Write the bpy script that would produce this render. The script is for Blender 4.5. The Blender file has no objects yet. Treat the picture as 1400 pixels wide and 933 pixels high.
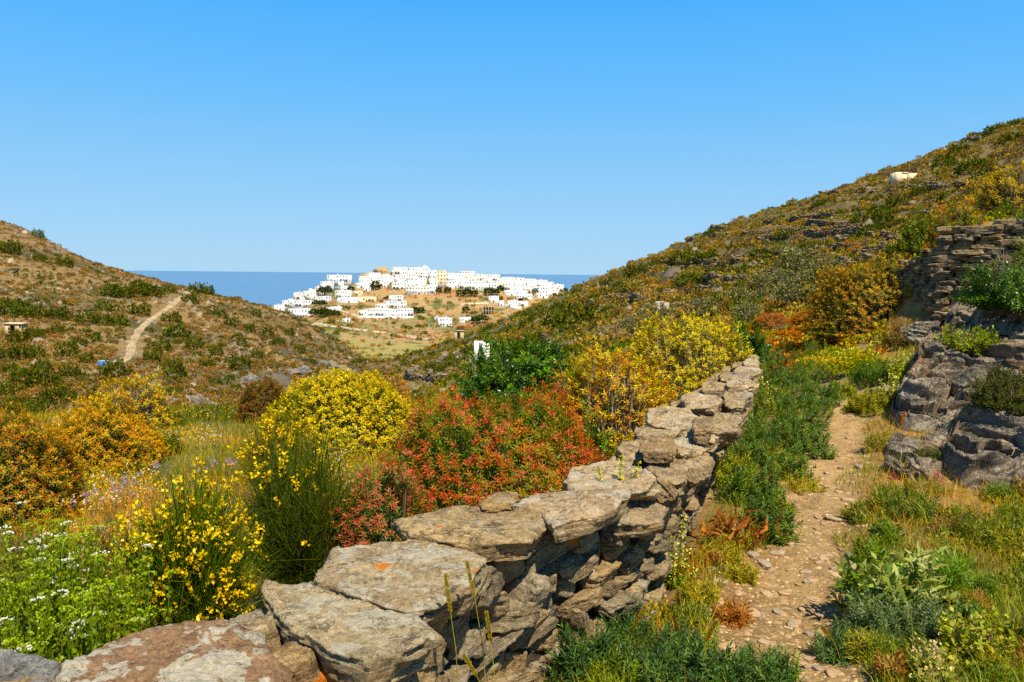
import bpy, math, random
import numpy as np
from mathutils import Matrix, Vector

RNG = np.random.default_rng(11)
random.seed(5)
scene = bpy.context.scene
COL = scene.collection
rad = math.radians

# ------------------------------------------------------------------ camera
FPX = 1089.0
cam_d = bpy.data.cameras.new('camera')
cam = bpy.data.objects.new('camera', cam_d)
COL.objects.link(cam)
cam_d.sensor_width = 36.0
cam_d.lens = 36.0 * FPX / 1400.0
cam_d.clip_start = 0.05
cam_d.clip_end = 200000.0
RC = Matrix.Rotation(rad(90 - 4.86), 3, 'X') @ Matrix.Rotation(rad(0.55), 3, 'Z')
cam.matrix_world = RC.to_4x4()
scene.camera = cam
RCN = np.array(RC)


def ray(px, py):
    """direction through a photo pixel, scaled so that y = 1"""
    d = RCN @ np.array([(px - 700.0) / FPX, (466.5 - py) / FPX, -1.0])
    return d / d[1]


def at(px, py, Y):
    d = ray(px, py) * Y
    return Vector((float(d[0]), float(d[1]), float(d[2])))


def on_plane(px, py, z):
    d = ray(px, py)
    return Vector((float(d[0]), float(d[1]), float(d[2]))) * (z / float(d[2]))


# ------------------------------------------------------------------ noise
def _hash(ix, iy, iz, seed):
    h = (ix.astype(np.uint32) * np.uint32(374761393)) ^ (iy.astype(np.uint32) * np.uint32(668265263)) ^ (iz.astype(np.uint32) * np.uint32(2246822519)) ^ np.uint32((seed * 3266489917) & 0xffffffff)
    h = (h ^ (h >> np.uint32(15))) * np.uint32(2246822519)
    h = (h ^ (h >> np.uint32(13))) * np.uint32(3266489917)
    h = h ^ (h >> np.uint32(16))
    return h.astype(np.float64) / 2147483647.5 - 1.0


def vnoise(x, y, z, seed=0):
    x, y, z = np.broadcast_arrays(np.asarray(x, float), np.asarray(y, float), np.asarray(z, float))
    fx, fy, fz = np.floor(x), np.floor(y), np.floor(z)
    tx, ty, tz = x - fx, y - fy, z - fz
    ix, iy, iz = fx.astype(np.int64), fy.astype(np.int64), fz.astype(np.int64)
    tx, ty, tz = [t * t * t * (t * (t * 6 - 15) + 10) for t in (tx, ty, tz)]
    r = 0
    for a in (0, 1):
        for b in (0, 1):
            for c in (0, 1):
                w = (tx if a else 1 - tx) * (ty if b else 1 - ty) * (tz if c else 1 - tz)
                r = r + w * _hash(ix + a, iy + b, iz + c, seed)
    return r


def fbm(x, y, z=0.0, octaves=4, seed=0, gain=0.5, lac=2.03):
    s, amp, f, tot = 0, 1.0, 1.0, 0.0
    for k in range(octaves):
        s = s + amp * vnoise(np.asarray(x) * f + 17.3 * k, np.asarray(y) * f - 9.1 * k, np.asarray(z) * f + 5.7 * k, seed + k)
        tot += amp
        amp *= gain
        f *= lac
    return s / tot


def sstep(a, b, x):
    t = np.clip((np.asarray(x, float) - a) / (b - a), 0, 1)
    return t * t * (3 - 2 * t)


def srgb(r, g, b):
    f = lambda c: (c / 255.0 / 12.92) if c / 255.0 <= 0.04045 else ((c / 255.0 + 0.055) / 1.055) ** 2.4
    return np.array([f(r), f(g), f(b)])


# ------------------------------------------------------------------ terrain
COLS = np.array([-300, 0, 150, 300, 400, 450, 510, 600, 700, 760, 900, 1000, 1100, 1200, 1300, 1400, 1700.0])
ROWS = [  # (distance, 'z' heights below the eye | 'p' photo rows)
    (0.5, 'z', [-1.95, -1.95, -1.95, -1.9, -1.9, -1.9, -1.85, -1.8, -1.7, -1.7, -1.7, -1.7, -1.7, -1.7, -1.7, -1.65, -1.6]),
    (1.5, 'z', [-2.0, -2.0, -1.95, -1.95, -1.9, -1.9, -1.85, -1.75, -1.7, -1.7, -1.7, -1.7, -1.7, -1.68, -1.65, -1.6, -1.4]),
    (3.0, 'z', [-2.05, -2.05, -2.0, -2.0, -2.0, -2.0, -1.95, -1.82, -1.7, -1.7, -1.7, -1.7, -1.7, -1.68, -1.66, -1.64, -1.4]),
    (5.0, 'z', [-2.3, -2.25, -2.22, -2.2, -2.18, -2.15, -2.12, -2.1, -2.05, -2.0, -1.8, -1.7, -1.69, -1.66, -1.66, -1.66, -1.3]),
    (6.3, 'z', [-2.38, -2.33, -2.3, -2.27, -2.25, -2.23, -2.22, -2.2, -2.13, -2.08, -1.9, -1.7, -1.68, -1.66, -1.66, -1.66, -1.1]),
    (8.0, 'z', [-2.5, -2.45, -2.4, -2.35, -2.32, -2.3, -2.3, -2.3, -2.25, -2.2, -2.05, -1.72, -1.66, -1.6, -1.5, -1.3, -.3]),
    (10.5, 'z', [-2.6, -2.55, -2.5, -2.45, -2.42, -2.4, -2.4, -2.4, -2.35, -2.3, -2.15, -1.8, -1.55, -1.33, -.95, -.6, .6]),
    (13.0, 'z', [-2.8, -2.7, -2.6, -2.6, -2.6, -2.6, -2.6, -2.55, -2.5, -2.4, -2.2, -1.75, -1.5, -1.1, -.72, -.3, 1.2]),
    (13.9, 'z', [-2.85, -2.75, -2.65, -2.65, -2.65, -2.65, -2.65, -2.6, -2.5, -2.4, -2.2, -1.75, -1.5, -.95, .72, 1.05, 2.7]),
    (18.0, 'p', [585, 575, 565, 562, 572, 575, 575, 570, 562, 550, 515, 478, 458, 430, 296, 268, 160]),
    (30.0, 'p', [680, 660, 640, 640, 640, 625, 600, 560, 540, 515, 470, 452, 436, 395, 322, 285, 170]),
    (50.0, 'p', [640, 615, 600, 600, 600, 595, 575, 540, 515, 495, 447, 432, 414, 372, 312, 275, 170]),
    (70.0, 'p', [560, 550, 550, 568, 580, 580, 565, 530, 495, 475, 427, 408, 388, 352, 300, 262, 160]),
    (100.0, 'p', [480, 482, 496, 520, 540, 550, 540, 510, 475, 455, 402, 373, 350, 318, 275, 236, 140]),
    (140.0, 'p', [380, 402, 432, 463, 492, 512, 520, 492, 457, 434, 370, 335, 306, 274, 233, 194, 95]),
    (180.0, 'p', [295, 332, 378, 417, 447, 475, 500, 477, 443, 422, 352, 310, 280, 246, 206, 167, 70]),
    (210.0, 'p', [235, 300, 362, 403, 430, 458, 497, 476, 434, 406, 344, 301, 270, 235, 195, 156, 60]),
    (260.0, 'p', [255, 320, 382, 425, 452, 480, 503, 492, 455, 425, 370, 325, 295, 260, 220, 180, 80]),
    (340.0, 'p', [420, 440, 460, 480, 490, 495, 497, 494, 490, 485, 440, 400, 380, 360, 320, 280, 200]),
    (450.0, 'p', [500, 500, 495, 485, 475, 468, 470, 474, 476, 478, 480, 470, 450, 430, 400, 380, 330]),
    (530.0, 'p', [510, 505, 500, 480, 460, 442, 452, 458, 458, 462, 475, 480, 470, 460, 450, 440, 420]),
    (590.0, 'p', [515, 510, 505, 480, 445, 430, 436, 440, 438, 440, 460, 480, 480, 480, 470, 460, 450]),
    (640.0, 'p', [515, 510, 505, 480, 432, 417, 418, 418, 418, 422, 448, 480, 480, 480, 480, 480, 470]),
    (680.0, 'p', [512, 510, 505, 480, 426, 406, 401, 395, 404, 409, 442, 480, 480, 480, 480, 480, 480]),
    (715.0, 'p', [512, 510, 505, 480, 427, 400, 383, 379, 386, 399, 440, 485, 490, 490, 490, 490, 490]),
    (740.0, 'p', [512, 510, 505, 485, 432, 404, 380, 377, 387, 402, 445, 490, 490, 490, 490, 490, 490]),
    (800.0, 'p', [512, 510, 507, 500, 470, 450, 430, 425, 430, 445, 480, 495, 495, 495, 495, 495, 495]),
    (950.0, 'z', [-118.0] * 17),
    (1500.0, 'z', [-125.0] * 17),
]


def pchip(x, y, xq):
    """monotone cubic along axis 0 of y"""
    h = np.diff(x)
    dl = np.diff(y, axis=0) / h[:, None]
    d = np.zeros_like(y)
    w1 = (2 * h[1:] + h[:-1])[:, None]
    w2 = (h[1:] + 2 * h[:-1])[:, None]
    ok = dl[:-1] * dl[1:] > 0
    with np.errstate(divide='ignore', invalid='ignore'):
        hm = (w1 + w2) / (w1 / dl[:-1] + w2 / dl[1:])
    d[1:-1] = np.where(ok, hm, 0)
    d[0], d[-1] = dl[0], dl[-1]
    i = np.clip(np.searchsorted(x, xq) - 1, 0, len(h) - 1)
    t = ((xq - x[i]) / h[i])[:, None]
    hh = h[i][:, None]
    return ((1 + 2 * t) * (1 - t) ** 2) * y[i] + t * (1 - t) ** 2 * hh * d[i] + t * t * (3 - 2 * t) * y[i + 1] + t * t * (t - 1) * hh * d[i + 1]


def _raster():
    S = []
    for d, kind, vals in ROWS:
        if kind == 'z':
            S.append([v / d for v in vals])
        else:
            S.append([ray(c, p)[2] for c, p in zip(COLS, vals)])
    S = np.array(S)
    ld = np.log([r[0] for r in ROWS])
    LQ = np.linspace(ld[0], ld[-1], 420)
    CQ = np.arange(-300, 1701, 10.0)
    A = pchip(ld, S, LQ)
    A = pchip(COLS, A.T.copy(), CQ).T
    k = np.array([1, 2, 3, 2, 1.0])
    k /= k.sum()
    P = np.pad(A, ((0, 0), (2, 2)), mode='edge')
    A = sum(k[i] * P[:, i:i + A.shape[1]] for i in range(5))
    return LQ, CQ, A


LQ, CQ, SR = _raster()


def base_h(x, y):
    x, y = np.asarray(x, float), np.asarray(y, float)
    r = np.hypot(x, y)
    az = np.arctan2(x, y)
    lim = rad(42.5)
    azc = np.clip(az, -lim, lim)
    px = 700 + FPX * np.tan(azc)
    d = np.maximum(r * np.cos(azc), 0.5)
    i = np.clip((np.log(d) - LQ[0]) / (LQ[1] - LQ[0]), 0, len(LQ) - 1.001)
    j = np.clip((px - CQ[0]) / 10.0, 0, len(CQ) - 1.001)
    i0, j0 = i.astype(int), j.astype(int)
    a, b = i - i0, j - j0
    s = SR[i0, j0] * (1 - a) * (1 - b) + SR[i0 + 1, j0] * a * (1 - b) + SR[i0, j0 + 1] * (1 - a) * b + SR[i0 + 1, j0 + 1] * a * b
    z = s * d
    side = sstep(lim, rad(170), np.abs(az))
    flat = -1.9 - 0.02 * r
    return z * (1 - side) + flat * side


# path along the right of the wall (plan)
PATH = np.array([[0.9, 0.4], [1.0, 2.0], [1.15, 3.2], [1.45, 4.0], [1.85, 4.9], [2.35, 6.0], [2.95, 7.3], [3.45, 8.2], [4.0, 9.2], [4.3, 10.4], [4.35, 11.4]])


def seg_dist(x, y, P):
    x, y = np.asarray(x, float), np.asarray(y, float)
    best = np.full(x.shape, 1e9)
    for (ax, ay), (bx, by) in zip(P[:-1], P[1:]):
        ux, uy = bx - ax, by - ay
        t = np.clip(((x - ax) * ux + (y - ay) * uy) / (ux * ux + uy * uy), 0, 1)
        best = np.minimum(best, np.hypot(x - ax - t * ux, y - ay - t * uy))
    return best


def px_of(x, y):
    return 700 + FPX * np.asarray(x) / np.maximum(np.asarray(y), 0.01)


def hill_mask(x, y):
    """1 on the far hillsides"""
    return sstep(35, 70, np.hypot(x, y)) * (1 - sstep(760, 800, np.hypot(x, y)))


def height(x, y):
    x, y = np.asarray(x, float), np.asarray(y, float)
    z = base_h(x, y)
    r = np.hypot(x, y)
    hm = hill_mask(x, y)
    px = px_of(x, y)
    # stepped terraces held by old field walls
    right = sstep(640, 760, px) * hm * (1 - sstep(260, 300, r))
    left = (1 - sstep(400, 520, px)) * hm * (1 - sstep(260, 300, r))
    wob = fbm(x / 35, y / 35, 3.0, 2, 41) * 1.2
    for m, st, off in ((right, 2.3, 0.0), (left, 2.0, 0.7)):
        t = (z + wob + off) / st
        f = t - np.floor(t)
        amt = sstep(-.15, .35, fbm(x / 45, y / 30, 7.0, 2, 77))
        z = z + m * amt * st * 0.8 * (sstep(0.72, 1.0, f) - f)
    z = z + hm * (fbm(x / 16, y / 16, 0, 4, 5) * 0.55 + fbm(x / 60, y / 60, 0, 2, 6) * 1.0 * sstep(60, 120, r))
    gul = np.exp(-((px - 400) / 130) ** 2) * sstep(55, 70, r) * (1 - sstep(130, 200, r))
    z = z + gul * np.abs(fbm(x / 5, y / 7, z / 3, 4, 9)) * 3.0
    near = 1 - sstep(25, 45, r)
    z = z + near * (fbm(x / 2.6, y / 2.6, 0, 3, 21) * 0.10 * sstep(2, 6, r) + fbm(x * 1.7, y * 1.7, 0, 3, 22) * 0.03)
    pd = seg_dist(x, y, PATH)
    pm = (1 - sstep(0.15, 0.55, pd)) * near
    z = z - pm * 0.06 + pm * fbm(x * 6, y * 6, 0, 3, 24) * 0.03
    return z


def H(x, y):
    return float(height(np.array([x]), np.array([y]))[0])


def ground_hit(px, py, y0=1.0, y1=1200.0):
    """first point of the ground seen through a photo pixel"""
    d = ray(px, py)
    Y = np.exp(np.linspace(math.log(y0), math.log(y1), 260))
    dz = d[2] * Y - height(d[0] * Y, Y)
    k = np.nonzero(dz < 0)[0]
    if not len(k):
        return None
    k = max(int(k[0]), 1)
    Y = np.linspace(Y[k - 1], Y[k], 12)
    dz = d[2] * Y - height(d[0] * Y, Y)
    k = np.nonzero(dz < 0)[0]
    k = max(int(k[0]), 1) if len(k) else 11
    a, b = dz[k - 1], dz[k]
    Yh = Y[k - 1] + (Y[k] - Y[k - 1]) * a / (a - b) if a > 0 else Y[k]
    return Vector((float(d[0] * Yh), float(Yh), H(d[0] * Yh, Yh)))


def ground_at(px, Y):
    x = (px - 700.0) / FPX * Y
    return Vector((x, Y, H(x, Y)))


# ------------------------------------------------------------------ mesh helpers
def mk_mesh(name, V, faces, col=None, smooth=True):
    V = np.asarray(V, np.float32)
    me = bpy.data.meshes.new(name)
    me.vertices.add(len(V))
    me.vertices.foreach_set('co', V.ravel())
    loops, starts, n = [], [], 0
    for Fc in faces:
        Fc = np.asarray(Fc, np.int32)
        if not len(Fc):
            continue
        k = Fc.shape[1]
        loops.append(Fc.ravel())
        starts.append(n + np.arange(len(Fc), dtype=np.int32) * k)
        n += Fc.size
    loops, starts = np.concatenate(loops), np.concatenate(starts)
    me.loops.add(len(loops))
    me.loops.foreach_set('vertex_index', loops)
    me.polygons.add(len(starts))
    me.polygons.foreach_set('loop_start', starts)
    if smooth:
        me.polygons.foreach_set('use_smooth', np.ones(len(starts), bool))
    me.update(calc_edges=True)
    if col is not None:
        ca = me.color_attributes.new('Col', 'FLOAT_COLOR', 'POINT')
        c4 = np.ones((len(V), 4), np.float32)
        c4[:, :3] = col
        ca.data.foreach_set('color', c4.ravel())
    return me


def link(name, me, mat=None, parent=None, loc=None):
    o = bpy.data.objects.new(name, me)
    COL.objects.link(o)
    if mat is not None and me is not None and not me.materials:
        me.materials.append(mat)
    if parent is not None:
        o.parent = parent
    if loc is not None:
        o.location = loc
    return o


def tag(o, label=None, cat=None, group=None, kind=None):
    if label:
        o['label'] = label
    if cat:
        o['category'] = cat
    if group:
        o['group'] = group
    if kind:
        o['kind'] = kind
    return o


def thing(name, label, cat, loc=(0, 0, 0), rz=0.0, group=None):
    o = bpy.data.objects.new(name, None)
    COL.objects.link(o)
    o.location = loc
    o.rotation_euler = (0, 0, rz)
    return tag(o, label, cat, group)


def dup(root, loc, rz=0.0, scale=1.0, label=None, group=None):
    r = root.copy()
    COL.objects.link(r)
    r.location = loc
    r.rotation_euler = (0, 0, rz)
    r.scale = scale if hasattr(scale, '__len__') else (scale,) * 3
    if label:
        r['label'] = label
    if group:
        r['group'] = group
    for ch in list(root.children):
        c = ch.copy()
        COL.objects.link(c)
        c.parent = r
        for g in list(ch.children):
            d = g.copy()
            COL.objects.link(d)
            d.parent = c
    return r


# ------------------------------------------------------------------ node helpers
def new_mat(name):
    m = bpy.data.materials.new(name)
    m.use_nodes = True
    nt = m.node_tree
    nt.nodes.clear()
    out = nt.nodes.new('ShaderNodeOutputMaterial')
    return m, nt, out


def N(nt, typ, **kw):
    n = nt.nodes.new(typ)
    for k, v in kw.items():
        if k.startswith('i_'):
            n.inputs[k[2:].replace('_', ' ')].default_value = v
        else:
            setattr(n, k, v)
    return n


def ramp(nt, fac, stops, interp='LINEAR'):
    n = nt.nodes.new('ShaderNodeValToRGB')
    cr = n.color_ramp
    cr.interpolation = interp
    while len(cr.elements) < len(stops):
        cr.elements.new(0.5)
    for e, (p, c) in zip(cr.elements, stops):
        e.position = p
        e.color = (*c, 1) if len(c) == 3 else c
    nt.links.new(fac, n.inputs['Fac'])
    return n.outputs['Color']


def mix(nt, fac, a, b, mode='MIX'):
    n = nt.nodes.new('ShaderNodeMix')
    n.data_type = 'RGBA'
    n.blend_type = mode
    for sock, v in ((n.inputs[0], fac), (n.inputs[6], a), (n.inputs[7], b)):
        if hasattr(v, 'is_output'):
            nt.links.new(v, sock)
        elif isinstance(v, (int, float)):
            sock.default_value = v
        else:
            sock.default_value = (*v, 1)
    return n.outputs[2]


def math_n(nt, op, a, b=None, clamp=False):
    n = nt.nodes.new('ShaderNodeMath')
    n.operation = op
    n.use_clamp = clamp
    for sock, v in zip(n.inputs, (a, b)):
        if v is None:
            continue
        if hasattr(v, 'is_output'):
            nt.links.new(v, sock)
        else:
            sock.default_value = v
    return n.outputs[0]


def noise_n(nt, vec, scale, detail=4.0, rough=0.55, dist=0.0):
    n = nt.nodes.new('ShaderNodeTexNoise')
    n.inputs['Scale'].default_value = scale
    n.inputs['Detail'].default_value = detail
    n.inputs['Roughness'].default_value = rough
    n.inputs['Distortion'].default_value = dist
    if vec is not None:
        nt.links.new(vec, n.inputs['Vector'])
    return n.outputs['Fac']


# ------------------------------------------------------------------ materials
def foliage_mat(name, transl=0.35, gloss=0.06, rough=0.45, var=0.12, objvar=0.0, sat=1.08):
    m, nt, out = new_mat(name)
    at_ = N(nt, 'ShaderNodeAttribute', attribute_name='Col')
    oi = N(nt, 'ShaderNodeObjectInfo')
    hsv = N(nt, 'ShaderNodeHueSaturation')
    hsv.inputs['Saturation'].default_value = sat
    hv = math_n(nt, 'MULTIPLY_ADD', oi.outputs['Random'], objvar)
    hv.node.inputs[2].default_value = 0.5 - objvar / 2
    vv = math_n(nt, 'MULTIPLY_ADD', oi.outputs['Random'], objvar * 6)
    vv.node.inputs[2].default_value = 1.0 - objvar * 3
    nt.links.new(hv, hsv.inputs['Hue'])
    nt.links.new(vv, hsv.inputs['Value'])
    nt.links.new(at_.outputs['Color'], hsv.inputs['Color'])
    c = hsv.outputs['Color']
    di = N(nt, 'ShaderNodeBsdfDiffuse')
    nt.links.new(c, di.inputs['Color'])
    tr = N(nt, 'ShaderNodeBsdfTranslucent')
    nt.links.new(mix(nt, 1.0, c, (1.0, 1.0, 0.6), 'MULTIPLY'), tr.inputs['Color'])
    ms = N(nt, 'ShaderNodeMixShader')
    ms.inputs[0].default_value = transl
    nt.links.new(di.outputs[0], ms.inputs[1])
    nt.links.new(tr.outputs[0], ms.inputs[2])
    gl = N(nt, 'ShaderNodeBsdfGlossy')
    gl.inputs['Roughness'].default_value = rough
    gl.inputs['Color'].default_value = (1, 1, 1, 1)
    m2 = N(nt, 'ShaderNodeMixShader')
    m2.inputs[0].default_value = gloss
    nt.links.new(ms.outputs[0], m2.inputs[1])
    nt.links.new(gl.outputs[0], m2.inputs[2])
    nt.links.new(m2.outputs[0], out.inputs['Surface'])
    return m


M_LEAF = foliage_mat('leaf', 0.38, 0.018, 0.5)
M_GLOSSY = foliage_mat('glossy_leaf', 0.33, 0.035, 0.4)
M_HILL = foliage_mat('hill_leaf', 0.2, 0.0, 0.5, objvar=0.03, sat=1.07)
M_PETAL = foliage_mat('petal', 0.3, 0.02)
M_STEM = foliage_mat('stem', 0.0, 0.02)


def ground_mat():
    m, nt, out = new_mat('ground_soil')
    geo = N(nt, 'ShaderNodeNewGeometry')
    pos = geo.outputs['Position']
    at_ = N(nt, 'ShaderNodeAttribute', attribute_name='Col')
    cd = N(nt, 'ShaderNodeCameraData')
    n1 = noise_n(nt, pos, 0.35, 8, 0.7)
    n2 = noise_n(nt, pos, 9.0, 8, 0.7)
    n3 = noise_n(nt, pos, 60.0, 4, 0.6)
    v1 = ramp(nt, n1, [(0.3, (0.62, 0.6, 0.58)), (0.5, (1, 1, 1)), (0.72, (1.3, 1.27, 1.2))])
    v2 = ramp(nt, n2, [(0.3, (0.6, 0.58, 0.56)), (0.5, (1, 1, 1)), (0.7, (1.35, 1.33, 1.3))])
    v3 = ramp(nt, n3, [(0.35, (0.75, 0.74, 0.73)), (0.65, (1.2, 1.2, 1.2))])
    c = mix(nt, 1.0, at_.outputs['Color'], v1, 'MULTIPLY')
    c = mix(nt, 1.0, c, v2, 'MULTIPLY')
    c = mix(nt, 1.0, c, v3, 'MULTIPLY')
    b = N(nt, 'ShaderNodeBsdfPrincipled')
    b.inputs['Roughness'].default_value = 0.95
    b.inputs['Specular IOR Level'].default_value = 0.15
    nt.links.new(c, b.inputs['Base Color'])
    bp = N(nt, 'ShaderNodeBump')
    bp.inputs['Strength'].default_value = 0.8
    bp.inputs['Distance'].default_value = 0.05
    nt.links.new(math_n(nt, 'ADD', n2, math_n(nt, 'MULTIPLY', n3, 0.4)), bp.inputs['Height'])
    nt.links.new(bp.outputs[0], b.inputs['Normal'])
    nt.links.new(b.outputs[0], out.inputs['Surface'])
    return m


def soil_colour(x, y, z):
    """base colours of the ground itself: soil, dry grass, bare rock, trodden path"""
    r = np.hypot(x, y)
    px = px_of(x, y)
    c = np.tile(np.array([0.30, 0.19, 0.075]), (len(x), 1))

    def blend(c, w, k):
        return c * (1 - w[:, None]) + np.asarray(k) * w[:, None]
    n = fbm(x / 3, y / 3, 0, 4, 51)
    n2 = fbm(x / 0.7, y / 0.7, 0, 3, 52)
    near = 1 - sstep(28, 45, r)
    c = blend(c, near * sstep(-.25, .2, n), [0.15, 0.145, 0.04])
    c = blend(c, near * sstep(.05, .4, n2) * .6, [0.36, 0.20, 0.07])
    # far hills
    f = hill_mask(x, y)
    a = fbm(x / 9, y / 9, z / 4, 4, 61)
    b = fbm(x / 30, y / 30, z / 10, 3, 62)
    soil = np.array([0.255, 0.165, 0.066])
    ch = np.tile(soil, (len(x), 1))
    ch = blend(ch, sstep(-.1, .35, b), [0.175, 0.130, 0.050])
    ch = blend(ch, sstep(.05, .4, a), [0.085, 0.085, 0.028])
    ch = blend(ch, sstep(.25, .5, fbm(x / 5, y / 5, z / 2, 3, 63)) * .8, [0.20, 0.17, 0.13])
    rt = sstep(560, 700, px) * (1 - sstep(300, 330, r))
    ch = blend(ch, rt * .65, [0.15, 0.11, 0.04])
    ch = blend(ch, rt * (1 - sstep(760, 900, px)) * sstep(-.3, .2, fbm(x / 12, y / 12, z / 4, 3, 70)) * .6, [0.085, 0.095, 0.03])
    ch = blend(ch, rt * sstep(.0, .4, fbm(x / 14, y / 6, z / 2, 3, 64)) * .75, [0.10, 0.105, 0.035])
    gul = np.exp(-((px - 410) / 110) ** 2) * sstep(55, 70, r) * (1 - sstep(140, 190, r))
    ch = blend(ch, np.clip(gul * 1.3, 0, 1) * sstep(-.25, .2, fbm(x / 6, y / 6, z / 3, 3, 65)) * .7, [0.10, 0.095, 0.08])
    # village hill
    vl = sstep(300, 340, r)
    cv = np.tile(np.array([0.38, 0.25, 0.11]), (len(x), 1))
    cv = blend(cv, sstep(-.05, .3, fbm(x / 25, y / 25, 0, 4, 66)), [0.24, 0.21, 0.08])
    cv = blend(cv, (1 - sstep(440, 520, r)) * .85, [0.34, 0.28, 0.075])
    cv = blend(cv, (1 - sstep(400, 470, r)) * sstep(-.05, .25, fbm(x / 22, y / 30, 5, 3, 69)) * .8, [0.19, 0.23, 0.05])
    cv = blend(cv, sstep(.15, .4, fbm(x / 18, y / 12, 0, 3, 67)) * sstep(500, 580, r), [0.38, 0.19, 0.08])
    cv = blend(cv, sstep(.2, .42, fbm(x / 12, y / 12, 3, 3, 68)), [0.13, 0.14, 0.05])
    ch = blend(ch, vl, [0, 0, 0]) + cv * vl[:, None]
    c = blend(c, f, [0, 0, 0]) + ch * f[:, None]
    # yellowish open field below the wall, between the mounds
    fld = sstep(20, 30, r) * (1 - sstep(60, 90, r)) * np.exp(-((px - 610) / 120) ** 2)
    c = blend(c, np.clip(fld * 1.4, 0, 1), [0.30, 0.24, 0.05])
    # trodden path
    pd = seg_dist(x, y, PATH) + n2 * 0.10
    c = blend(c, (1 - sstep(0.12, 0.36, pd)) * near, [0.41, 0.265, 0.115])
    return c


def build_ground():
    az_in = np.arctan((np.concatenate([np.arange(-700, -60, 11.0), np.arange(-60, 1461, 2.6), np.arange(1470, 2100, 11.0)]) - 700) / FPX)
    az_l = np.linspace(-math.pi, az_in[0], 50)[:-1]
    az_r = np.linspace(az_in[-1], math.pi, 50)[1:]
    az = np.concatenate([az_l, az_in, az_r])
    R = np.concatenate([[0.25], np.exp(np.linspace(math.log(0.5), math.log(30), 260))[:-1], np.exp(np.linspace(math.log(30), math.log(260), 260))[:-1],
                        np.exp(np.linspace(math.log(260), math.log(820), 170))[:-1], np.exp(np.linspace(math.log(820), math.log(60000), 30))])
    A, Rr = np.meshgrid(az, R)
    x, y = (np.sin(A) * Rr).ravel(), (np.cos(A) * Rr).ravel()
    z = height(x, y)
    z = np.where(Rr.ravel() > 1200, np.minimum(z, -120.0), z)
    na, nr = len(az), len(R)
    idx = np.arange(na * nr).reshape(nr, na)
    q = np.stack([idx[:-1, :-1], idx[:-1, 1:], idx[1:, 1:], idx[1:, :-1]], -1).reshape(-1, 4)
    me = mk_mesh('ground', np.stack([x, y, z], 1), [q], soil_colour(x, y, z))
    tag(link('ground', me, ground_mat()), kind='structure')
    return az, np.log(R), z.reshape(nr, na)


G_AZ, G_LR, G_Z = build_ground()


def mesh_height(x, y):
    """height of the built ground mesh itself, so that everything stands on it"""
    x, y = np.asarray(x, float), np.asarray(y, float)
    a, l = np.arctan2(x, y), np.log(np.maximum(np.hypot(x, y), .26))
    j = np.clip(np.searchsorted(G_AZ, a) - 1, 0, len(G_AZ) - 2)
    i = np.clip(np.searchsorted(G_LR, l) - 1, 0, len(G_LR) - 2)
    u = (a - G_AZ[j]) / (G_AZ[j + 1] - G_AZ[j])
    v = np.clip((l - G_LR[i]) / (G_LR[i + 1] - G_LR[i]), 0, 1)
    return G_Z[i, j] * (1 - u) * (1 - v) + G_Z[i, j + 1] * u * (1 - v) + G_Z[i + 1, j] * (1 - u) * v + G_Z[i + 1, j + 1] * u * v


height = mesh_height


# ------------------------------------------------------------------ sea, sky, sun
def build_sea():
    m, nt, out = new_mat('sea_water')
    geo = N(nt, 'ShaderNodeNewGeometry')
    mp = N(nt, 'ShaderNodeMapping')
    mp.inputs['Scale'].default_value = (0.004, 0.0012, 0.004)
    nt.links.new(geo.outputs['Position'], mp.inputs['Vector'])
    n = noise_n(nt, mp.outputs[0], 3.0, 6, 0.65)
    c = ramp(nt, n, [(0.3, (0.045, 0.115, 0.25)), (0.7, (0.085, 0.17, 0.31))])
    b = N(nt, 'ShaderNodeBsdfPrincipled')
    nt.links.new(c, b.inputs['Base Color'])
    b.inputs['Roughness'].default_value = 0.22
    b.inputs['Specular IOR Level'].default_value = 0.5
    nn = noise_n(nt, geo.outputs['Position'], 0.12, 5, 0.6)
    bp = N(nt, 'ShaderNodeBump')
    bp.inputs['Strength'].default_value = 0.5
    bp.inputs['Distance'].default_value = 1.0
    nt.links.new(nn, bp.inputs['Height'])
    nt.links.new(bp.outputs[0], b.inputs['Normal'])
    nt.links.new(b.outputs[0], out.inputs['Surface'])
    s = 80000.0
    me = mk_mesh('sea', [[-s, -2000, -92], [s, -2000, -92], [s, s, -92], [-s, s, -92]], [[[0, 1, 2, 3]]], smooth=False)
    tag(link('sea', me, m), kind='structure')


build_sea()

SUN_EL, SUN_AZ = rad(55), rad(160)      # azimuth clockwise from +Y (the view direction)
w = bpy.data.worlds.new('World')
scene.world = w
w.use_nodes = True
nt = w.node_tree
nt.nodes.clear()
wo = nt.nodes.new('ShaderNodeOutputWorld')
bg = nt.nodes.new('ShaderNodeBackground')
sky = nt.nodes.new('ShaderNodeTexSky')
sky.sky_type = 'NISHITA'
sky.sun_disc = False
sky.sun_elevation = SUN_EL
sky.sun_rotation = SUN_AZ
sky.altitude = 0
sky.air_density = 1.0
sky.dust_density = 0.6
sky.ozone_density = 2.0
bg.inputs['Strength'].default_value = 0.097
geo = nt.nodes.new('ShaderNodeNewGeometry')
sp = nt.nodes.new('ShaderNodeSeparateXYZ')
nt.links.new(geo.outputs['Incoming'], sp.inputs[0])
el = math_n(nt, 'MULTIPLY', sp.outputs['Z'], -1.0)
blue = ramp(nt, el, [(0.0, (3.1, 5.1, 6.8)), (0.08, (2.3, 4.65, 7.0)), (0.2, (1.15, 3.95, 7.3)), (0.33, (0.40, 3.15, 7.5)), (0.45, (0.28, 2.0, 5.0)), (0.65, (0.22, 1.4, 3.5)), (1.0, (0.2, 1.1, 2.7))])
nt.links.new(mix(nt, 0.95, sky.outputs[0], blue), bg.inputs['Color'])
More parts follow.
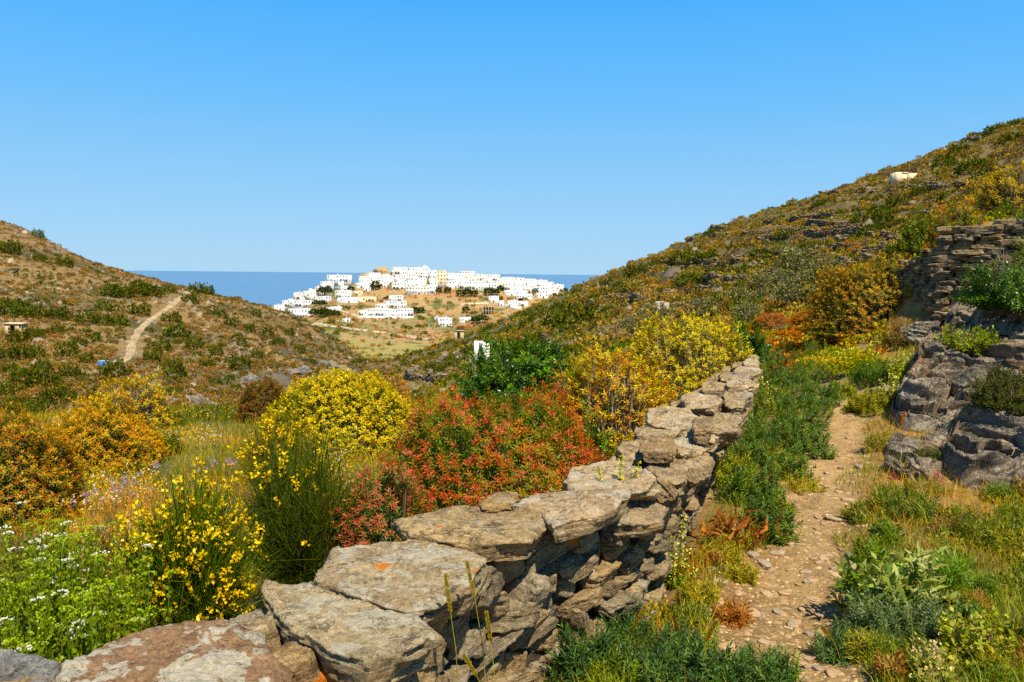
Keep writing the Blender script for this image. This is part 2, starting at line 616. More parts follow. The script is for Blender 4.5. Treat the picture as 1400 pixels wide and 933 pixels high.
nt.links.new(bg.outputs[0], wo.inputs['Surface'])

sl = bpy.data.lights.new('sun', 'SUN')
sl.energy = 5.0
sl.angle = rad(0.5)
sl.color = (1.0, 0.90, 0.70)
so = bpy.data.objects.new('sun', sl)
COL.objects.link(so)
sd = Vector((math.sin(SUN_AZ) * math.cos(SUN_EL), math.cos(SUN_AZ) * math.cos(SUN_EL), math.sin(SUN_EL)))
so.rotation_euler = sd.to_track_quat('Z', 'Y').to_euler()
so.location = sd * 50

vs = scene.view_settings
vs.view_transform = 'Standard'
vs.look = 'None'
vs.exposure = 0.48
vs.gamma = 1.0
vs.use_curve_mapping = False
cy = scene.cycles
cy.max_bounces = 6
cy.diffuse_bounces = 3
cy.glossy_bounces = 2
cy.transmission_bounces = 4
cy.transparent_max_bounces = 8
cy.use_denoising = False


# ------------------------------------------------------------------ stone
def stone_mat(name, lichen=0.5, ochre=0.35, scale=1.0, bump=0.03):
    m, nt, out = new_mat(name)
    tc = N(nt, 'ShaderNodeTexCoord')
    oi = N(nt, 'ShaderNodeObjectInfo')
    off = N(nt, 'ShaderNodeVectorMath', operation='MULTIPLY_ADD')
    cmb = N(nt, 'ShaderNodeCombineXYZ')
    for i in range(3):
        nt.links.new(math_n(nt, 'MULTIPLY', oi.outputs['Random'], 37.0 + 13 * i), cmb.inputs[i])
    off.inputs[1].default_value = (scale, scale, scale)
    nt.links.new(tc.outputs['Object'], off.inputs[0])
    nt.links.new(cmb.outputs[0], off.inputs[2])
    p = off.outputs[0]
    lay = N(nt, 'ShaderNodeMapping')
    lay.inputs['Scale'].default_value = (1, 1, 5)
    nt.links.new(p, lay.inputs['Vector'])
    at_ = N(nt, 'ShaderNodeAttribute', attribute_name='Col')
    n1 = noise_n(nt, p, 4.0, 8, 0.65, 0.4)
    n2 = noise_n(nt, p, 38.0, 8, 0.75)
    n3 = noise_n(nt, lay.outputs[0], 9.0, 8, 0.7, 0.6)
    c = ramp(nt, n1, [(0.28, (0.55, 0.50, 0.45)), (0.5, (1, 1, 1)), (0.75, (1.22, 1.14, 1.02))])
    c = mix(nt, 1.0, at_.outputs['Color'], c, 'MULTIPLY')
    c = mix(nt, 1.0, c, ramp(nt, n2, [(0.3, (0.42, 0.40, 0.38)), (0.5, (1, 1, 1)), (0.72, (1.35, 1.33, 1.3))]), 'MULTIPLY')
    c = mix(nt, 1.0, c, ramp(nt, n3, [(0.32, (0.50, 0.47, 0.44)), (0.47, (1, 1, 1)), (0.7, (1.15, 1.15, 1.15))]), 'MULTIPLY')
    n4 = noise_n(nt, p, 130.0, 4, 0.7)
    c = mix(nt, 1.0, c, ramp(nt, n4, [(0.32, (0.55, 0.53, 0.5)), (0.5, (1, 1, 1)), (0.7, (1.25, 1.24, 1.2))]), 'MULTIPLY')
    # dark splits between the layers
    wav = N(nt, 'ShaderNodeMapping')
    wav.inputs['Scale'].default_value = (1.6, 1.6, 13)
    wav.inputs['Rotation'].default_value = (0.12, 0.2, 0)
    nt.links.new(p, wav.inputs['Vector'])
    n5 = noise_n(nt, wav.outputs[0], 3.0, 6, 0.62, 0.35)
    crack = ramp(nt, n5, [(0.475, (0, 0, 0)), (0.497, (1, 1, 1)), (0.503, (1, 1, 1)), (0.525, (0, 0, 0))])
    crack = math_n(nt, 'MULTIPLY', crack, ramp(nt, noise_n(nt, p, 7.0, 3, 0.6), [(0.46, (0, 0, 0)), (0.62, (1, 1, 1))]))
    c = mix(nt, math_n(nt, 'MULTIPLY', crack, 0.65), c, (0.06, 0.045, 0.03))
    # ochre weathering
    o1 = noise_n(nt, p, 5.5, 6, 0.7, 0.8)
    c = mix(nt, ramp(nt, o1, [(0.56, (0, 0, 0)), (0.70, (ochre,) * 3)]), c, (0.42, 0.235, 0.08))
    # pale crust lichen: rounded patches, mostly on faces that look up
    geo = N(nt, 'ShaderNodeNewGeometry')
    sp = N(nt, 'ShaderNodeSeparateXYZ')
    nt.links.new(geo.outputs['Normal'], sp.inputs[0])
    l1 = noise_n(nt, p, 6.5, 5, 0.6, 0.5)
    vor = N(nt, 'ShaderNodeTexVoronoi')
    vor.inputs['Scale'].default_value = 19.0
    wv = N(nt, 'ShaderNodeVectorMath', operation='MULTIPLY_ADD')
    nz = N(nt, 'ShaderNodeTexNoise')
    nz.inputs['Scale'].default_value = 14.0
    nz.inputs['Detail'].default_value = 5.0
    nt.links.new(p, nz.inputs['Vector'])
    nt.links.new(nz.outputs['Color'], wv.inputs[0])
    wv.inputs[1].default_value = (0.11, 0.11, 0.11)
    nt.links.new(p, wv.inputs[2])
    nt.links.new(wv.outputs[0], vor.inputs['Vector'])
    spots = ramp(nt, vor.outputs['Distance'], [(0.27, (1, 1, 1)), (0.33, (0, 0, 0))])
    big = ramp(nt, l1, [(0.60 - 0.13 * lichen, (0, 0, 0)), (0.62 - 0.13 * lichen, (1, 1, 1))])
    rnd = ramp(nt, vor.outputs['Color'], [(0.36, (0, 0, 0)), (0.40, (1, 1, 1))])
    lic = mix(nt, 1.0, mix(nt, 1.0, spots, rnd, 'MULTIPLY'), big, 'LIGHTEN')
    up = ramp(nt, sp.outputs['Z'], [(0.25, (0, 0, 0)), (0.6, (1, 1, 1))])
    lic = mix(nt, 1.0, lic, up, 'MULTIPLY')
    lic = mix(nt, 1.0, lic, (min(1, lichen * 1.5),) * 3, 'MULTIPLY')
    lc = ramp(nt, n2, [(0.35, (0.38, 0.33, 0.23)), (0.6, (0.60, 0.53, 0.39))])
    c = mix(nt, lic, c, lc)
    # orange lichen where the mesh says so
    sa = N(nt, 'ShaderNodeAttribute', attribute_name='Spot')
    s_ = math_n(nt, 'ADD', sa.outputs['Fac'], math_n(nt, 'MULTIPLY', math_n(nt, 'SUBTRACT', nz.outputs['Fac'], 0.5), 1.2))
    c = mix(nt, ramp(nt, s_, [(0.5, (0, 0, 0)), (0.56, (1, 1, 1))]), c, (0.66, 0.20, 0.015))
    b = N(nt, 'ShaderNodeBsdfPrincipled')
    b.inputs['Roughness'].default_value = 0.9
    b.inputs['Specular IOR Level'].default_value = 0.2
    nt.links.new(c, b.inputs['Base Color'])
    bp = N(nt, 'ShaderNodeBump')
    bp.inputs['Strength'].default_value = 0.95
    bp.inputs['Distance'].default_value = bump
    hgt = math_n(nt, 'ADD', math_n(nt, 'MULTIPLY', n2, 0.55), math_n(nt, 'MULTIPLY', n3, 0.9))
    hgt = math_n(nt, 'ADD', hgt, math_n(nt, 'MULTIPLY', n4, 0.16))
    hgt = math_n(nt, 'SUBTRACT', hgt, math_n(nt, 'MULTIPLY', crack, 0.30))
    nt.links.new(hgt, bp.inputs['Height'])
    nt.links.new(bp.outputs[0], b.inputs['Normal'])
    nt.links.new(b.outputs[0], out.inputs['Surface'])
    return m


M_STONE = stone_mat('schist', 0.22, 0.6)
M_LICHEN = stone_mat('lichened_schist', 0.66, 0.8, 0.9)
M_PALE = stone_mat('pale_schist', 0.50, 0.5)
M_PEBBLE = stone_mat('pebble', 0.0, 0.4, 1.0, 0.0015)
M_CRAG = stone_mat('crag_schist', 0.32, 0.55, 0.75)


def resample(poly, n, rough=0.0, seed=0):
    P = np.asarray(poly, float)
    P = np.vstack([P, P[:1]])
    L = np.concatenate([[0], np.cumsum(np.hypot(*np.diff(P, axis=0).T))])
    t = np.linspace(0, L[-1], n, endpoint=False)
    Q = np.stack([np.interp(t, L, P[:, 0]), np.interp(t, L, P[:, 1])], 1)
    Q = (np.roll(Q, 1, 0) + 2 * Q + np.roll(Q, -1, 0)) / 4
    if rough:
        c = Q.mean(0)
        a = np.linspace(0, 2 * math.pi, n, endpoint=False)
        k = 1 + rough * fbm(np.cos(a) * 2.2, np.sin(a) * 2.2, seed * 3.1, 4, seed, 0.65)
        Q = c + (Q - c) * k[:, None]
    return Q


def stone_mesh(name, poly, thick, seed, nang=96, nr=11, ns=8, rough=0.05, dome=0.12, strata=0.10, col=(0.33, 0.27, 0.19), spots=(), under=0.80, outl=.07, cuts=0):
    """a slab of layered rock lying flat: poly is its outline, z = 0 its mid plane"""
    Q = resample(poly, nang, outl, seed)
    rr_ = np.random.default_rng(seed)
    c = Q.mean(0)
    D = Q - c
    R = np.hypot(*D.T).mean()
    ang = np.linspace(0, 2 * math.pi, nang, endpoint=False)
    rings, zs = [], []
    for r in np.linspace(0.0, 1.0, nr + 1)[1:]:
        rings.append(c + D * r)
        e = max(0.0, (r - 0.90) / 0.10)
        zs.append(np.full(nang, thick * (0.5 + dome * (1 - r * r) - 0.06 * e * e)))
    # the broken edge: beds of uneven thickness, each snapped off at its own line
    nb = rr_.integers(3, 6)
    cutz = np.sort(rr_.uniform(0.08, .92, nb - 1))
    for s in np.linspace(0, 1, ns + 2)[1:-1]:
        bed = int(np.searchsorted(cutz, s))
        q_ = vnoise(np.cos(ang) * 1.8 + bed * 5.1, np.sin(ang) * 1.8, seed * 1.7, seed + 3) * 1.3 + .4 * vnoise(np.cos(ang) * 6, np.sin(ang) * 6, bed * 3.3, seed + 4)
        st = np.round(q_ * 2.2) / 2.2 * .8 + q_ * .2
        k = 1 + strata * st - (1 - under) * s * (0.35 + 0.65 * s) + 0.02
        rings.append(c + D * k[:, None])
        zs.append(np.full(nang, thick * (0.44 - 0.94 * s)))
    for r in np.linspace(1, 0, 5)[:-1]:
        rings.append(c + D * r * under * 0.97)
        zs.append(np.full(nang, -thick * 0.5))
    V = np.concatenate([np.column_stack([a, b]) for a, b in zip(rings, zs)])
    V = np.concatenate([V, [[c[0], c[1], thick * (0.5 + dome)], [c[0], c[1], -thick * 0.5]]])
    for _ in range(cuts):
        n = rr_.normal(size=3)
        n[2] *= .9
        n /= np.linalg.norm(n)
        ext = np.abs(n[:2]) @ (np.abs(D).max(0)) + abs(n[2]) * thick * .5
        e = (V - np.array([c[0], c[1], 0])) @ n - ext * rr_.uniform(.5, .8)
        V = V - np.where(e > 0, e, 0)[:, None] * n
    q = 2.2 / max(R, 0.05)
    o = seed * 7.77
    amp = rough * max(thick, R * 0.45)
    dv = np.stack([fbm(V[:, 0] * q * 2 + o, V[:, 1] * q * 2, V[:, 2] * q * 4, 5, seed + i * 11, 0.72) for i in range(3)], 1)
    V = V + dv * amp * np.array([.8, .8, 1.0])
    # flakes: sharp shallow steps where layers have split off the top
    h = fbm(V[:, 0] * q * 0.5 + o, V[:, 1] * q * 0.5 - o, 0.3, 5, seed + 50, 0.55) * 4
    stp = np.floor(h) + sstep(0.93, 1.0, h - np.floor(h))
    topw = sstep(0.1, 0.45, V[:, 2] / thick)
    V[:, 2] += stp * min(thick * 0.075, .009) * topw
    m = len(rings)
    i = np.arange(nang)
    j = (i + 1) % nang
    q4 = np.concatenate([np.stack([k * nang + i, (k + 1) * nang + i, (k + 1) * nang + j, k * nang + j], 1) for k in range(m - 1)])
    t3 = np.concatenate([np.stack([np.full(nang, m * nang), i, j], 1), np.stack([np.full(nang, m * nang + 1), (m - 1) * nang + j, (m - 1) * nang + i], 1)])
    me = mk_mesh(name, V, [q4, t3], np.tile(np.asarray(col), (len(V), 1)), smooth=False)
    if spots:
        f = np.zeros(len(V))
        for x, y, z, rr in spots:
            f = np.maximum(f, 1.0 - np.sqrt((V[:, 0] - x) ** 2 + (V[:, 1] - y) ** 2 + (V[:, 2] - z) ** 2) / (2 * rr))
        a = me.attributes.new('Spot', 'FLOAT', 'POINT')
        a.data.foreach_set('value', f.astype(np.float32))
    return me


def rand_poly(l, w, seed):
    r = random.Random(seed)
    n = r.randint(6, 9)
    a = sorted(2 * math.pi * (k + r.uniform(-.3, .3)) / n for k in range(n))
    return [(0.5 * l * math.copysign(abs(math.cos(t)) ** 0.7, math.cos(t)) * r.uniform(.85, 1.08), 0.5 * w * math.copysign(abs(math.sin(t)) ** 0.7, math.sin(t)) * r.uniform(.85, 1.08)) for t in a]


TINT = [(0.34, 0.28, 0.19), (0.30, 0.25, 0.18), (0.37, 0.29, 0.18), (0.28, 0.255, 0.21), (0.33, 0.25, 0.15), (0.25, 0.22, 0.17)]

# -------- the low wall beside the path
TINT = [tuple(np.array(t_) * (1.14, 1.02, .80)) for t_ in TINT]
WALL = np.array([[-1.75, 1.35], [-.97, 2.26], [-.49, 2.55], [-.36, 2.9], [-.03, 3.42], [.34, 3.75], [.62, 4.2], [.95, 5.1], [1.36, 6.2], [1.78, 7.2], [2.25, 8.3], [2.7, 9.5], [3.05, 10.6]])
WALLF = WALL.copy()


def along(P, s):
    P = np.asarray(P)
    L = np.concatenate([[0], np.cumsum(np.hypot(*np.diff(P, axis=0).T))])
    s = min(max(s, 0), L[-1] - 1e-6)
    k = int(np.searchsorted(L, s, side='right') - 1)
    t = (s - L[k]) / (L[k + 1] - L[k])
    p = P[k] * (1 - t) + P[k + 1] * t
    a, b = max(k - 1, 0), min(k + 2, len(P) - 1)
    d = P[b] - P[a]
    d = d / np.hypot(*d)
    return p, d, L[-1]


wall = thing('dry_stone_wall', 'low dry stone wall with broad lichen-spotted capping slabs running beside the dirt path', 'stone wall', (0, 0, 0))
wall['kind'] = 'thing'

CAPS = [  # top outline in photo pixels, height of the top, thickness, tint, material, tilt (dz/dx, dz/dy), orange spots (photo px, radius)
    ([(-70, 902), (0, 886), (58, 889), (86, 906), (60, 950), (-80, 975)], -1.13, .12, (0.27, 0.265, 0.25), M_STONE, (0, 0), [], 'grey blue slab with a squared end'),
    ([(85, 908), (150, 868), (228, 846), (305, 846), (350, 866), (388, 905), (400, 970), (250, 1010), (50, 990)], -1.12, .20, (0.285, 0.185, 0.115), M_LICHEN, (0, 0), [], 'brown slab with large white lichen patches'),
    ([(298, 848), (335, 828), (376, 833), (386, 875), (350, 884)], -1.19, .09, (0.27, 0.25, 0.20), M_STONE, (0, 0), [], None),
    ([(356, 790), (430, 790), (500, 798), (560, 824), (604, 868), (560, 886), (512, 904), (450, 884), (384, 846)], -1.09, .125, (0.36, 0.315, 0.22), M_PALE, (0, .02), [], 'thick pale slab sprinkled with round white lichen'),
    ([(430, 790), (455, 750), (540, 737), (630, 741), (666, 762), (645, 797), (570, 824), (500, 806)], -1.06, .13, (0.37, 0.31, 0.215), M_PALE, (0, 0), [(650, 782, .025), (525, 772, .03)], None),
    ([(543, 707), (620, 691), (700, 687), (754, 689), (752, 712), (728, 736), (640, 739), (560, 729)], -1.02, .10, (0.36, 0.285, 0.17), M_STONE, (0, .05), [(600, 722, .014)], 'long smooth tan slab'),
    ([(654, 686), (680, 671), (708, 673), (707, 691), (660, 693)], -1.0, .06, (0.36, 0.26, 0.13), M_STONE, (0, 0), [], None),
    ([(704, 688), (740, 671), (800, 666), (862, 667), (864, 680), (812, 702), (757, 714), (740, 694)], -.99, .10, (0.42, 0.34, 0.24), M_PALE, (0, .03), [], None),
    ([(795, 694), (862, 677), (910, 690), (904, 712), (842, 718)], -1.15, .08, (0.33, 0.27, 0.19), M_STONE, (0, 0), [], None),
    ([(900.4, 654.2), (883.7, 626.8), (818.5, 624.3), (792.9, 626.9), (770.6, 655.2), (777.6, 667.6), (819.0, 674.3), (887.4, 668.1)], -1.03, 0.12, (0.40, 0.33, 0.23), M_PALE, (0.05, 0.06), [], None),
    ([(942.6, 636.0), (940.0, 626.4), (908.3, 618.0), (891.8, 622.0), (885.0, 638.9), (889.4, 657.5), (908.3, 663.7), (937.9, 655.5)], -1.07, 0.11, (0.36, 0.29, 0.19), M_STONE, (-0.06, -0.03), [], None),
    ([(974.4, 626.1), (965.8, 616.1), (942.0, 616.7), (933.6, 621.3), (931.2, 637.6), (946.7, 646.0), (968.2, 643.8)], -1.09, 0.1, (0.36, 0.29, 0.19), M_STONE, (0.03, 0.04), [], None),
    ([(882.7, 612.8), (877.6, 600.5), (850.7, 600.6), (843.2, 610.6), (854.3, 623.0), (877.8, 621.6)], -1.06, 0.08, (0.36, 0.29, 0.19), M_STONE, (0.0, 0.09), [], None),
    ([(924.0, 607.5), (916.2, 598.1), (890.3, 596.0), (875.3, 603.3), (877.1, 617.7), (888.6, 620.1), (922.0, 617.7)], -0.985, 0.07, (0.30, 0.22, 0.13), M_STONE, (0.05, -0.05), [], None),
    ([(964.7, 609.9), (960.2, 597.5), (937.1, 594.6), (925.1, 595.7), (919.3, 605.0), (923.5, 616.0), (937.9, 618.1), (959.2, 616.8)], -1.04, 0.1, (0.40, 0.33, 0.23), M_PALE, (-0.06, 0.06), [], None),
    ([(932.3, 586.8), (923.0, 582.3), (880.9, 580.6), (867.7, 583.8), (863.9, 594.8), (887.0, 598.4), (923.9, 596.8)], -1.07, 0.08, (0.36, 0.29, 0.19), M_STONE, (0.03, -0.03), [], None),
    ([(982.9, 596.7), (977.5, 588.0), (942.8, 586.1), (931.5, 589.3), (931.1, 601.0), (940.8, 602.8), (976.0, 602.5)], -1.05, 0.09, (0.40, 0.33, 0.23), M_PALE, (0.0, 0.04), [], None),
    ([(960.9, 573.1), (943.5, 555.6), (900.0, 556.2), (885.2, 558.8), (884.7, 575.8), (919.7, 586.2), (943.7, 585.0)], -1.02, 0.11, (0.40, 0.33, 0.23), M_PALE, (0.05, 0.09), [], None),
    ([(1016.0, 573.0), (1008.6, 563.2), (980.9, 561.1), (967.7, 579.9), (973.1, 586.9), (1008.0, 587.3)], -1.06, 0.11, (0.36, 0.29, 0.19), M_STONE, (-0.06, -0.05), [], None),
    ([(989.2, 548.8), (969.8, 532.1), (937.5, 533.2), (930.2, 541.4), (939.1, 554.3), (982.5, 554.9)], -1.03, 0.11, (0.40, 0.33, 0.23), M_PALE, (0.03, 0.06), [], None),
    ([(1018.8, 544.1), (1017.7, 533.8), (1000.9, 531.0), (988.7, 537.5), (991.1, 550.8), (999.8, 555.6), (1015.7, 554.0)], -1.08, 0.1, (0.36, 0.29, 0.19), M_STONE, (0.0, -0.03), [], None),
    ([(998.5, 528.7), (996.7, 522.5), (982.9, 520.7), (962.2, 522.2), (958.5, 529.8), (965.1, 534.4), (973.6, 535.2), (996.4, 533.6)], -1.07, 0.09, (0.36, 0.29, 0.19), M_STONE, (0.05, 0.04), [], None),
    ([(1034.6, 525.6), (1022.3, 515.1), (1000.5, 515.3), (992.6, 525.9), (1002.5, 531.8), (1028.2, 529.9)], -1.02, 0.1, (0.40, 0.33, 0.23), M_PALE, (-0.06, 0.09), [], None),
    ([(1010.2, 514.0), (1007.3, 508.7), (995.8, 507.6), (986.7, 508.0), (983.7, 513.5), (986.9, 517.1), (993.7, 518.1), (1004.9, 516.7)], -1.06, 0.09, (0.36, 0.29, 0.19), M_STONE, (0.03, -0.05), [], None),
    ([(1040.0, 505.9), (1036.7, 501.8), (1017.5, 500.7), (1007.7, 502.0), (1003.5, 506.0), (1007.9, 512.1), (1019.5, 513.9), (1036.6, 511.5)], -1.02, 0.09, (0.40, 0.33, 0.23), M_PALE, (0.0, 0.06), [], None),
    ([(1023.4, 499.0), (1017.8, 494.4), (1003.6, 495.0), (1001.5, 499.7), (1005.0, 502.5), (1021.1, 501.9)], -1.05, 0.09, (0.36, 0.29, 0.19), M_STONE, (0.05, -0.03), [], None),
    ([(1039.7, 496.8), (1034.4, 490.2), (1020.3, 491.2), (1015.8, 493.7), (1020.9, 500.3), (1036.7, 499.5)], -1.01, 0.09, (0.40, 0.33, 0.23), M_PALE, (-0.06, 0.04), [], None),
    ([(1036.8, 487.8), (1035.1, 486.0), (1026.3, 485.3), (1019.8, 486.9), (1019.5, 491.4), (1025.9, 492.5), (1035.7, 492.1)], -1.02, 0.08, (0.36, 0.29, 0.19), M_STONE, (0.03, 0.09), [], None),
    ([(973.6, 580.0), (970.8, 572.7), (957.5, 569.9), (949.4, 572.4), (946.1, 578.6), (948.9, 584.8), (963.4, 587.6), (972.2, 584.5)], -0.95, 0.1, (0.30, 0.22, 0.13), M_STONE, (0.0, -0.05), [], None),
]


def tilt_hit(px, py, z, c, tl):
    d = ray(px, py)
    # plane: Z = z + tl.x (X - c.x) + tl.y (Y - c.y)
    t = (z - tl[0] * c[0] - tl[1] * c[1]) / (d[2] - tl[0] * d[0] - tl[1] * d[1])
    return np.array([d[0] * t, d[1] * t, d[2] * t])


for i, (pl, z, th, tint, mt, tl, spots, lab) in enumerate(CAPS):
    if i:
        tint = np.array(tint) * (1.20, 1.08, .88)
    P = np.array([tilt_hit(a, b, z, (0, 0), (0, 0)) for a, b in pl])
    c = P.mean(0)
    if tl != (0, 0):
        P = np.array([tilt_hit(a, b, z, c, tl) for a, b in pl])
        c = P.mean(0)
    sp = []
    for a, b, rr in spots:
        q = tilt_hit(a, b, z, c, tl) - c
        sp.append((q[0], q[1], th * .5, rr))
    me = stone_mesh('capstone', P[:, :2] - c[:2], th, 100 + i, 210, 26, 18, rough=0.075 if i < 9 else .13, dome=0.03, strata=0.075 if i < 9 else .11, cuts=2 if i < 9 else 4, col=tint, spots=sp, under=.84)
    me.transform(Matrix.Translation((0, 0, -th * .5)))
    o = link('capstone', me, mt, wall, (c[0], c[1], c[2]))
    o.rotation_euler = (tl[1], -tl[0], 0)
    if lab:
        o['label'] = lab

# face stones, laid in rough courses on both sides of a rubble core
wr = random.Random(3)
protos = []
for k in range(22):
    l, wd, th = wr.uniform(.13, .36), wr.uniform(.15, .24), wr.uniform(.05, .13)
    protos.append((l, th, stone_mesh('wall_stone', rand_poly(l, wd, 900 + k), th, 300 + k, 84, 8, 12, rough=0.11, dome=0.02, strata=0.10, col=TINT[k % 6], under=.92, cuts=6)))
tot = along(WALL, 0)[2]
face = []
for side, off in ((1, .17), (-1, .17)):
    zoff = 0.0
    while zoff < 0.62:
        s = 0.15 + wr.uniform(0, .2)
        hrow = wr.uniform(.06, .125)
        while s < tot - .1:
            l0, th0, me = wr.choice(protos)
            sc = wr.uniform(.7, 1.15)
            p, d, _ = along(WALL, s + l0 * sc / 2)
            nrm = np.array([d[1], -d[0]]) * side
            jit = wr.uniform(-.06, .035) + (0.62 - zoff) * .06
            x, y = p + nrm * (off + jit - 0.06)
            g = H(*(p + nrm * .3))
            ztop = -1.14
            zz = ztop - hrow * .5 - zoff + wr.uniform(-.012, .012)
            if zz > g - 0.06:
                face.append((side, s, x, y, zz, math.atan2(d[1], d[0]), me, sc, hrow / th0 * wr.uniform(.8, 1.08)))
            s += l0 * sc * wr.uniform(.84, 1.0)
        zoff += hrow * .93
rank = sorted([f for f in face if f[0] == 1], key=lambda f: f[3] + max(0, 1.5 - f[3]) * 20)
keep = set(id(f) for f in rank[:96])
RV, RF, n0, RCc = [], [], 0, []
SPOTS = {}
for f in face:
    side, s, x, y, zz, an, me, sc, zs = f
    rot = Matrix.Translation((x, y, zz)) @ Matrix.Rotation(an + wr.uniform(-.45, .45), 4, 'Z') @ Matrix.Rotation(wr.uniform(-.3, .3), 4, 'X') @ Matrix.Rotation(wr.gauss(0, .24), 4, 'Y') @ Matrix.Diagonal((sc, sc, zs, 1))
    if id(f) in keep:
        o = link('wall_stone', me, M_STONE, wall)
        o.matrix_local = rot
    else:
        v = np.empty(len(me.vertices) * 3, np.float32)
        me.vertices.foreach_get('co', v)
        v = v.reshape(-1, 3) @ np.array(rot.to_3x3()).T + np.array(rot.translation)
        RV.append(v)
        fc = [list(p.vertices) for p in me.polygons]
        RF.append(([[a + n0 for a in q] for q in fc if len(q) == 4], [[a + n0 for a in q] for q in fc if len(q) == 3]))
        n0 += len(v)
        RCc.append(np.tile(np.asarray(TINT[protos.index(next(q for q in protos if q[2] is me)) % 6]), (len(v), 1)))
me = mk_mesh('rubble', np.concatenate(RV), [sum((a for a, b in RF), []), sum((b for a, b in RF), [])], np.concatenate(RCc))
o = link('rubble', me, M_STONE, wall)
o['kind'] = 'stuff'
# the orange-crusted stones and small loose ones wedged between the slabs
for (px, py, Y, l, wd, th, sp) in ((1000, 578, 6.3, .2, .14, .1, []), (905, 640, 4.75, .2, .14, .06, []), (1016, 548, 7.1, .22, .16, .1, []), (950, 556, 6.6, .26, .18, .06, []), (1012, 520, 8.2, .26, .18, .09, []), (905, 585, 5.8, .26, .16, .05, []),
(768, 735, 3.45, .17, .13, .1, [(.05, -.05, .0, .05)]), (428, 930, 2.35, .14, .13, .10, [(0, -.02, .04, .09)]), (415, 898, 2.38, .14, .1, .07, [])):
    q = at(px, py, Y)
    me = stone_mesh('wall_stone', rand_poly(l, wd, int(px)), th, int(px), 72, 8, 8, rough=.1, col=(.34, .28, .2), spots=sp)
    o = link('wall_stone', me, M_STONE, wall, q)
    o.rotation_euler = (.15, -.25, .5)
    if sp:
        o['label'] = 'stone crusted with bright orange lichen'

# core that fills the middle, coloured dark as shade in the gaps
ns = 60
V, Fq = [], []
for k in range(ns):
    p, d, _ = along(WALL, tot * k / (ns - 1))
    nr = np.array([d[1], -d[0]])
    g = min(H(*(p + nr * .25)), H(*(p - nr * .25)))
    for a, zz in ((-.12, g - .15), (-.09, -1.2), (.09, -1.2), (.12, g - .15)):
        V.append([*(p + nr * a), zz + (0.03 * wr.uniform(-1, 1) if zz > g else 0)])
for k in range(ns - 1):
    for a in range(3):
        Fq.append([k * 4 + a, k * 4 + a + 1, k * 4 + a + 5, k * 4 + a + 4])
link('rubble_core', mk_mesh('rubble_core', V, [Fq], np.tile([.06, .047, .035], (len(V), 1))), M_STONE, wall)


# -------- crags on the bank right of the path
def crag_mesh(name, size, seed, cuts=14, dip=(0.35, 0.1, 1.0), col=(0.27, 0.245, 0.215), nu=330, nv=165, flat=0.92, amp=0.05):
    r = np.random.default_rng(seed)
    u = np.linspace(0, 2 * math.pi, nu, endpoint=False)
    v = np.linspace(0.02, math.pi - .02, nv)
    U, Vv = np.meshgrid(u, v)
    f = lambda t: np.sign(t) * np.abs(t) ** 0.8
    P = np.stack([f(np.cos(U)) * f(np.sin(Vv)), f(np.sin(U)) * f(np.sin(Vv)), f(np.cos(Vv))], -1).reshape(-1, 3)
    for k in range(cuts):
        n = r.normal(size=3)
        n[2] = n[2] * .8 + .15
        n /= np.linalg.norm(n)
        d = r.uniform(.62, .95)
        e = P @ n - d
        P = P - np.where(e > 0, e, 0)[:, None] * n * flat
    P = P * np.asarray(size) * .5
    n = np.asarray(dip, float)
    n /= np.linalg.norm(n)
    s = min(size)
    t = P @ n / s
    wv = fbm(P[:, 0] / s * 1.3, P[:, 1] / s * 1.3, P[:, 2] / s * 1.3, 3, seed) * .35
    wv = wv + .10 * fbm(P[:, 0] / s * 6, P[:, 1] / s * 6, P[:, 2] / s * 6, 3, seed + 2)
    bands = vnoise((t + wv * .3) * 9, P[:, 0] / s * .8, P[:, 1] / s * .8, seed + 5) + .7 * vnoise((t + wv * .3) * 23, P[:, 0] / s * 2.6, P[:, 1] / s * 2.6, seed + 6) + .5 * vnoise((t + wv * .3) * 55, P[:, 0] / s * 6, P[:, 1] / s * 6, seed + 7)
    L = np.linalg.norm(P, axis=1, keepdims=True)
    Nn = P / L
    rough = fbm(P[:, 0] / s * 5, P[:, 1] / s * 5, P[:, 2] / s * 5, 5, seed + 9, .62)
    blk = np.floor(fbm(P[:, 0] / s * 1.6, P[:, 1] / s * 1.6, P[:, 2] / s * 3, 3, seed + 12) * 5) * .5
    P = P + Nn * s * amp * (bands * .9 + rough * 1.0 + blk * .9)[:, None]
    idx = np.arange(nu * nv).reshape(nv, nu)
    nx = np.roll(idx, -1, 1)
    q = np.stack([idx[:-1], idx[1:], nx[1:], nx[:-1]], -1).reshape(-1, 4)
    caps_ = []
    C = np.asarray(col)[None] * (1 + .28 * vnoise((t + wv * .3) * 14, P[:, 0] / s * 2, P[:, 1] / s * 2, seed + 15))[:, None] * (1 + np.array([.16, .02, -.12])[None] * fbm(P[:, 0] / s * 2, P[:, 1] / s * 2, P[:, 2] / s * 2, 3, seed + 16)[:, None] * 2)
    return mk_mesh(name, P, [q], C, smooth=False)


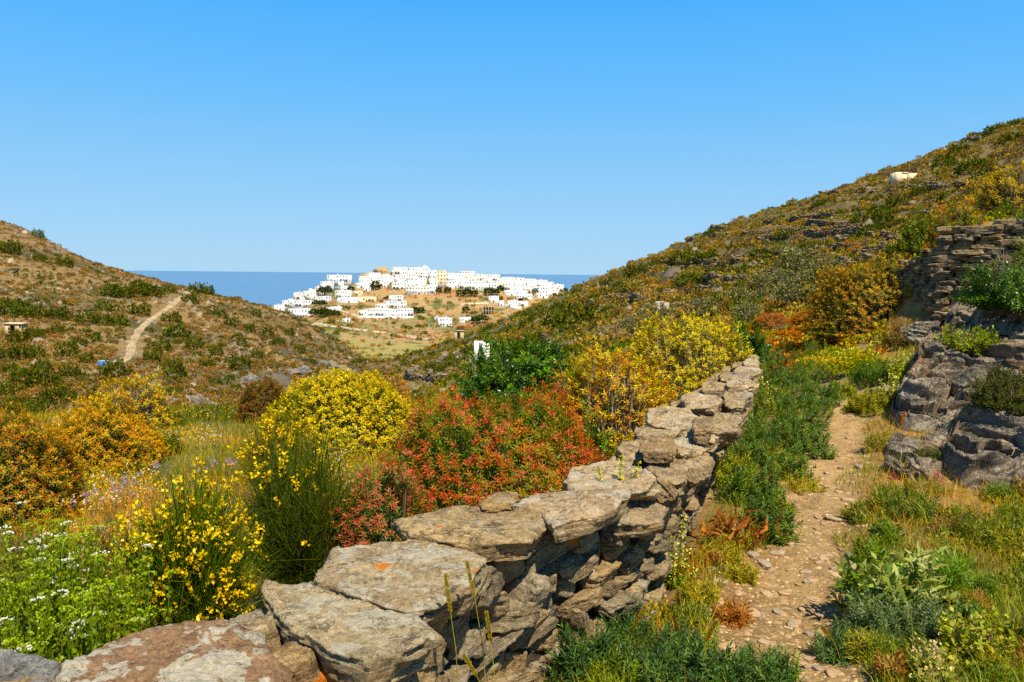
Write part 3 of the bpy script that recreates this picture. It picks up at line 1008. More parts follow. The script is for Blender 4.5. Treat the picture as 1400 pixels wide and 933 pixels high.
CRAGS = [
    ((1385, 650), 6.5, (.85, .9, .46), .1, 64, (0.225, 0.19, 0.155), 'low dark schist ledge undercut at the lower edge of the bank'),
    ((1262, 645), 7.1, (.85, .9, .22), .4, 65, (0.315, 0.26, 0.195), 'flat pale rock shelf level with the path under the big crag'),
    ((1402, 545), 7.4, (.5, .7, .6), 0, 72, (0.28, 0.245, 0.20), 'grey rock block half hidden by the dark bush on the bank'),
    ((1232, 548), 9.0, (.34, .8, .28), .5, 67, (0.33, 0.25, 0.17), 'slim slanting stone slab leaning on the green bank'),
    ((1175, 508), 11.2, (.30, .62, .16), -.5, 68, (0.32, 0.24, 0.155), 'long tilted stone lying on the bare red earth bank'),
    ((1190, 518), 10.9, (.28, .3, .16), .4, 69, (0.36, 0.30, 0.22), 'small pale stone under the long tilted stone on the earth bank'),
    ((1262, 455), 11.8, (.5, .7, .4), .2, 73, (0.27, 0.22, 0.16), 'squared stone block between the earth bank and the terrace wall'),
]
for (px, py), Y, size, rz, seed, col, lab in CRAGS:
    o = link('crag', crag_mesh('crag', size, seed, col=col), M_CRAG, None, at(px, py, Y))
    o.rotation_euler = (0.1, -.30, rz)
    tag(o, lab, 'rock', 'rock outcrops on the bank')


# -------- the continuous outcrop that climbs from the path to the terrace wall
def outcrop():
    us = np.concatenate([np.linspace(1165, 1440, 420), np.linspace(1441, 1800, 200)])
    ds = np.concatenate([np.linspace(5.6, 9.6, 820), np.linspace(9.61, 13.0, 280)])
    PX, DD = np.meshgrid(us, ds)
    px, d = PX.ravel(), DD.ravel()
    x, y = (px - 700) / FPX * d, d
    z0 = height(x, y)
    wob = fbm(x * 1.3, y * 1.3, 0, 2, 71, .5)
    wob2 = fbm(x * 2.4, y * 2.4, 4, 2, 72, .5)
    front = np.interp(px, [1190, 1215, 1250, 1300, 1350, 1400, 1500], [8.9, 8.25, 7.85, 7.55, 7.35, 7.1, 6.8]) + wob * .35
    left = np.interp(d, [7.0, 8.3, 9.2, 10.2, 11.2, 13], [1200, 1203, 1226, 1252, 1282, 1300]) + wob * 26
    m = sstep(0, .45, d - front) * sstep(0, 30, px - left) * (1 - sstep(11.6, 12.6, d))
    lift = m * (.30 + .16 * wob + .10 * sstep(8.4, 9.6, d) + .06 * sstep(9.6, 10.6, d))
    # lower ledge toward the viewer and the flat shelf beside the path
    f2 = np.interp(px, [1290, 1320, 1400, 1500], [6.9, 6.45, 6.15, 5.9]) + wob2 * .14
    m2 = sstep(0, .16, d - f2) * sstep(1285, 1330, px + wob * 25) * (1 - sstep(7.6, 8.6, d))
    lift = np.maximum(lift, m2 * (.22 + .08 * wob))
    m3 = sstep(6.55, 6.75, d + wob2 * .2) * (1 - sstep(7.5, 7.8, d)) * sstep(1205, 1225, px + wob * 18) * (1 - sstep(1300, 1330, px))
    lift = np.maximum(lift, m3 * .075)
    on = np.clip(np.maximum(np.maximum(m, m2), m3 * .8), 0, 1)
    # beds dipping up to the right: each ends in a small ragged step
    zz = z0 + lift
    t = x * .80 - zz * 1.25 + y * .22
    wz = fbm(x * 1.4, y * 1.4, zz * 2.0, 3, 81, .55)
    t = t + .16 * wz
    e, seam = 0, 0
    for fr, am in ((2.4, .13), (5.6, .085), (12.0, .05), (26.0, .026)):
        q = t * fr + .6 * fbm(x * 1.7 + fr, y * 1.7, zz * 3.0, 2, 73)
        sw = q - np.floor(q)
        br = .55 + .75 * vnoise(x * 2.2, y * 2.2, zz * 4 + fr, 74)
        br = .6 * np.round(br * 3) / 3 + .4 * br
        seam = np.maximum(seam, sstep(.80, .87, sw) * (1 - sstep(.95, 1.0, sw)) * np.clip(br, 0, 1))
        e = e + am * (np.where(sw < .86, sw / .86, (1 - sw) / .14) - .5) * br
    # cross joints that break the beds into blocks
    jq = x * 1.5 + zz * 1.9 + y * .4 + .5 * wz
    jf = jq - np.floor(jq)
    e = e - .05 * sstep(.90, .95, jf) * (1 - sstep(.97, 1.0, jf)) + .09 * _hash(np.floor(jq).astype(np.int64), np.floor(t * 5.6 + .6 * wz).astype(np.int64), np.zeros(len(x), np.int64), 82) + .03 * _hash(np.floor(jq * 3.1).astype(np.int64), np.floor(t * 17).astype(np.int64), np.zeros(len(x), np.int64), 83)
    e = e + .04 * fbm(x * 9, y * 9, zz * 12, 5, 75, .7)
    e = e * 1.3
    z = zz + e * on * .75 - .06 * (1 - on) - .02
    xx = x - .16 * on * e
    y = y - .62 * on * e
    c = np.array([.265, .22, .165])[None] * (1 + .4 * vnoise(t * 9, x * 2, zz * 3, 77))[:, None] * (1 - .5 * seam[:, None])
    w_ = sstep(.12, .4, fbm(x * 1.8, y * 1.8, zz * 2 + 8, 4, 78))[:, None] * .8
    c = c * (1 - w_) + np.array([.30, .20, .115]) * w_
    w_ = sstep(.1, .35, fbm(x * 2.3, y * 2.3, zz * 2 + 11, 4, 79))[:, None] * .6
    c = c * (1 - w_) + np.array([.19, .165, .135]) * w_
    keep = (on > .03).reshape(PX.shape)
    na = len(us)
    idx = np.arange(PX.size).reshape(PX.shape)
    k = keep[:-1, :-1] | keep[1:, :-1] | keep[:-1, 1:] | keep[1:, 1:]
    q = np.stack([idx[:-1, :-1], idx[:-1, 1:], idx[1:, 1:], idx[1:, :-1]], -1)[k]
    used = np.unique(q)
    mp = np.full(PX.size, -1)
    mp[used] = np.arange(len(used))
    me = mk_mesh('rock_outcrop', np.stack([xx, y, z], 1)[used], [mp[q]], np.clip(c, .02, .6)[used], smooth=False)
    a = me.attributes.new('Spot', 'FLOAT', 'POINT')
    sp = np.zeros(len(x))
    for sx, sy, rr in ((1262, 470, 14), (1272, 488, 16), (1225, 540, 10), (1240, 500, 10), (1232, 585, 9)):
        p_ = ground_hit(sx, sy, 5, 14)
        sp = np.maximum(sp, .92 - np.hypot(x - p_.x, y - p_.y) / (2 * rr * p_.y / FPX))
    a.data.foreach_set('value', np.clip(sp, 0, 1)[used].astype(np.float32))
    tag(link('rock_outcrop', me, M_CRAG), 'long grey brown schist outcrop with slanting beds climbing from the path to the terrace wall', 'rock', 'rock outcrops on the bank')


outcrop()


# -------- tall terrace wall above the crags
def terrace(name, label, A, B, ztop, zbot, seed, hr, lr, group, maxkeep=95, lean=.10):
    r = random.Random(seed)
    A, B = np.array(A), np.array(B)
    L = np.hypot(*(B - A))
    d = (B - A) / L
    nrm = np.array([d[1], -d[0]])
    if nrm[1] > 0:
        nrm = -nrm
    base = thing(name, label, 'stone wall', (A[0], A[1], zbot(0)), 0, group)
    base['kind'] = 'thing'
    pr = []
    for k in range(10):
        l, wd, th = r.uniform(*lr), r.uniform(.18, .3), r.uniform(*hr)
        pr.append((l, th, stone_mesh('wall_stone', rand_poly(l, wd, seed * 50 + k), th, seed * 31 + k, 70, 4, 8, rough=.09, dome=.0, strata=.10, col=np.array(TINT[(k + 3) % 6]) * .82, under=.98, outl=.1, cuts=3)))
    items = []
    z = min(zbot(0), zbot(1)) - .05
    top = max(ztop(t) for t in np.linspace(0, 1, 11))
    while z < top:
        h = r.uniform(*hr)
        s = -r.uniform(0, .15)
        while s < L:
            l, th, me = r.choice(pr)
            sc = r.uniform(.75, 1.2)
            t = min(max((s + l * sc / 2) / L, 0), 1)
            if zbot(t) - .1 < z < ztop(t) + r.uniform(-.06, .04):
                p = A + d * (s + l * sc / 2) - nrm * (lean * (z - zbot(t)) + r.uniform(-.045, .03))
                M = Matrix.Translation((p[0] - A[0], p[1] - A[1], z + h / 2 - zbot(0))) @ Matrix.Rotation(math.atan2(d[1], d[0]) + r.uniform(-.15, .15), 4, 'Z') @ Matrix.Rotation(r.uniform(-.08, .08), 4, 'Y') @ Matrix.Rotation(r.uniform(-.1, .1), 4, 'X') @ Matrix.Diagonal((sc, sc, h / th * 1.02, 1))
                items.append((M, me))
            s += l * sc * r.uniform(.88, 1.0)
        z += h * .96
    r.shuffle(items)
    items.sort(key=lambda q_: px_of(q_[0].translation.x + A[0], q_[0].translation.y + A[1]) > 1408)
    for M, me in items[:maxkeep]:
        o = link('wall_stone', me, M_STONE, base)
        o.matrix_local = M
    if len(items) > maxkeep:
        Vs, Q4, Q3, n0, Cc = [], [], [], 0, []
        for M, me in items[maxkeep:]:
            v = np.empty(len(me.vertices) * 3, np.float32)
            me.vertices.foreach_get('co', v)
            Vs.append(v.reshape(-1, 3) @ np.array(M.to_3x3()).T + np.array(M.translation))
            for p in me.polygons:
                (Q4 if len(p.vertices) == 4 else Q3).append([a + n0 for a in p.vertices])
            n0 += len(Vs[-1])
            Cc.append(np.tile(np.array(TINT[r.randrange(6)]) * .82, (len(Vs[-1]), 1)))
        o = link('rubble', mk_mesh('rubble', np.concatenate(Vs), [Q4, Q3], np.concatenate(Cc)), M_STONE, base)
        o['kind'] = 'stuff'
    # packed earth and rubble behind the face, painted dark as shadow between stones
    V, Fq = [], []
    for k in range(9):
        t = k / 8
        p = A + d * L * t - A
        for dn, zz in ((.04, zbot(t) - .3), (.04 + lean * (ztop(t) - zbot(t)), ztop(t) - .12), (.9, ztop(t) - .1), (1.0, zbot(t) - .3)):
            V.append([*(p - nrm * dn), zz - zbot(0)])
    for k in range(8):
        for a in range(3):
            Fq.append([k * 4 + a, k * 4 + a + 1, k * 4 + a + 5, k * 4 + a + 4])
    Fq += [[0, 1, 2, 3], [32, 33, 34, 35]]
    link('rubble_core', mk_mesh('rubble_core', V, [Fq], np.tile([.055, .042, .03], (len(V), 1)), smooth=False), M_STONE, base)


def zp(py, Y):
    return ray(700, py)[2] * Y


lin = lambda a, b: (lambda t: a + (b - a) * t)
pA, pB = ground_at(1212, 14.4), ground_at(1281, 12.95)
terrace('terrace_wall', 'recessed rough stone terrace wall of small stones beside the big orange bush', (pA.x, pA.y), (pB.x, pB.y), lin(zp(362, 14.4), zp(325, 12.95)), lin(zp(462, 14.4), zp(475, 12.95)), 7, (.045, .08), (.14, .28), 'tall terrace walls on the bank')
pA, pB = ground_at(1278, 12.9), ground_at(1600, 10.9)
terrace('terrace_wall', 'tall dark terrace wall of long flat stones above the crags', (pA.x, pA.y), (pB.x, pB.y), lin(zp(308, 12.9), zp(282, 10.9)), lin(zp(440, 12.9), zp(400, 10.9)), 8, (.04, .085), (.22, .60), 'tall terrace walls on the bank')
pA, pB = ground_at(1072, 19), ground_at(1128, 18)
terrace('field_wall', 'short stretch of pale flat stones under the small rust orange bush', (pA.x, pA.y), (pB.x, pB.y), lin(zp(460, 19), zp(458, 18)), lin(zp(470, 19), zp(470, 18)), 9, (.08, .11), (.4, .7), None)


# ------------------------------------------------------------------ plants
def unit(a):
    a = np.asarray(a, float)
    return a / np.maximum(np.linalg.norm(a, axis=-1, keepdims=True), 1e-9)


def frame(A):
    ref = np.where(np.abs(A[:, 2:3]) > 0.9, np.array([[1.0, 0, 0]]), np.array([[0, 0, 1.0]]))
    S = unit(np.cross(A, ref))
    return S, np.cross(S, A)


class Growth:
    """collects leaves, stems and petals of one part as arrays"""

    def __init__(self, seed):
        self.r = np.random.default_rng(seed)
        self.V, self.Q, self.T, self.C, self.n = [], [], [], [], 0

    def _add(self, V, C, q=None, t=None):
        self.V.append(V)
        self.C.append(C)
        if q is not None:
            self.Q.append(q + self.n)
        if t is not None:
            self.T.append(t + self.n)
        self.n += len(V)

    def cols(self, c, n, var=0.18, hue=0.06):
        c = np.asarray(c, float)
        if c.ndim == 1:
            c = np.tile(c, (n, 1))
        k = np.exp(self.r.normal(0, var, (n, 1)))
        h = np.exp(self.r.normal(0, hue, (n, 3)))
        return np.clip(c * k * h, 0.001, 0.9)

    def leaves(self, P, A, L, W, C, curl=0.25, mid=0.45, S=None):
        n = len(P)
        if not n:
            return
        A = unit(A)
        if S is None:
            S, U = frame(A)
            ph = self.r.uniform(0, 2 * math.pi, (n, 1))
            S, U = S * np.cos(ph) + U * np.sin(ph), U * np.cos(ph) - S * np.sin(ph)
        else:
            S = unit(S)
            U = np.cross(S, A)
        L = np.broadcast_to(np.asarray(L, float), (n,))[:, None]
        W = np.broadcast_to(np.asarray(W, float), (n,))[:, None]
        m = P + A * L * mid + U * L * curl * 0.25
        tip = P + A * L - U * L * curl * 0.35
        V = np.stack([P, m - S * W * .5, tip, m + S * W * .5], 1).reshape(-1, 3)
        q = np.arange(n * 4).reshape(n, 4)
        self._add(V, np.repeat(C, 4, 0), q)

    def tubes(self, P0, P1, r0, r1, C):
        n = len(P0)
        if not n:
            return
        A = unit(P1 - P0)
        S, U = frame(A)
        r0 = np.broadcast_to(np.asarray(r0, float), (n,))[:, None]
        r1 = np.broadcast_to(np.asarray(r1, float), (n,))[:, None]
        ring = []
        for P, rr in ((P0, r0), (P1, r1)):
            for a in (0, 2.094, 4.189):
                ring.append(P + (S * math.cos(a) + U * math.sin(a)) * rr)
        V = np.stack(ring, 1).reshape(-1, 3)
        b = (np.arange(n) * 6)[:, None]
        q = np.concatenate([b + np.array([[i, (i + 1) % 3, 3 + (i + 1) % 3, 3 + i]]) for i in range(3)])
        self._add(V, np.repeat(C, 6, 0), q)

    def blades(self, P, A, L, W, C, bend=0.4):
        """grass: three sections, bending over"""
        n = len(P)
        A = unit(A)
        S, U = frame(A)
        ph = self.r.uniform(0, 2 * math.pi, (n, 1))
        S, U = S * np.cos(ph) + U * np.sin(ph), U * np.cos(ph) - S * np.sin(ph)
        L = np.broadcast_to(np.asarray(L, float), (n,))[:, None]
        W = np.broadcast_to(np.asarray(W, float), (n,))[:, None]
        b = (np.broadcast_to(np.asarray(bend, float), (n,))[:, None]) * self.r.uniform(.3, 1.3, (n, 1))
        p1 = P + A * L * .5 + U * L * b * .18
        p2 = P + A * L * (1 - b * .3) + U * L * b * .75
        V = np.stack([P - S * W * .5, P + S * W * .5, p1 + S * W * .38, p1 - S * W * .38, p2], 1).reshape(-1, 3)
        k = (np.arange(n) * 5)[:, None]
        c = np.repeat(C, 5, 0)
        self._add(V, c, k + np.array([[0, 1, 2, 3]]), k + np.array([[3, 2, 4]]))

    def rosettes(self, P, A, nl, L, W, ctop, clow, e0=30, e1=105, step=0.0, var=.2, crown=.25):
        """whorls of leaves round the tips of shoots: ctop at the crown, clow below"""
        n = len(P)
        A = unit(A)
        S, U = frame(A)
        k = np.tile(np.arange(nl), n)
        i = np.repeat(np.arange(n), nl)
        t = k / max(nl - 1, 1)
        phi = k * 2.39996 + self.r.uniform(0, 6.28, n)[i]
        e = np.radians(e0 + (e1 - e0) * t + self.r.normal(0, 9, len(k)))
        D = A[i] * np.cos(e)[:, None] + (S[i] * np.cos(phi)[:, None] + U[i] * np.sin(phi)[:, None]) * np.sin(e)[:, None]
        base = P[i] - A[i] * (t * step)[:, None]
        side = np.cross(D, A[i] + 1e-4)
        f = np.clip((t - crown) * 1.8, 0, 1)[:, None]
        ct = ctop if np.ndim(ctop) > 1 else np.tile(np.asarray(ctop, float), (n, 1))
        cl = clow if np.ndim(clow) > 1 else np.tile(np.asarray(clow, float), (n, 1))
        C = self.cols(ct[i] * (1 - f) + cl[i] * f, len(k), var)
        ll = np.broadcast_to(np.asarray(L, float), (n,))[i] * self.r.uniform(.75, 1.2, len(k))
        self.leaves(base, D, ll, W * self.r.uniform(.8, 1.2, len(k)), C, .3, .5, side)

    def build(self, name, mat, parent=None):
        return link(name, self.mesh(name), mat, parent)

    def mesh(self, name):
        f = []
        if self.Q:
            f.append(np.concatenate(self.Q))
        if self.T:
            f.append(np.concatenate(self.T))
        return mk_mesh(name, np.concatenate(self.V), f, np.concatenate(self.C), smooth=False)


def dome(r, n, size, lump=0.16, seed=0, inner=(0.80, 1.0), low=-0.15, holes=0.0, sq=.62):
    """points in the outer shell of an uneven mound: positions from its base centre, outward directions"""
    sx, sy, sz = size
    m = int(n * (2.2 if holes else 1.15))
    z = r.uniform(low, 1, m)
    a = r.uniform(0, 2 * math.pi, m)
    s = np.sqrt(np.maximum(0, 1 - z * z))
    s = s ** sq
    D = np.stack([s * np.cos(a), s * np.sin(a), z], 1)
    k = 1 + lump * fbm(D[:, 0] * 2.4 + seed, D[:, 1] * 2.4, D[:, 2] * 2.4 - seed, 3, seed + 1) * 1.9 + lump * .5 * fbm(D[:, 0] * 7, D[:, 1] * 7 + seed, D[:, 2] * 7, 2, seed + 4)
    if holes:
        h = fbm(D[:, 0] * 3.5 + seed * 2, D[:, 1] * 3.5, D[:, 2] * 3.5, 3, seed + 8)
        ok = h > (holes - 1) * .5
        D, k = D[ok], k[ok]
    D, k = D[:n], k[:n]
    k = k * r.uniform(inner[0], inner[1], len(k)) ** 0.7
    P = D * k[:, None] * np.array([sx, sy, sz])
    P[:, 2] = np.maximum(P[:, 2], 0.015 * sz)
    Nn = unit(np.stack([D[:, 0] * .8, D[:, 1] * .8, D[:, 2]], 1) / np.array([sx, sy, sz]))
    return P, Nn


def stems(g, P, r0=0.012, r1=0.004, c=(0.16, 0.12, 0.08), spread=.10, frac=1.0, seg=2):
    """branches from the foot of the plant out to the given shoot tips, forking on the way"""
    k = int(len(P) * frac)
    if not k:
        return
    T = P[:k]
    n = k
    ang = np.arctan2(T[:, 1], T[:, 0])
    B = np.stack([np.cos(ang), np.sin(ang), np.zeros(n)], 1) * spread * np.abs(g.r.normal(.5, .4, (n, 1)))
    B[:, 2] = -.03
    M = B * .45 + T * .5
    M[:, 2] = T[:, 2] * .42
    M += g.r.normal(0, .02, (n, 3)) * np.linalg.norm(T, axis=1, keepdims=True)
    M2 = M * .45 + T * .6
    M2 += g.r.normal(0, .015, (n, 3)) * np.linalg.norm(T, axis=1, keepdims=True)
    C = g.cols(c, n, .25)
    g.tubes(B, M, r0, (r0 + r1) * .5, C)
    g.tubes(M, M2, (r0 + r1) * .5, (r0 + 2 * r1) / 3, C)
    g.tubes(M2, T, (r0 + 2 * r1) / 3, r1, C)


def spot_of(px0, px1, ptop, Y):
    ptop = ptop - 6 - 20.0 / Y
    """foot, half width and height of a plant that spans these photo columns and reaches this row, at distance Y"""
    b = ground_at((px0 + px1) / 2, Y)
    return b, (px1 - px0) * .5 * Y / FPX, ray((px0 + px1) / 2, ptop)[2] * Y - b.z


def spurge(name, label, px0, px1, ptop, Y, tops, low, seed, n=900, nl=9, L=.05, W=.012, lump=.16, holes=0.0, bare=0.0, depth=1.0, group='spurge mounds', second=None, inner=(.78, 1.0), lowz=-.1, up=.5, stemc=(0.17, 0.13, 0.09), crown=.35, e0=25, e1=100, sq=.62):
    b, hw, h = spot_of(px0, px1, ptop, Y)
    t = thing(name, label, 'bush', b, 0, group)
    g = Growth(seed)
    P, Nn = dome(g.r, n, (hw, hw * depth, h * .93), lump, seed, inner, lowz, holes, sq)
    A = unit(Nn + np.array([0, 0, up]) + g.r.normal(0, .22, P.shape))
    tops = np.asarray(tops, float)
    pick = fbm(P[:, 0] / hw * 2.2 + seed, P[:, 1] / hw * 2.2, P[:, 2] / hw * 2.2, 2, seed + 2) * .7 + .5 + g.r.normal(0, .28, len(P))
    ct = tops[np.clip((pick * len(tops)).astype(int), 0, len(tops) - 1)]
    g.rosettes(P, A, nl, L, W, ct, low, e0, e1, step=L * .7, crown=crown)
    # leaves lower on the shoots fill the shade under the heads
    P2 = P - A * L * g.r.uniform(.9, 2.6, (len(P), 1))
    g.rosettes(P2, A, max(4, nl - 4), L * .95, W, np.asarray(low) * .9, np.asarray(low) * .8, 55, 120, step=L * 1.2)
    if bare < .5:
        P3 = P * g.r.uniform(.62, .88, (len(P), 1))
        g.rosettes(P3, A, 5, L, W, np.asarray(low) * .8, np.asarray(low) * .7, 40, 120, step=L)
    g.build('foliage', M_LEAF, t)
    s = Growth(seed + 1)
    stems(s, P[: int(160 + 500 * bare)] - A[: int(160 + 500 * bare)] * L, .010 + .004 * bare, .0035, stemc, hw * .18)
    s.build('branchwork', M_STEM, t)
    return t


YEL = [srgb(230, 196, 0), srgb(240, 210, 8), srgb(206, 176, 0), srgb(150, 150, 20)]
ORA = [srgb(234, 166, 32), srgb(226, 140, 34), srgb(234, 184, 34), srgb(208, 120, 40), srgb(146, 140, 40)]
GOLD = [srgb(234, 192, 40), srgb(228, 166, 44), srgb(232, 204, 46), srgb(206, 128, 60)]
REDP = [srgb(204, 98, 68), srgb(206, 130, 56), srgb(214, 104, 80), srgb(180, 92, 50), srgb(160, 140, 50)]
GLEAF = srgb(118, 140, 38)
DLEAF = srgb(66, 84, 22)

spurge('spurge_mound', 'big round spurge mound covered in bright yellow flower heads', 352, 576, 507, 10.8, YEL, srgb(128, 128, 22), 201, 3400, 8, .040, .018, .09, depth=.9, e0=25, e1=95, up=.35, crown=.6, sq=.95, inner=(.88, 1.0))
spurge('spurge_bush', 'broad red spurge bush pressed against the back of the stone wall', 505, 856, 536, 5.2, REDP, GLEAF, 202, 4200, 11, .038, .0075, .10, holes=0, inner=(.88, 1.0), depth=.62, up=.6, crown=.55, e1=88)
spurge('spurge_bush', 'lower pink headed spurge bush spilling toward the thick tan slab beside the broom', 428, 600, 620, 4.55, [srgb(208, 98, 80), srgb(216, 118, 92), srgb(186, 118, 58)], srgb(84, 108, 34), 203, 1100, 11, .034, .0065, .2, holes=.25, depth=.6, up=.7, crown=.28)
spurge('spurge_bush', 'rust orange spurge bush cut off by the left edge of the photo', -80, 104, 566, 7.4, ORA, srgb(104, 104, 26), 204, 2600, 9, .040, .010, .16, crown=.22, depth=.9)
spurge('spurge_bush', 'second rounded amber spurge bush with a dark hollow at its foot', 60, 218, 558, 9.6, [srgb(240, 176, 18), srgb(236, 152, 22), srgb(242, 194, 20)], srgb(124, 120, 26), 205, 2200, 9, .042, .011, .2, crown=.28, lowz=.12, depth=.9)
spurge('spurge_bush', 'open straggling amber spurge with bare grey branches before the far slope', 104, 230, 520, 13.0, GOLD[:3], srgb(120, 108, 24), 206, 900, 9, .055, .014, .22, holes=.35, bare=.8, lowz=.1, stemc=(.30, .26, .21))
spurge('spurge_bush', 'brownish green spurge mound touching the yellow mound', 322, 392, 521, 14.0, [srgb(140, 100, 24), srgb(150, 84, 24), srgb(120, 104, 28)], srgb(84, 78, 24), 207, 1300, 8, .045, .011, .12)
spurge('spurge_bush', 'small orange spurge top showing behind the yellow mound', 486, 566, 514, 15.0, ORA[:2], srgb(110, 80, 26), 208, 500, 8, .06, .014, .12)
spurge('spurge_bush', 'golden spurge with many bare pale stems behind the middle of the wall', 738, 942, 470, 7.6, GOLD, srgb(146, 122, 34), 209, 3300, 9, .040, .011, .18, holes=.2, bare=1.0, inner=(.62, 1.0), lowz=0, stemc=(.34, .29, .23), depth=.8)
spurge('spurge_bush', 'lemon yellow spurge with grey stems at the far end of the wall', 834, 1024, 430, 10.2, [srgb(230, 202, 14), srgb(238, 212, 22), srgb(226, 180, 20)], srgb(130, 124, 28), 210, 3000, 9, .048, .014, .18, holes=.2, bare=.8, inner=(.66, 1.0), lowz=0, stemc=(.34, .29, .23), depth=.8)
spurge('spurge_bush', 'tall dark spurge bush dotted with orange heads beside the terrace wall', 1110, 1256, 352, 14.6, [srgb(228, 168, 36), srgb(214, 142, 36), srgb(230, 188, 40), srgb(130, 126, 36)], srgb(80, 82, 22), 211, 3000, 8, .05, .014, .14, depth=.9, lowz=-.25, up=.3, crown=.3)
spurge('spurge_bush', 'small rust orange spurge next to the tall dark one', 1082, 1134, 428, 19.5, [srgb(204, 126, 50), srgb(196, 138, 54)], srgb(126, 106, 40), 212, 520, 8, .07, .018, .12)
spurge('spurge_bush', 'faded red spurge among dark shrubs beyond the wall end', 1028, 1078, 432, 24, [srgb(200, 122, 66), srgb(184, 124, 60)], srgb(130, 104, 50), 213, 420, 8, .08, .02, .14)
spurge('spurge_bush', 'thin yellow orange spurge on top of the tall terrace wall', 1262, 1345, 276, 13.6, [srgb(206, 150, 14), srgb(200, 110, 16)], srgb(120, 110, 24), 214, 420, 8, .055, .014, .3, holes=.4, depth=.6, bare=.4)
spurge('spurge_bush', 'tall airy yellow spurge above the terrace wall against the slope', 1330, 1420, 228, 14.5, [srgb(212, 176, 14), srgb(200, 160, 16)], srgb(120, 110, 24), 215, 420, 8, .065, .017, .3, holes=.5, bare=.8, lowz=.1, depth=.6)
spurge('spurge_bush', 'little yellow flowering bush in front of the tall dark orange one', 1098, 1142, 492, 12.3, [srgb(214, 186, 14)], srgb(140, 130, 24), 216, 300, 7, .05, .016, .2)


def leafy(name, label, cat, px0, px1, ptop, Y, cols, seed, n=4000, L=.05, W=.02, lump=.2, depth=.9, mat=None, group=None, up=.6, shoots=260, holes=0.0, lowz=-.1, per=16, inner=(.55, 1.0), shoot=.16, stemc=(.13, .10, .07), bare=120, lift=0.0):
    """evergreen bush: leaves set along short upright shoots"""
    b, hw, h = spot_of(px0, px1, ptop, Y)
    b.z += lift
    h -= lift
    t = thing(name, label, cat, b, 0, group)
    leafy_parts(t, (hw, hw * depth, h * .95), cols, seed, L, W, lump, mat or M_LEAF, up, shoots, holes, lowz, per, inner, shoot, stemc, bare)
    return t


def leafy_parts(t, size, cols, seed, L, W, lump, mat, up, shoots, holes, lowz, per, inner, shoot, stemc, bare):
    g = Growth(seed)
    P, Nn = dome(g.r, shoots, size, lump, seed, inner, lowz, holes)
    A = unit(Nn * .8 + np.array([0, 0, up]) + g.r.normal(0, .25, P.shape))
    k = np.tile(np.arange(per), len(P))
    i = np.repeat(np.arange(len(P)), per)
    tt = k / per
    S, U = frame(A)
    ph = k * 2.39996 + g.r.uniform(0, 6.28, len(P))[i]
    e = np.radians(28 + 48 * (1 - tt) + g.r.normal(0, 10, len(k)))
    D = A[i] * np.cos(e)[:, None] + (S[i] * np.cos(ph)[:, None] + U[i] * np.sin(ph)[:, None]) * np.sin(e)[:, None]
    base = P[i] - A[i] * (shoot * (1 - tt))[:, None]
    cols = np.asarray(cols, float)
    ci = np.clip(g.r.integers(0, len(cols), len(P)), 0, len(cols) - 1)
    C = g.cols(cols[ci][i], len(k), .2)
    g.leaves(base, D, L * g.r.uniform(.7, 1.2, len(k)), W * g.r.uniform(.8, 1.2, len(k)), C, .25, .5, np.cross(D, A[i] + 1e-4))
    g.build('foliage', mat, t)
    if bare:
        s = Growth(seed + 1)
        q = P[:bare] - A[:bare] * shoot * .6
        stems(s, q, .011, .004, stemc, size[0] * .15)
        s.build('branchwork', M_STEM, t)


LENT = [srgb(66, 104, 22), srgb(84, 126, 26), srgb(50, 84, 18), srgb(110, 148, 34)]
leafy('lentisk_bush', 'glossy dark green lentisk bush standing behind the red spurge', 'bush', 616, 806, 456, 8.6, LENT, 301, L=.052, W=.017, shoots=2600, per=15, mat=M_GLOSSY, depth=.8, lump=.17, up=.35, shoot=.11, inner=(.7, 1.0), group='lentisk bushes', bare=160)
leafy('lentisk_bush', 'small bright green lentisk sprout beside the yellow mound', 'bush', 560, 628, 548, 9.4, LENT[1:2] + LENT[3:], 302, L=.055, W=.022, shoots=150, per=14, mat=M_GLOSSY, group='lentisk bushes', bare=40)
leafy('lentisk_bush', 'dark lentisk bush at the far end of the wall behind the lemon spurge', 'bush', 990, 1056, 438, 14.5, LENT[:3], 303, L=.07, W=.03, shoots=300, per=14, mat=M_GLOSSY, group='lentisk bushes', bare=60)
leafy('lentisk_bush', 'low green lentisk growing under the bare golden spurge', 'bush', 770, 868, 556, 6.6, LENT + [srgb(130, 130, 30)], 304, L=.05, W=.018, shoots=260, per=14, depth=.6, mat=M_GLOSSY, group='lentisk bushes', bare=60)
leafy('lentisk_bush', 'lush leafy green bush hanging over the upper crag', 'bush', 1316, 1450, 366, 9.4, [srgb(70, 102, 18), srgb(96, 128, 20), srgb(46, 76, 18)], 305, L=.042, W=.02, shoots=1000, per=15, mat=M_GLOSSY, lump=.3, group='lentisk bushes', lowz=-.6, bare=90, lift=.62)
leafy('heath_bush', 'dense dark olive bush with fine leaves on the right hand ledge', 'bush', 1338, 1450, 508, 7.2, [srgb(76, 82, 20), srgb(58, 66, 18), srgb(96, 96, 26)], 306, L=.026, W=.008, shoots=1100, per=18, lump=.2, group='dark bushes on the ledge', lowz=-.5, shoot=.12, lift=.36)
leafy('heath_bush', 'little olive tuft growing from the crack under the big crag', 'bush', 1262, 1310, 622, 6.9, [srgb(80, 88, 22), srgb(104, 100, 30)], 307, L=.03, W=.007, shoots=150, per=16, group='dark bushes on the ledge', bare=0, shoot=.08, lift=.10)
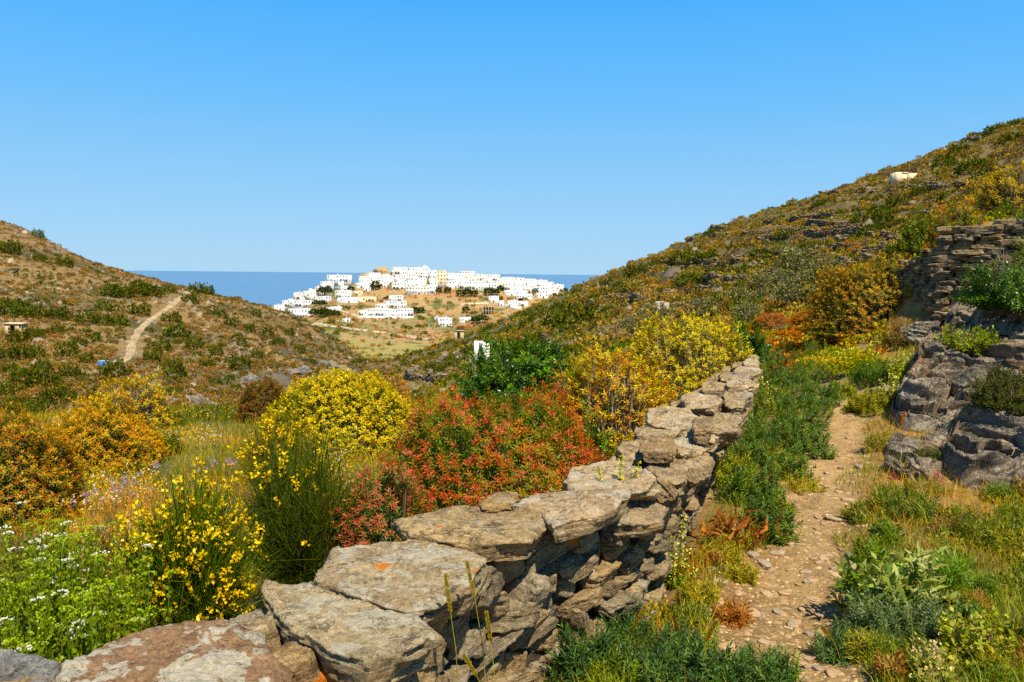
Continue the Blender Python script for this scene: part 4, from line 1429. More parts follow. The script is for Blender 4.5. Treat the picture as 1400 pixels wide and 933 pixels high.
leafy('sage_bush', 'upright pale green bush beside the recessed terrace wall', 'bush', 1226, 1310, 292, 15.5, [srgb(104, 116, 26), srgb(126, 132, 34), srgb(84, 100, 26)], 308, L=.07, W=.028, shoots=420, per=14, lump=.25, group='pale green bushes', bare=60)
leafy('sage_bush', 'grass green dome of soft leaves under the bare earth bank', 'bush', 1168, 1250, 498, 10.3, [srgb(88, 120, 22), srgb(106, 130, 26), srgb(74, 104, 22)], 309, L=.03, W=.007, shoots=700, per=18, lump=.12, group='pale green bushes', bare=0, shoot=.09, up=.9)
leafy('sage_bush', 'pale yellow green leafy sprigs growing out of the upper crag', 'bush', 1288, 1372, 452, 9.0, [srgb(146, 150, 40), srgb(120, 134, 34)], 310, L=.045, W=.02, shoots=130, per=14, lump=.4, holes=.4, group='pale green bushes', bare=60, lowz=-.2, lift=.42)
leafy('dry_thornbush', 'greyish lilac dead thornbush leaning on the terrace wall', 'bush', 1334, 1402, 332, 11.3, [srgb(124, 104, 96), srgb(146, 124, 112)], 311, L=.05, W=.006, shoots=420, per=14, lump=.2, lowz=-.3, stemc=(.26, .2, .19))
leafy('low_mound', 'flat dry olive thyme mound behind the white flowered herbs', 'bush', -30, 110, 706, 5.0, [srgb(108, 104, 34), srgb(88, 92, 30), srgb(120, 106, 70)], 312, L=.02, W=.006, shoots=900, per=16, lump=.14, group='dry thyme mounds', bare=0, shoot=.07, up=.9)
leafy('low_mound', 'flat dry olive thyme mound between the herbs and the flowering broom', 'bush', 92, 196, 698, 4.9, [srgb(108, 108, 34), srgb(92, 96, 30), srgb(120, 106, 60)], 313, L=.02, W=.006, shoots=700, per=16, lump=.14, group='dry thyme mounds', bare=0, shoot=.07, up=.9)
for lab, a, b, tp, Y, sd in (('leafy green bush crowning the left end of the tall terrace wall', 1272, 1330, 284, 13.4, 331), ('bright green bush on top of the tall terrace wall under the airy yellow spurge', 1336, 1430, 262, 13.0, 332), ('yellow green trailing bush draped over the top of the tall terrace wall', 1352, 1420, 318, 11.75, 333)):
    leafy('sage_bush', lab, 'bush', a, b, tp, Y, [srgb(104, 124, 30), srgb(130, 142, 38), srgb(84, 106, 28)], sd, L=.05, W=.018, shoots=330, per=14, lump=.3, group='pale green bushes', bare=30, lowz=-.4)
for lab, a, b, tp, Y, sd in (('green weedy bush on the meadow edge before the far slope', 240, 330, 556, 14.5, 314), ('pale olive weedy bush behind the meadow beside the brownish mound', 186, 262, 566, 13.6, 315), ('grassy green bush beside the dark hollow of the amber spurge', 196, 246, 600, 10.4, 316)):
    leafy('meadow_bush', lab, 'bush', a, b, tp, Y, [srgb(104, 112, 26), srgb(126, 124, 34), srgb(86, 96, 26)], sd, L=.055, W=.013, shoots=360, per=14, lump=.25, group='weedy bushes at the meadow edge', bare=0)
leafy('meadow_bush', 'reddish brown weedy bush on the earth bank at the foot of the terrace wall', 'bush', 1212, 1268, 436, 12.4, [srgb(150, 112, 56), srgb(124, 116, 44), srgb(164, 130, 66)], 318, L=.05, W=.012, shoots=260, per=13, lump=.3, bare=30)
leafy('meadow_bush', 'silvery grey dry bush among the orange spurges beyond the wall', 'bush', 1056, 1100, 450, 21, [srgb(150, 138, 110), srgb(130, 122, 90)], 317, L=.07, W=.014, shoots=240, per=12, lump=.2, bare=0)


# -------- broom: sprays of thin green rods with yellow pea flowers
def broom(label, px0, px1, ptop, Y, seed, n=420, flowers=200, lean=(0, 0), rodc=(srgb(70, 92, 22), srgb(92, 112, 28), srgb(52, 70, 20)), lowflow=.35):
    b, hw, h = spot_of(px0, px1, ptop, Y)
    t = thing('broom_bush', label, 'bush', b, 0, 'broom bushes')
    g, f = Growth(seed), Growth(seed + 1)
    r = g.r
    a = r.uniform(0, 2 * math.pi, n)
    o = np.sqrt(r.uniform(0, 1, n))
    T = np.stack([np.cos(a) * o * hw + lean[0] * hw, np.sin(a) * o * hw * .8 + lean[1] * hw, h * r.uniform(.55, 1.0, n) * (1 - .35 * o ** 2)], 1)
    B = T * np.array([.22, .22, 0]) + r.normal(0, .03, (n, 3)) * np.array([1, 1, 0]) - np.array([0, 0, .03])
    M = B * .5 + T * .5 + np.stack([-np.cos(a) * o * hw * .14, -np.sin(a) * o * hw * .14, np.full(n, h * .06)], 1)
    rc = np.asarray(rodc)[r.integers(0, 3, n)]
    C = g.cols(rc, n, .2)
    g.tubes(B, M, .0040, .0030, C)
    g.tubes(M, T, .0030, .0012, C)
    for k in range(6):                       # side rods
        s = r.uniform(.35, .95, n)[:, None]
        Q = np.where(s < .5, B + (M - B) * s * 2, M + (T - M) * (s - .5) * 2)
        D = unit(unit(T - M) + r.normal(0, .36, (n, 3)))
        E = Q + D * r.uniform(.10, .30, (n, 1)) * h * .8
        g.tubes(Q, E, .0022, .0009, C)
        if k < 3:
            m = int(flowers / 3)
            j = r.permutation(n)[:m]
            hz = E[j, 2] / h
            ok = (hz > .72) | (r.uniform(0, 1, m) < lowflow)
            j = j[ok]
            for q in range(5):
                Pq = E[j] - D[j] * r.uniform(0, .09, (len(j), 1)) + r.normal(0, .006, (len(j), 3))
                for w_ in range(3):
                    A = unit(r.normal(0, 1, (len(j), 3)) + np.array([0, -.3, .4]))
                    f.leaves(Pq, A, r.uniform(.016, .028, len(j)), .016, f.cols(srgb(252, 206, 0), len(j), .1, .03), .4, .6)
    g.build("rod_growth", M_LEAF, t)
    f.build('blossom', M_PETAL, t)
    return t


broom('bushy broom full of yellow flowers just behind the big lichen slab', 166, 338, 646, 3.95, 401, 620, 620, (0, 0), (srgb(96, 122, 32), srgb(120, 142, 40), srgb(76, 100, 28)), lowflow=.6)
broom('tall dark green broom with few flowers between the flowering broom and red spurge', 328, 490, 588, 4.6, 402, 760, 150, (0, 0), (srgb(92, 108, 34), srgb(112, 124, 38), srgb(72, 88, 28)), lowflow=.1)
broom('sparse broom with yellow tips standing before the yellow mound', 320, 440, 560, 7.0, 403, 300, 420, (0, 0), (srgb(120, 120, 30), srgb(100, 110, 28), srgb(140, 124, 40)), lowflow=.4)


# -------- white flowered herbs
def herb(seed, n, hw, h, white):
    g, f, s = Growth(seed), Growth(seed + 1), Growth(seed + 2)
    r = g.r
    a, o = r.uniform(0, 6.283, n), np.sqrt(r.uniform(0, 1, n))
    B = np.stack([np.cos(a) * o * hw * .8, np.sin(a) * o * hw * .8, np.full(n, -.03)], 1)
    T = B * 1.25 + np.stack([r.normal(0, .02, n), r.normal(0, .02, n), h * r.uniform(.72, 1.05, n)], 1)
    s.tubes(B, T, .004, .002, s.cols(srgb(104, 118, 34), n))
    per = 46
    k = np.tile(np.arange(per), n)
    i = np.repeat(np.arange(n), per)
    tt = (k + r.uniform(0, 1, len(k))) / per
    P = B[i] + (T - B)[i] * (.12 + .86 * tt)[:, None]
    ph = k * 2.4 + r.uniform(0, 6.28, n)[i]
    D = np.stack([np.cos(ph), np.sin(ph), .35 + .9 * tt + r.normal(0, .25, len(k))], 1)
    cc = np.asarray([srgb(76, 104, 20), srgb(98, 124, 26), srgb(60, 86, 18)])[r.integers(0, 3, len(k))]
    cc = cc * (1 - tt[:, None] * .5) + srgb(146, 158, 40) * tt[:, None] * .5
    g.leaves(P, D, r.uniform(.022, .040, len(k)) * (1.15 - .5 * tt), .016, g.cols(cc, len(k), .18), .35, .45)
    # flat flower heads
    m = 26
    i = np.repeat(np.arange(n), m)
    ph, q = r.uniform(0, 6.28, n * m), np.sqrt(r.uniform(0, 1, n * m)) * r.uniform(.014, .030, n)[i]
    P = T[i] + np.stack([np.cos(ph) * q, np.sin(ph) * q, .008 - q * .35 + r.normal(0, .002, n * m)], 1)
    wh = (r.uniform(0, 1, n) < white * .35)[i][:, None]
    C = np.where(wh, np.array([.78, .76, .62]), srgb(150, 168, 44))
    f.leaves(P, np.stack([np.cos(ph) * .8, np.sin(ph) * .8, np.full(n * m, .35)], 1), .009, .009, f.cols(C, n * m, .1), .1, .5)
    return g, f, s


HERBS = [(-8, 712, 3.3, .30, .6, 26, 'white flowered leafy herb clump at the photo edge behind the thyme mound'), (30, 742, 2.95, .22, .55, 26, 'herb clump with the whitest flat flower heads just above the grey blue slab'),
         (72, 722, 3.45, .24, .3, 26, 'tall leafy herb clump with mostly green buds before the thyme mound'), (118, 734, 3.2, .24, .2, 26, 'leafy herb clump with green buds beside the one tall dry stalk'),
         (106, 806, 2.62, .18, .35, 22, 'short leafy herb clump close behind the big lichen slab'), (10, 812, 2.5, .20, .5, 22, 'short white flowered herb clump right behind the grey blue slab'),
         (152, 770, 2.95, .17, .12, 18, 'low leafy herb clump at the foot of the flowering broom')]
for k, (px, pt, Y, hw, wht, n, lab) in enumerate(HERBS):
    b = ground_at(px, Y)
    t = thing('flowering_herb', lab, 'plant', b, 0, 'white flowered herbs')
    g, f, s = herb(420 + 5 * k, n * 2, hw, ray(px, pt)[2] * Y - b.z, wht)
    g.build('foliage', M_LEAF, t)
    f.build('blossom', M_PETAL, t)
    s.build("stalk_growth", M_STEM, t)


# ------------------------------------------------------------------ shrubs on the far slopes
def clump_mesh(name, seed, cols, n=420, leaf=.105, size=(.5, .5, .42), lump=.25):
    g = Growth(seed)
    P, Nn = dome(g.r, n, size, lump, seed, (.55, 1.0), -.2)
    A = unit(Nn * .6 + np.array([0, 0, .5]) + g.r.normal(0, .5, P.shape))
    cols = np.asarray(cols, float)
    C = g.cols(cols[g.r.integers(0, len(cols), len(P))], len(P), .2)
    L = leaf * g.r.uniform(.5, 1.2, len(P))
    g.leaves(P, A, L, L * .8, C, .4, .5)
    return g.mesh(name)


EVG = [srgb(84, 90, 30), srgb(68, 78, 26), srgb(100, 104, 36)]
OLV = [srgb(142, 116, 54), srgb(122, 106, 48), srgb(156, 126, 62)]
RUST = [srgb(168, 130, 64), srgb(154, 114, 58), srgb(174, 140, 68)]
DRY = [srgb(128, 104, 66), srgb(108, 88, 58), srgb(146, 120, 80)]
YGR = [srgb(146, 130, 58), srgb(158, 138, 64), srgb(126, 118, 52)]
PROTO = {k: [clump_mesh(nm, 500 + 10 * i + v, c) for v in range(4)] for i, (k, nm, c) in enumerate((('e', 'evergreen_shrub', EVG), ('o', 'olive_shrub', OLV), ('r', 'rust_shrub', RUST), ('d', 'dry_shrub', DRY), ('y', 'yellow_shrub', YGR)))}
SHN = {'e': ('evergreen_shrub', 'dark green'), 'o': ('olive_shrub', 'dull olive green'), 'r': ('spurge_shrub', 'rust orange'), 'd': ('dry_shrub', 'dry brown'), 'y': ('meadow_shrub', 'yellow green')}
KATT = {'e': 'rounded evergreen shrub', 'o': 'low bushy shrub', 'r': 'rounded spurge shrub', 'd': 'leafless scrubby shrub', 'y': 'soft rounded shrub'}


TRK = np.array([[q_.x, q_.y] for q_ in (ground_hit(a_, b_, 60, 260) for a_, b_ in ((262, 389), (256, 400), (232, 420), (205, 438), (190, 452), (181, 470), (177, 487), (166, 495), (150, 500))) if q_])


def shrub(k, x, y, w, hh, where, sink=.1):
    if 'TRK' in globals() and seg_dist(np.array([x]), np.array([y]), TRK)[0] < w * .45 + .8:
        return None
    nm, cl = SHN[k]
    o = bpy.data.objects.new(nm, random.choice(PROTO[k]))
    COL.objects.link(o)
    if not o.data.materials:
        o.data.materials.append(M_HILL)
    o.location = (x, y, H(x, y) - sink * hh)
    o.rotation_euler = (0, 0, random.uniform(0, 6.28))
    o.scale = (w, w, hh / .42)
    return tag(o, f'{cl} {KATT[k]} {where}', 'shrub', f'{cl} shrubs {where}')


LEFT_DARK = [(13, 341, 22), (53, 354, 14), (88, 360, 18), (113, 347, 14), (88, 336, 12), (51, 322, 14), (8, 302, 16), (10, 424, 30), (30, 428, 26), (46, 429, 22), (76, 431, 22), (90, 433, 16), (152, 400, 22), (168, 402, 22), (188, 399, 24), (204, 400, 22), (216, 399, 16),
             (141, 420, 18), (231, 397, 14), (242, 386, 16), (190, 426, 22), (120, 437, 22), (140, 439, 20), (160, 440, 20), (167, 476, 16), (150, 486, 18), (92, 480, 24), (30, 484, 26), (48, 484, 20), (10, 486, 22), (30, 462, 26), (48, 460, 18), (40, 516, 34), (58, 522, 34),
             (96, 510, 22), (8, 535, 24), (24, 562, 34), (46, 566, 34), (79, 543, 30), (119, 492, 16), (157, 508, 28), (188, 490, 22), (207, 490, 18), (235, 508, 30), (235, 524, 18), (222, 476, 20), (235, 437, 20), (260, 410, 18), (270, 397, 18), (284, 399, 16), (241, 455, 24), (267, 473, 20),
             (284, 500, 16), (328, 497, 24), (297, 481, 14), (316, 441, 16), (300, 430, 14), (340, 450, 16), (350, 430, 12), (365, 455, 14), (380, 470, 16), (395, 455, 12), (410, 480, 14), (330, 468, 12), (352, 486, 14), (420, 460, 10), (440, 478, 10), (60, 500, 16), (110, 470, 14), (130, 462, 12), (78, 452, 16), (14, 506, 18)]
for px, py, w in LEFT_DARK:
    q = ground_hit(px, py + w * .22, 40, 300)
    if q:
        ww = w * q.y / FPX
        shrub('e', q.x, q.y, ww * 1.3, ww * .78, 'on the dry slope across the gully')
RIGHT_DARK = [(787, 431, 50), (760, 438, 30), (810, 428, 26), (647, 478, 22), (712, 480, 45), (680, 474, 36), (602, 506, 28), (624, 495, 26), (785, 480, 30), (658, 434, 28), (735, 478, 26), (700, 500, 24), (590, 500, 16), (930, 352, 26), (950, 356, 24), (966, 350, 22), (940, 384, 30), (962, 380, 28), (980, 372, 22), (870, 372, 26),
              (885, 366, 20), (900, 362, 20), (1010, 370, 20), (1040, 352, 30), (1060, 348, 24), (1200, 290, 26), (1180, 300, 30), (1212, 296, 30), (1195, 318, 36), (1170, 330, 24), (1330, 228, 34), (1345, 240, 26), (1290, 222, 24), (820, 378, 10), (810, 378, 12), (830, 386, 16), (850, 390, 18), (790, 400, 14), (835, 400, 22), (860, 395, 20),
              (1075, 320, 20), (1110, 340, 24), (1230, 275, 26), (1260, 262, 22), (1385, 190, 24), (1360, 178, 20), (1310, 205, 20), (760, 420, 14), (735, 432, 16), (720, 445, 18), (700, 455, 16), (680, 458, 14), (640, 470, 14), (620, 478, 12)]
for px, py, w in RIGHT_DARK:
    q = ground_hit(px, py + w * .22, 30, 300)
    if q:
        ww = w * q.y / FPX
        shrub('e', q.x, q.y, ww * 1.35, ww * .58, 'on the terraced hillside above the path')

# scattered shrubs: the larger and nearer ones singly, everything smaller as one cover of scrub
rs = np.random.default_rng(77)


def scatter(n, pxr, dr, seed):
    r = np.random.default_rng(seed)
    px = r.uniform(*pxr, n)
    d = np.exp(r.uniform(math.log(dr[0]), math.log(dr[1]), n))
    x = (px - 700) / FPX * d
    return px, d, x, d


cnt = {}
px, d, x, y = scatter(900, (600, 1460), (42, 205), 78)
kn = fbm(x / 14, y / 14, 0, 3, 79) + rs.normal(0, .18, len(x)) - .05 - .2 * (1 - sstep(760, 900, px))
ok = (d > 42 + (1000 - px).clip(0) * .25)
for i in np.nonzero(ok)[0]:
    v = kn[i]
    k = 'e' if v < -.24 else 'o' if v < .02 else 'y' if v < .2 else 'r' if v < .38 else 'd'
    cnt[k] = cnt.get(k, 0) + 1
    if cnt[k] > (110 if k == 'e' else 140):
        continue
    w = rs.uniform(.8, 1.9) * (1.0 if d[i] < 110 else 1.25)
    shrub(k, x[i], y[i], w * 1.2, w * .6, 'on the terraced hillside above the path')
px, d, x, y = scatter(300, (-60, 500), (66, 195), 88)
kn = rs.uniform(0, 1, len(x))
for i in range(len(x)):
    k = 'o' if kn[i] < .45 else 'e' if kn[i] < .7 else 'd'
    w = rs.uniform(.6, 1.5)
    shrub(k, x[i], y[i], w * 1.2, w * .55, 'on the dry slope across the gully')
px, d, x, y = scatter(90, (430, 800), (480, 690), 98)
for i in range(len(x)):
    w = rs.uniform(1.5, 4.5)
    shrub('e' if rs.uniform() < .6 else 'y', x[i], y[i], w * 1.3, w * .6, 'on the fields below the white village')


def scrub(n, pxr, dr, seed, name, label, colf, size, per=34):
    """low cover of tufts nobody could count"""
    px, d, x, y = scatter(n, pxr, dr, seed)
    z = height(x, y)
    g = Growth(seed + 1)
    c, dens = colf(px, d, x, y, z)
    keep = (g.r.uniform(0, 1, n) < dens) & (seg_dist(x, y, TRK) > 1.6)
    gp, gy = px_of(x, y), 372 - z / y * FPX
    keep &= ~((gp > 990) & (gp < 1150) & (gy > 372) & (gy < 440) & (g.r.uniform(0, 1, n) < .6))
    px, d, x, y, z, c = px[keep], d[keep], x[keep], y[keep], z[keep], c[keep]
    m = len(x)
    s = size * g.r.uniform(.35, 1.1, m) * (d / 100) ** .35
    i = np.repeat(np.arange(m), per)
    D = unit(g.r.normal(0, 1, (m * per, 3)))
    D[:, 2] = np.abs(D[:, 2])
    P = np.stack([x, y, z], 1)[i] + D * s[i][:, None] * np.array([.55, .55, .5]) * g.r.uniform(.5, 1, (m * per, 1))
    A = unit(D * .5 + np.array([0, 0, .5]) + g.r.normal(0, .5, D.shape))
    L = s[i] * g.r.uniform(.16, .36, m * per)
    cc = np.clip(c[i] * np.exp(g.r.normal(0, .18, (m * per, 1))), 0, .8)
    g.leaves(P, A, L, L * .85, cc, .4, .5)
    o = g.build(name, M_HILL)
    return tag(o, label, 'scrub', None, 'stuff')


def pick(cols, idx):
    return np.asarray(cols)[idx]


def col_right(px, d, x, y, z):
    v = fbm(x / 10, y / 10, 0, 3, 81) + rs.normal(0, .22, len(x)) - .10 - .22 * (1 - sstep(760, 900, px))
    pal = np.asarray([EVG[0], EVG[2], OLV[1], OLV[0], OLV[2], YGR[0], YGR[2], RUST[2], DRY[2], RUST[0], DRY[0]])
    return pal[np.clip(((v + .62) / 1.2 * len(pal)).astype(int), 0, len(pal) - 1)], np.where(d > 40 + (980 - px).clip(0) * .25, 1.0, .25)


def col_left(px, d, x, y, z):
    v = fbm(x / 8, y / 8, 0, 3, 82) + rs.normal(0, .3, len(x)) - .22 * sstep(330, 470, px)
    pal = np.asarray([EVG[1], EVG[0], OLV[1], OLV[1], OLV[0], srgb(138, 108, 54), srgb(160, 122, 62), srgb(168, 126, 62), srgb(146, 112, 66)])
    return pal[np.clip(((v + .7) / 1.3 * len(pal)).astype(int), 0, len(pal) - 1)], np.full(len(x), .9)


def col_vil(px, d, x, y, z):
    v = fbm(x / 26, y / 20, 0, 3, 83) + rs.normal(0, .2, len(x))
    pal = np.asarray([EVG[0], OLV[0], YGR[0], srgb(170, 150, 60), srgb(186, 146, 80), srgb(176, 110, 60)])
    return pal[np.clip(((v + .6) / 1.2 * len(pal)).astype(int), 0, len(pal) - 1)], np.where(d < 490, .22, .8)


scrub(13500, (540, 1720), (36, 214), 601, 'hillside_scrub', 'low mottled olive and rust scrub covering the terraced hillside', col_right, 1.15)
def col_near(px, d, x, y, z):
    v = fbm(x / 5, y / 5, 0, 3, 84) + rs.normal(0, .25, len(x))
    pal = np.asarray([srgb(84, 104, 32), srgb(112, 122, 38), srgb(140, 140, 46), srgb(166, 154, 54), srgb(178, 150, 60), srgb(170, 110, 50)])
    ok_ = (seg_dist(x, y, PATH) > .7) & ((px < 1215) | (d > 13.6)) & (wall_gap(x, y) > .5)
    return pal[np.clip(((v + .6) / 1.2 * len(pal)).astype(int), 0, len(pal) - 1)], np.where(ok_, 1.0, 0)


def wall_gap(x, y):
    return seg_dist(x, y, WALL)


scrub(5000, (700, 1750), (11.5, 44), 607, 'terrace_scrub', 'low green and yellowish scrub on the old terraces between the wall end and the hillside', col_near, .55, 46)
scrub(14500, (-260, 540), (62, 215), 603, 'gully_scrub', 'sparse tawny tufts and scrub covering the dry slope', col_left, .8, 26)
scrub(2600, (360, 800), (340, 720), 605, 'field_scrub', 'thin scrub over the fields below the white village', col_vil, 2.0, 20)


def rubble(n, pxr, dr, seed, name, label, size, colr, dens=None):
    px, d, x, y = scatter(n, pxr, dr, seed)
    if dens is not None:
        k = dens(px, d, x, y)
        px, d, x, y = px[k], d[k], x[k], y[k]
    n = len(x)
    r = np.random.default_rng(seed)
    z = height(x, y)
    base = np.array([[1, 0, 0], [.3, .95, 0], [-.8, .6, 0], [-.8, -.6, 0], [.3, -.95, 0], [.35, .1, .62], [-.35, -.1, .6]])
    f3 = np.array([[0, 1, 5], [1, 2, 5], [2, 6, 5], [2, 3, 6], [3, 4, 6], [4, 5, 6], [4, 0, 5]])
    a = r.uniform(0, 6.28, n)
    ca, sa = np.cos(a)[:, None], np.sin(a)[:, None]
    s = (size * np.exp(r.normal(0, .5, n)) * (d / 100) ** .5)[:, None]
    B = base[None] * np.exp(r.normal(0, .22, (n, 7, 3)))
    V = np.stack([(B[..., 0] * ca - B[..., 1] * sa * .7) * s, (B[..., 0] * sa + B[..., 1] * ca * .7) * s, B[..., 2] * s * r.uniform(.5, 1.4, (n, 1)) - .08 * s], -1) + np.stack([x, y, z], 1)[:, None]
    F = (np.arange(n) * 7)[:, None, None] + f3[None]
    c = np.asarray(colr) * np.exp(r.normal(0, .22, (n, 1)))
    o = link(name, mk_mesh(name, V.reshape(-1, 3), [F.reshape(-1, 3)], np.repeat(c, 7, 0), smooth=False), M_STEM)
    return tag(o, label, 'stones', None, 'stuff')


rubble(2600, (-80, 540), (60, 212), 611, 'slope_rubble', 'scattered grey and tan stones littering the dry slope', .24, (.25, .195, .13))
rubble(2600, (560, 1480), (45, 212), 612, 'hillside_rubble', 'grey stones scattered between the scrub of the terraced hillside', .30, (.20, .165, .12))


# -------- cliffs along the gully
for k, (px, py, w, hgt, lab) in enumerate(((275, 545, 62, 24, 'grey broken cliff low on the dry slope behind the meadow'), (232, 548, 40, 16, 'small grey cliff step beside the straggling amber spurge'), (455, 500, 60, 16, 'dark rock face at the end of the dry slope above the gully'),
                                           (408, 505, 46, 18, 'grey cliff band halfway along the gully edge'), (345, 520, 40, 18, 'shadowed rock face over the gully above the brownish mound'))):
    q = ground_hit(px, py + hgt * .3, 45, 300)
    if q:
        s = q.y / FPX
        o = link('cliff', crag_mesh('cliff', (w * s, w * s * .5, hgt * s * 1.5), 640 + k, col=(.20, .185, .16), nu=90, nv=46, amp=.12), M_CRAG, None, (q.x, q.y, q.z - hgt * s * .15))
        o.rotation_euler = (0, -.1, random.uniform(-.4, .4))
        tag(o, lab, 'rock', 'cliffs along the gully')


# -------- olive trees
def olive(px, py, w, lab, seed, cat='tree'):
    q = ground_hit(px, py + w * .42, 30, 300)
    if not q:
        return
    hw = w * .5 * q.y / FPX
    t = thing('olive_tree', lab, cat, q, 0, 'grey green olive trees at the foot of the hillside')
    g = Growth(seed)
    P, Nn = dome(g.r, 1500, (hw * 1.1, hw, hw * 1.05), .3, seed, (.45, 1.0), -.6, .12)
    A = unit(Nn * .6 + g.r.normal(0, .6, P.shape) + np.array([0, 0, .2]))
    cc = np.asarray([srgb(124, 120, 74), srgb(104, 106, 60), srgb(142, 136, 92)])[g.r.integers(0, 3, len(P))]
    L = hw * .20 * g.r.uniform(.5, 1.2, len(P))
    P[:, 2] += hw * .85
    g.leaves(P, A, L, L * .5, g.cols(cc, len(P), .25), .3)
    g.build('crown', M_HILL, t)
    s = Growth(seed + 1)
    n = 22
    T = P[:n] * np.array([.8, .8, .9])
    B = np.tile([[0, 0, -.2]], (n, 1)) + g.r.normal(0, .05, (n, 3)) * hw
    M = T * .35 + np.array([0, 0, hw * .45])
    C = s.cols((.17, .14, .10), n)
    s.tubes(B, M, .11 * hw, .06 * hw, C)
    s.tubes(M, T, .06 * hw, .02 * hw, C)
    s.build('trunk', M_STEM, t)


for k, (px, py, w, lab) in enumerate(((1089, 365, 50, 'tallest olive tree at the top of the grove on the hillside'), (1047, 409, 34, 'brownish olive tree in the lower middle of the grove'), (1011, 412, 36, 'olive tree at the left end of the grove'), (1074, 390, 40, 'olive tree in the very middle of the grove'),
                                      (1137, 373, 40, 'olive tree at the upper right of the grove near the tall spurge'), (1080, 408, 44, 'open olive tree with visible trunk at the lower edge of the grove'), (1132, 398, 38, 'olive tree touching the tall dark spurge bush'), (1020, 430, 34, 'low olive tree below the left end of the grove'),
                                      (1040, 388, 30, 'small olive tree at the upper left of the grove'), (963, 427, 36, 'lone olive tree between the grove and the stone ruin'), (866, 448, 32, 'olive tree just behind the lemon yellow spurge'), (896, 436, 38, 'wide olive tree hiding the foot of the stone ruin'), (1108, 385, 34, 'olive tree behind the middle of the grove'))):
    olive(px, py, w, lab, 660 + 3 * k)


# -------- field walls across the slopes
def field_wall(pts, hgt, seed, lab, name='field_wall', group='old field walls on the hillsides', colr=(.19, .145, .09)):
    r = np.random.default_rng(seed)
    W = []
    for (ax, ay), (bx, by) in zip(pts[:-1], pts[1:]):
        for t in np.linspace(0, 1, max(3, int(abs(bx - ax) / 5)), endpoint=False):
            q = ground_hit(ax + (bx - ax) * t, ay + (by - ay) * t, 25, 330)
            if q and (not W or abs(q.y - W[-1][1]) < 12):
                W.append((q.x, q.y))
    if len(W) < 2:
        return
    W = np.array(W)
    tot_ = along(W, 0)[2]
    V, F, n = [], [], 0
    step = .42 * max(1, hgt)
    C = []
    for s in np.arange(0, tot_, step):
        p, d, _ = along(W, s)
        g0 = H(*p)
        hh = hgt * (.75 + .4 * float(vnoise(s / 3, 0, 0, seed)))
        z = -.15
        while z < hh:
            h1 = r.uniform(.16, .30)
            l, w_ = step * r.uniform(.8, 1.3), r.uniform(.4, .6)
            c = np.array([p[0] + r.normal(0, .07), p[1] + r.normal(0, .07), g0 + z + h1 / 2])
            a = math.atan2(d[1], d[0]) + r.normal(0, .15)
            ca, sa = math.cos(a), math.sin(a)
            for sx, sy, sz in ((-1, -1, -1), (1, -1, -1), (1, 1, -1), (-1, 1, -1), (-1, -1, 1), (1, -1, 1), (1, 1, 1), (-1, 1, 1)):
                e = np.array([sx * l * .5, sy * w_ * .5, sz * h1 * .46]) * r.uniform(.72, 1.05, 3)
                V.append(c + [e[0] * ca - e[1] * sa, e[0] * sa + e[1] * ca, e[2]])
                C.append(np.array(colr) * math.exp(r.normal(0, .05)))
            k = math.exp(r.normal(0, .25))
            for q in range(8):
                C[-1 - q] = C[-1 - q] * k
            F += [[n, n + 3, n + 2, n + 1], [n + 4, n + 5, n + 6, n + 7], [n, n + 1, n + 5, n + 4], [n + 1, n + 2, n + 6, n + 5], [n + 2, n + 3, n + 7, n + 6], [n + 3, n, n + 4, n + 7]]
            n += 8
            z += h1
    o = link(name, mk_mesh(name, V, [F], np.array(C), smooth=False), M_STEM)
    tag(o, lab, 'stone wall', group, 'thing')


for k, (pts, hh, lab) in enumerate((([(972, 313), (1011, 315)], .9, 'short dark field wall high on the hillside near its skyline'), ([(1036, 333), (1060, 337)], 1.1, 'dark stub of field wall above the olive grove'), ([(1101, 308), (1170, 307)], 1.0, 'long level field wall across the hillside above the tall spurge'),
                                    ([(1155, 317), (1198, 319)], .9, 'field wall just below the long level one'), ([(908, 407), (972, 400)], .8, 'crumbling pale field wall above the stone ruin'), ([(955, 386), (1026, 386)], .9, 'field wall running into the left of the olive grove'),
                                    ([(1218, 263), (1300, 261)], .9, 'field wall below the small roofless hut'), ([(1304, 194), (1346, 191)], .9, 'highest field wall near the hill skyline'), ([(752, 449), (815, 450)], 1.1, 'terrace wall holding the small yellow field behind the lentisk'),
                                    ([(553, 519), (613, 523)], 1.1, 'dark terrace wall at the upper edge of the little yellow meadow'), ([(742, 466), (768, 466)], .9, 'stub of terrace wall behind the lentisk bush'), ([(0, 345), (60, 350)], .7, 'faint wall line high on the dry slope'),
                                    ([(60, 432), (135, 424)], .7, 'thin wall bordering the tawny field on the dry slope'), ([(862, 340), (905, 338)], .9, 'short field wall close to the hill skyline over the sea'), ([(1060, 285), (1110, 281)], .9, 'field wall under the skyline in the middle of the hill'), ([(915, 334), (1000, 322)], 1.0, 'long dark field wall following the slope above the sea end of the hill'), ([(1000, 357), (1088, 350)], 1.0, 'dark field wall above the tallest olive tree'), ([(1110, 268), (1190, 262)], .9, 'field wall halfway between the skyline and the long level wall'), ([(880, 372), (950, 366)], .9, 'field wall above the dark shrubs at the sea end of the hill'), ([(1200, 240), (1222, 241)], .9, 'stub of field wall touching the roofless hut'), ([(820, 412), (880, 408)], .9, 'field wall low on the hillside toward the village'))):
    field_wall(pts, hh, 700 + k, lab)


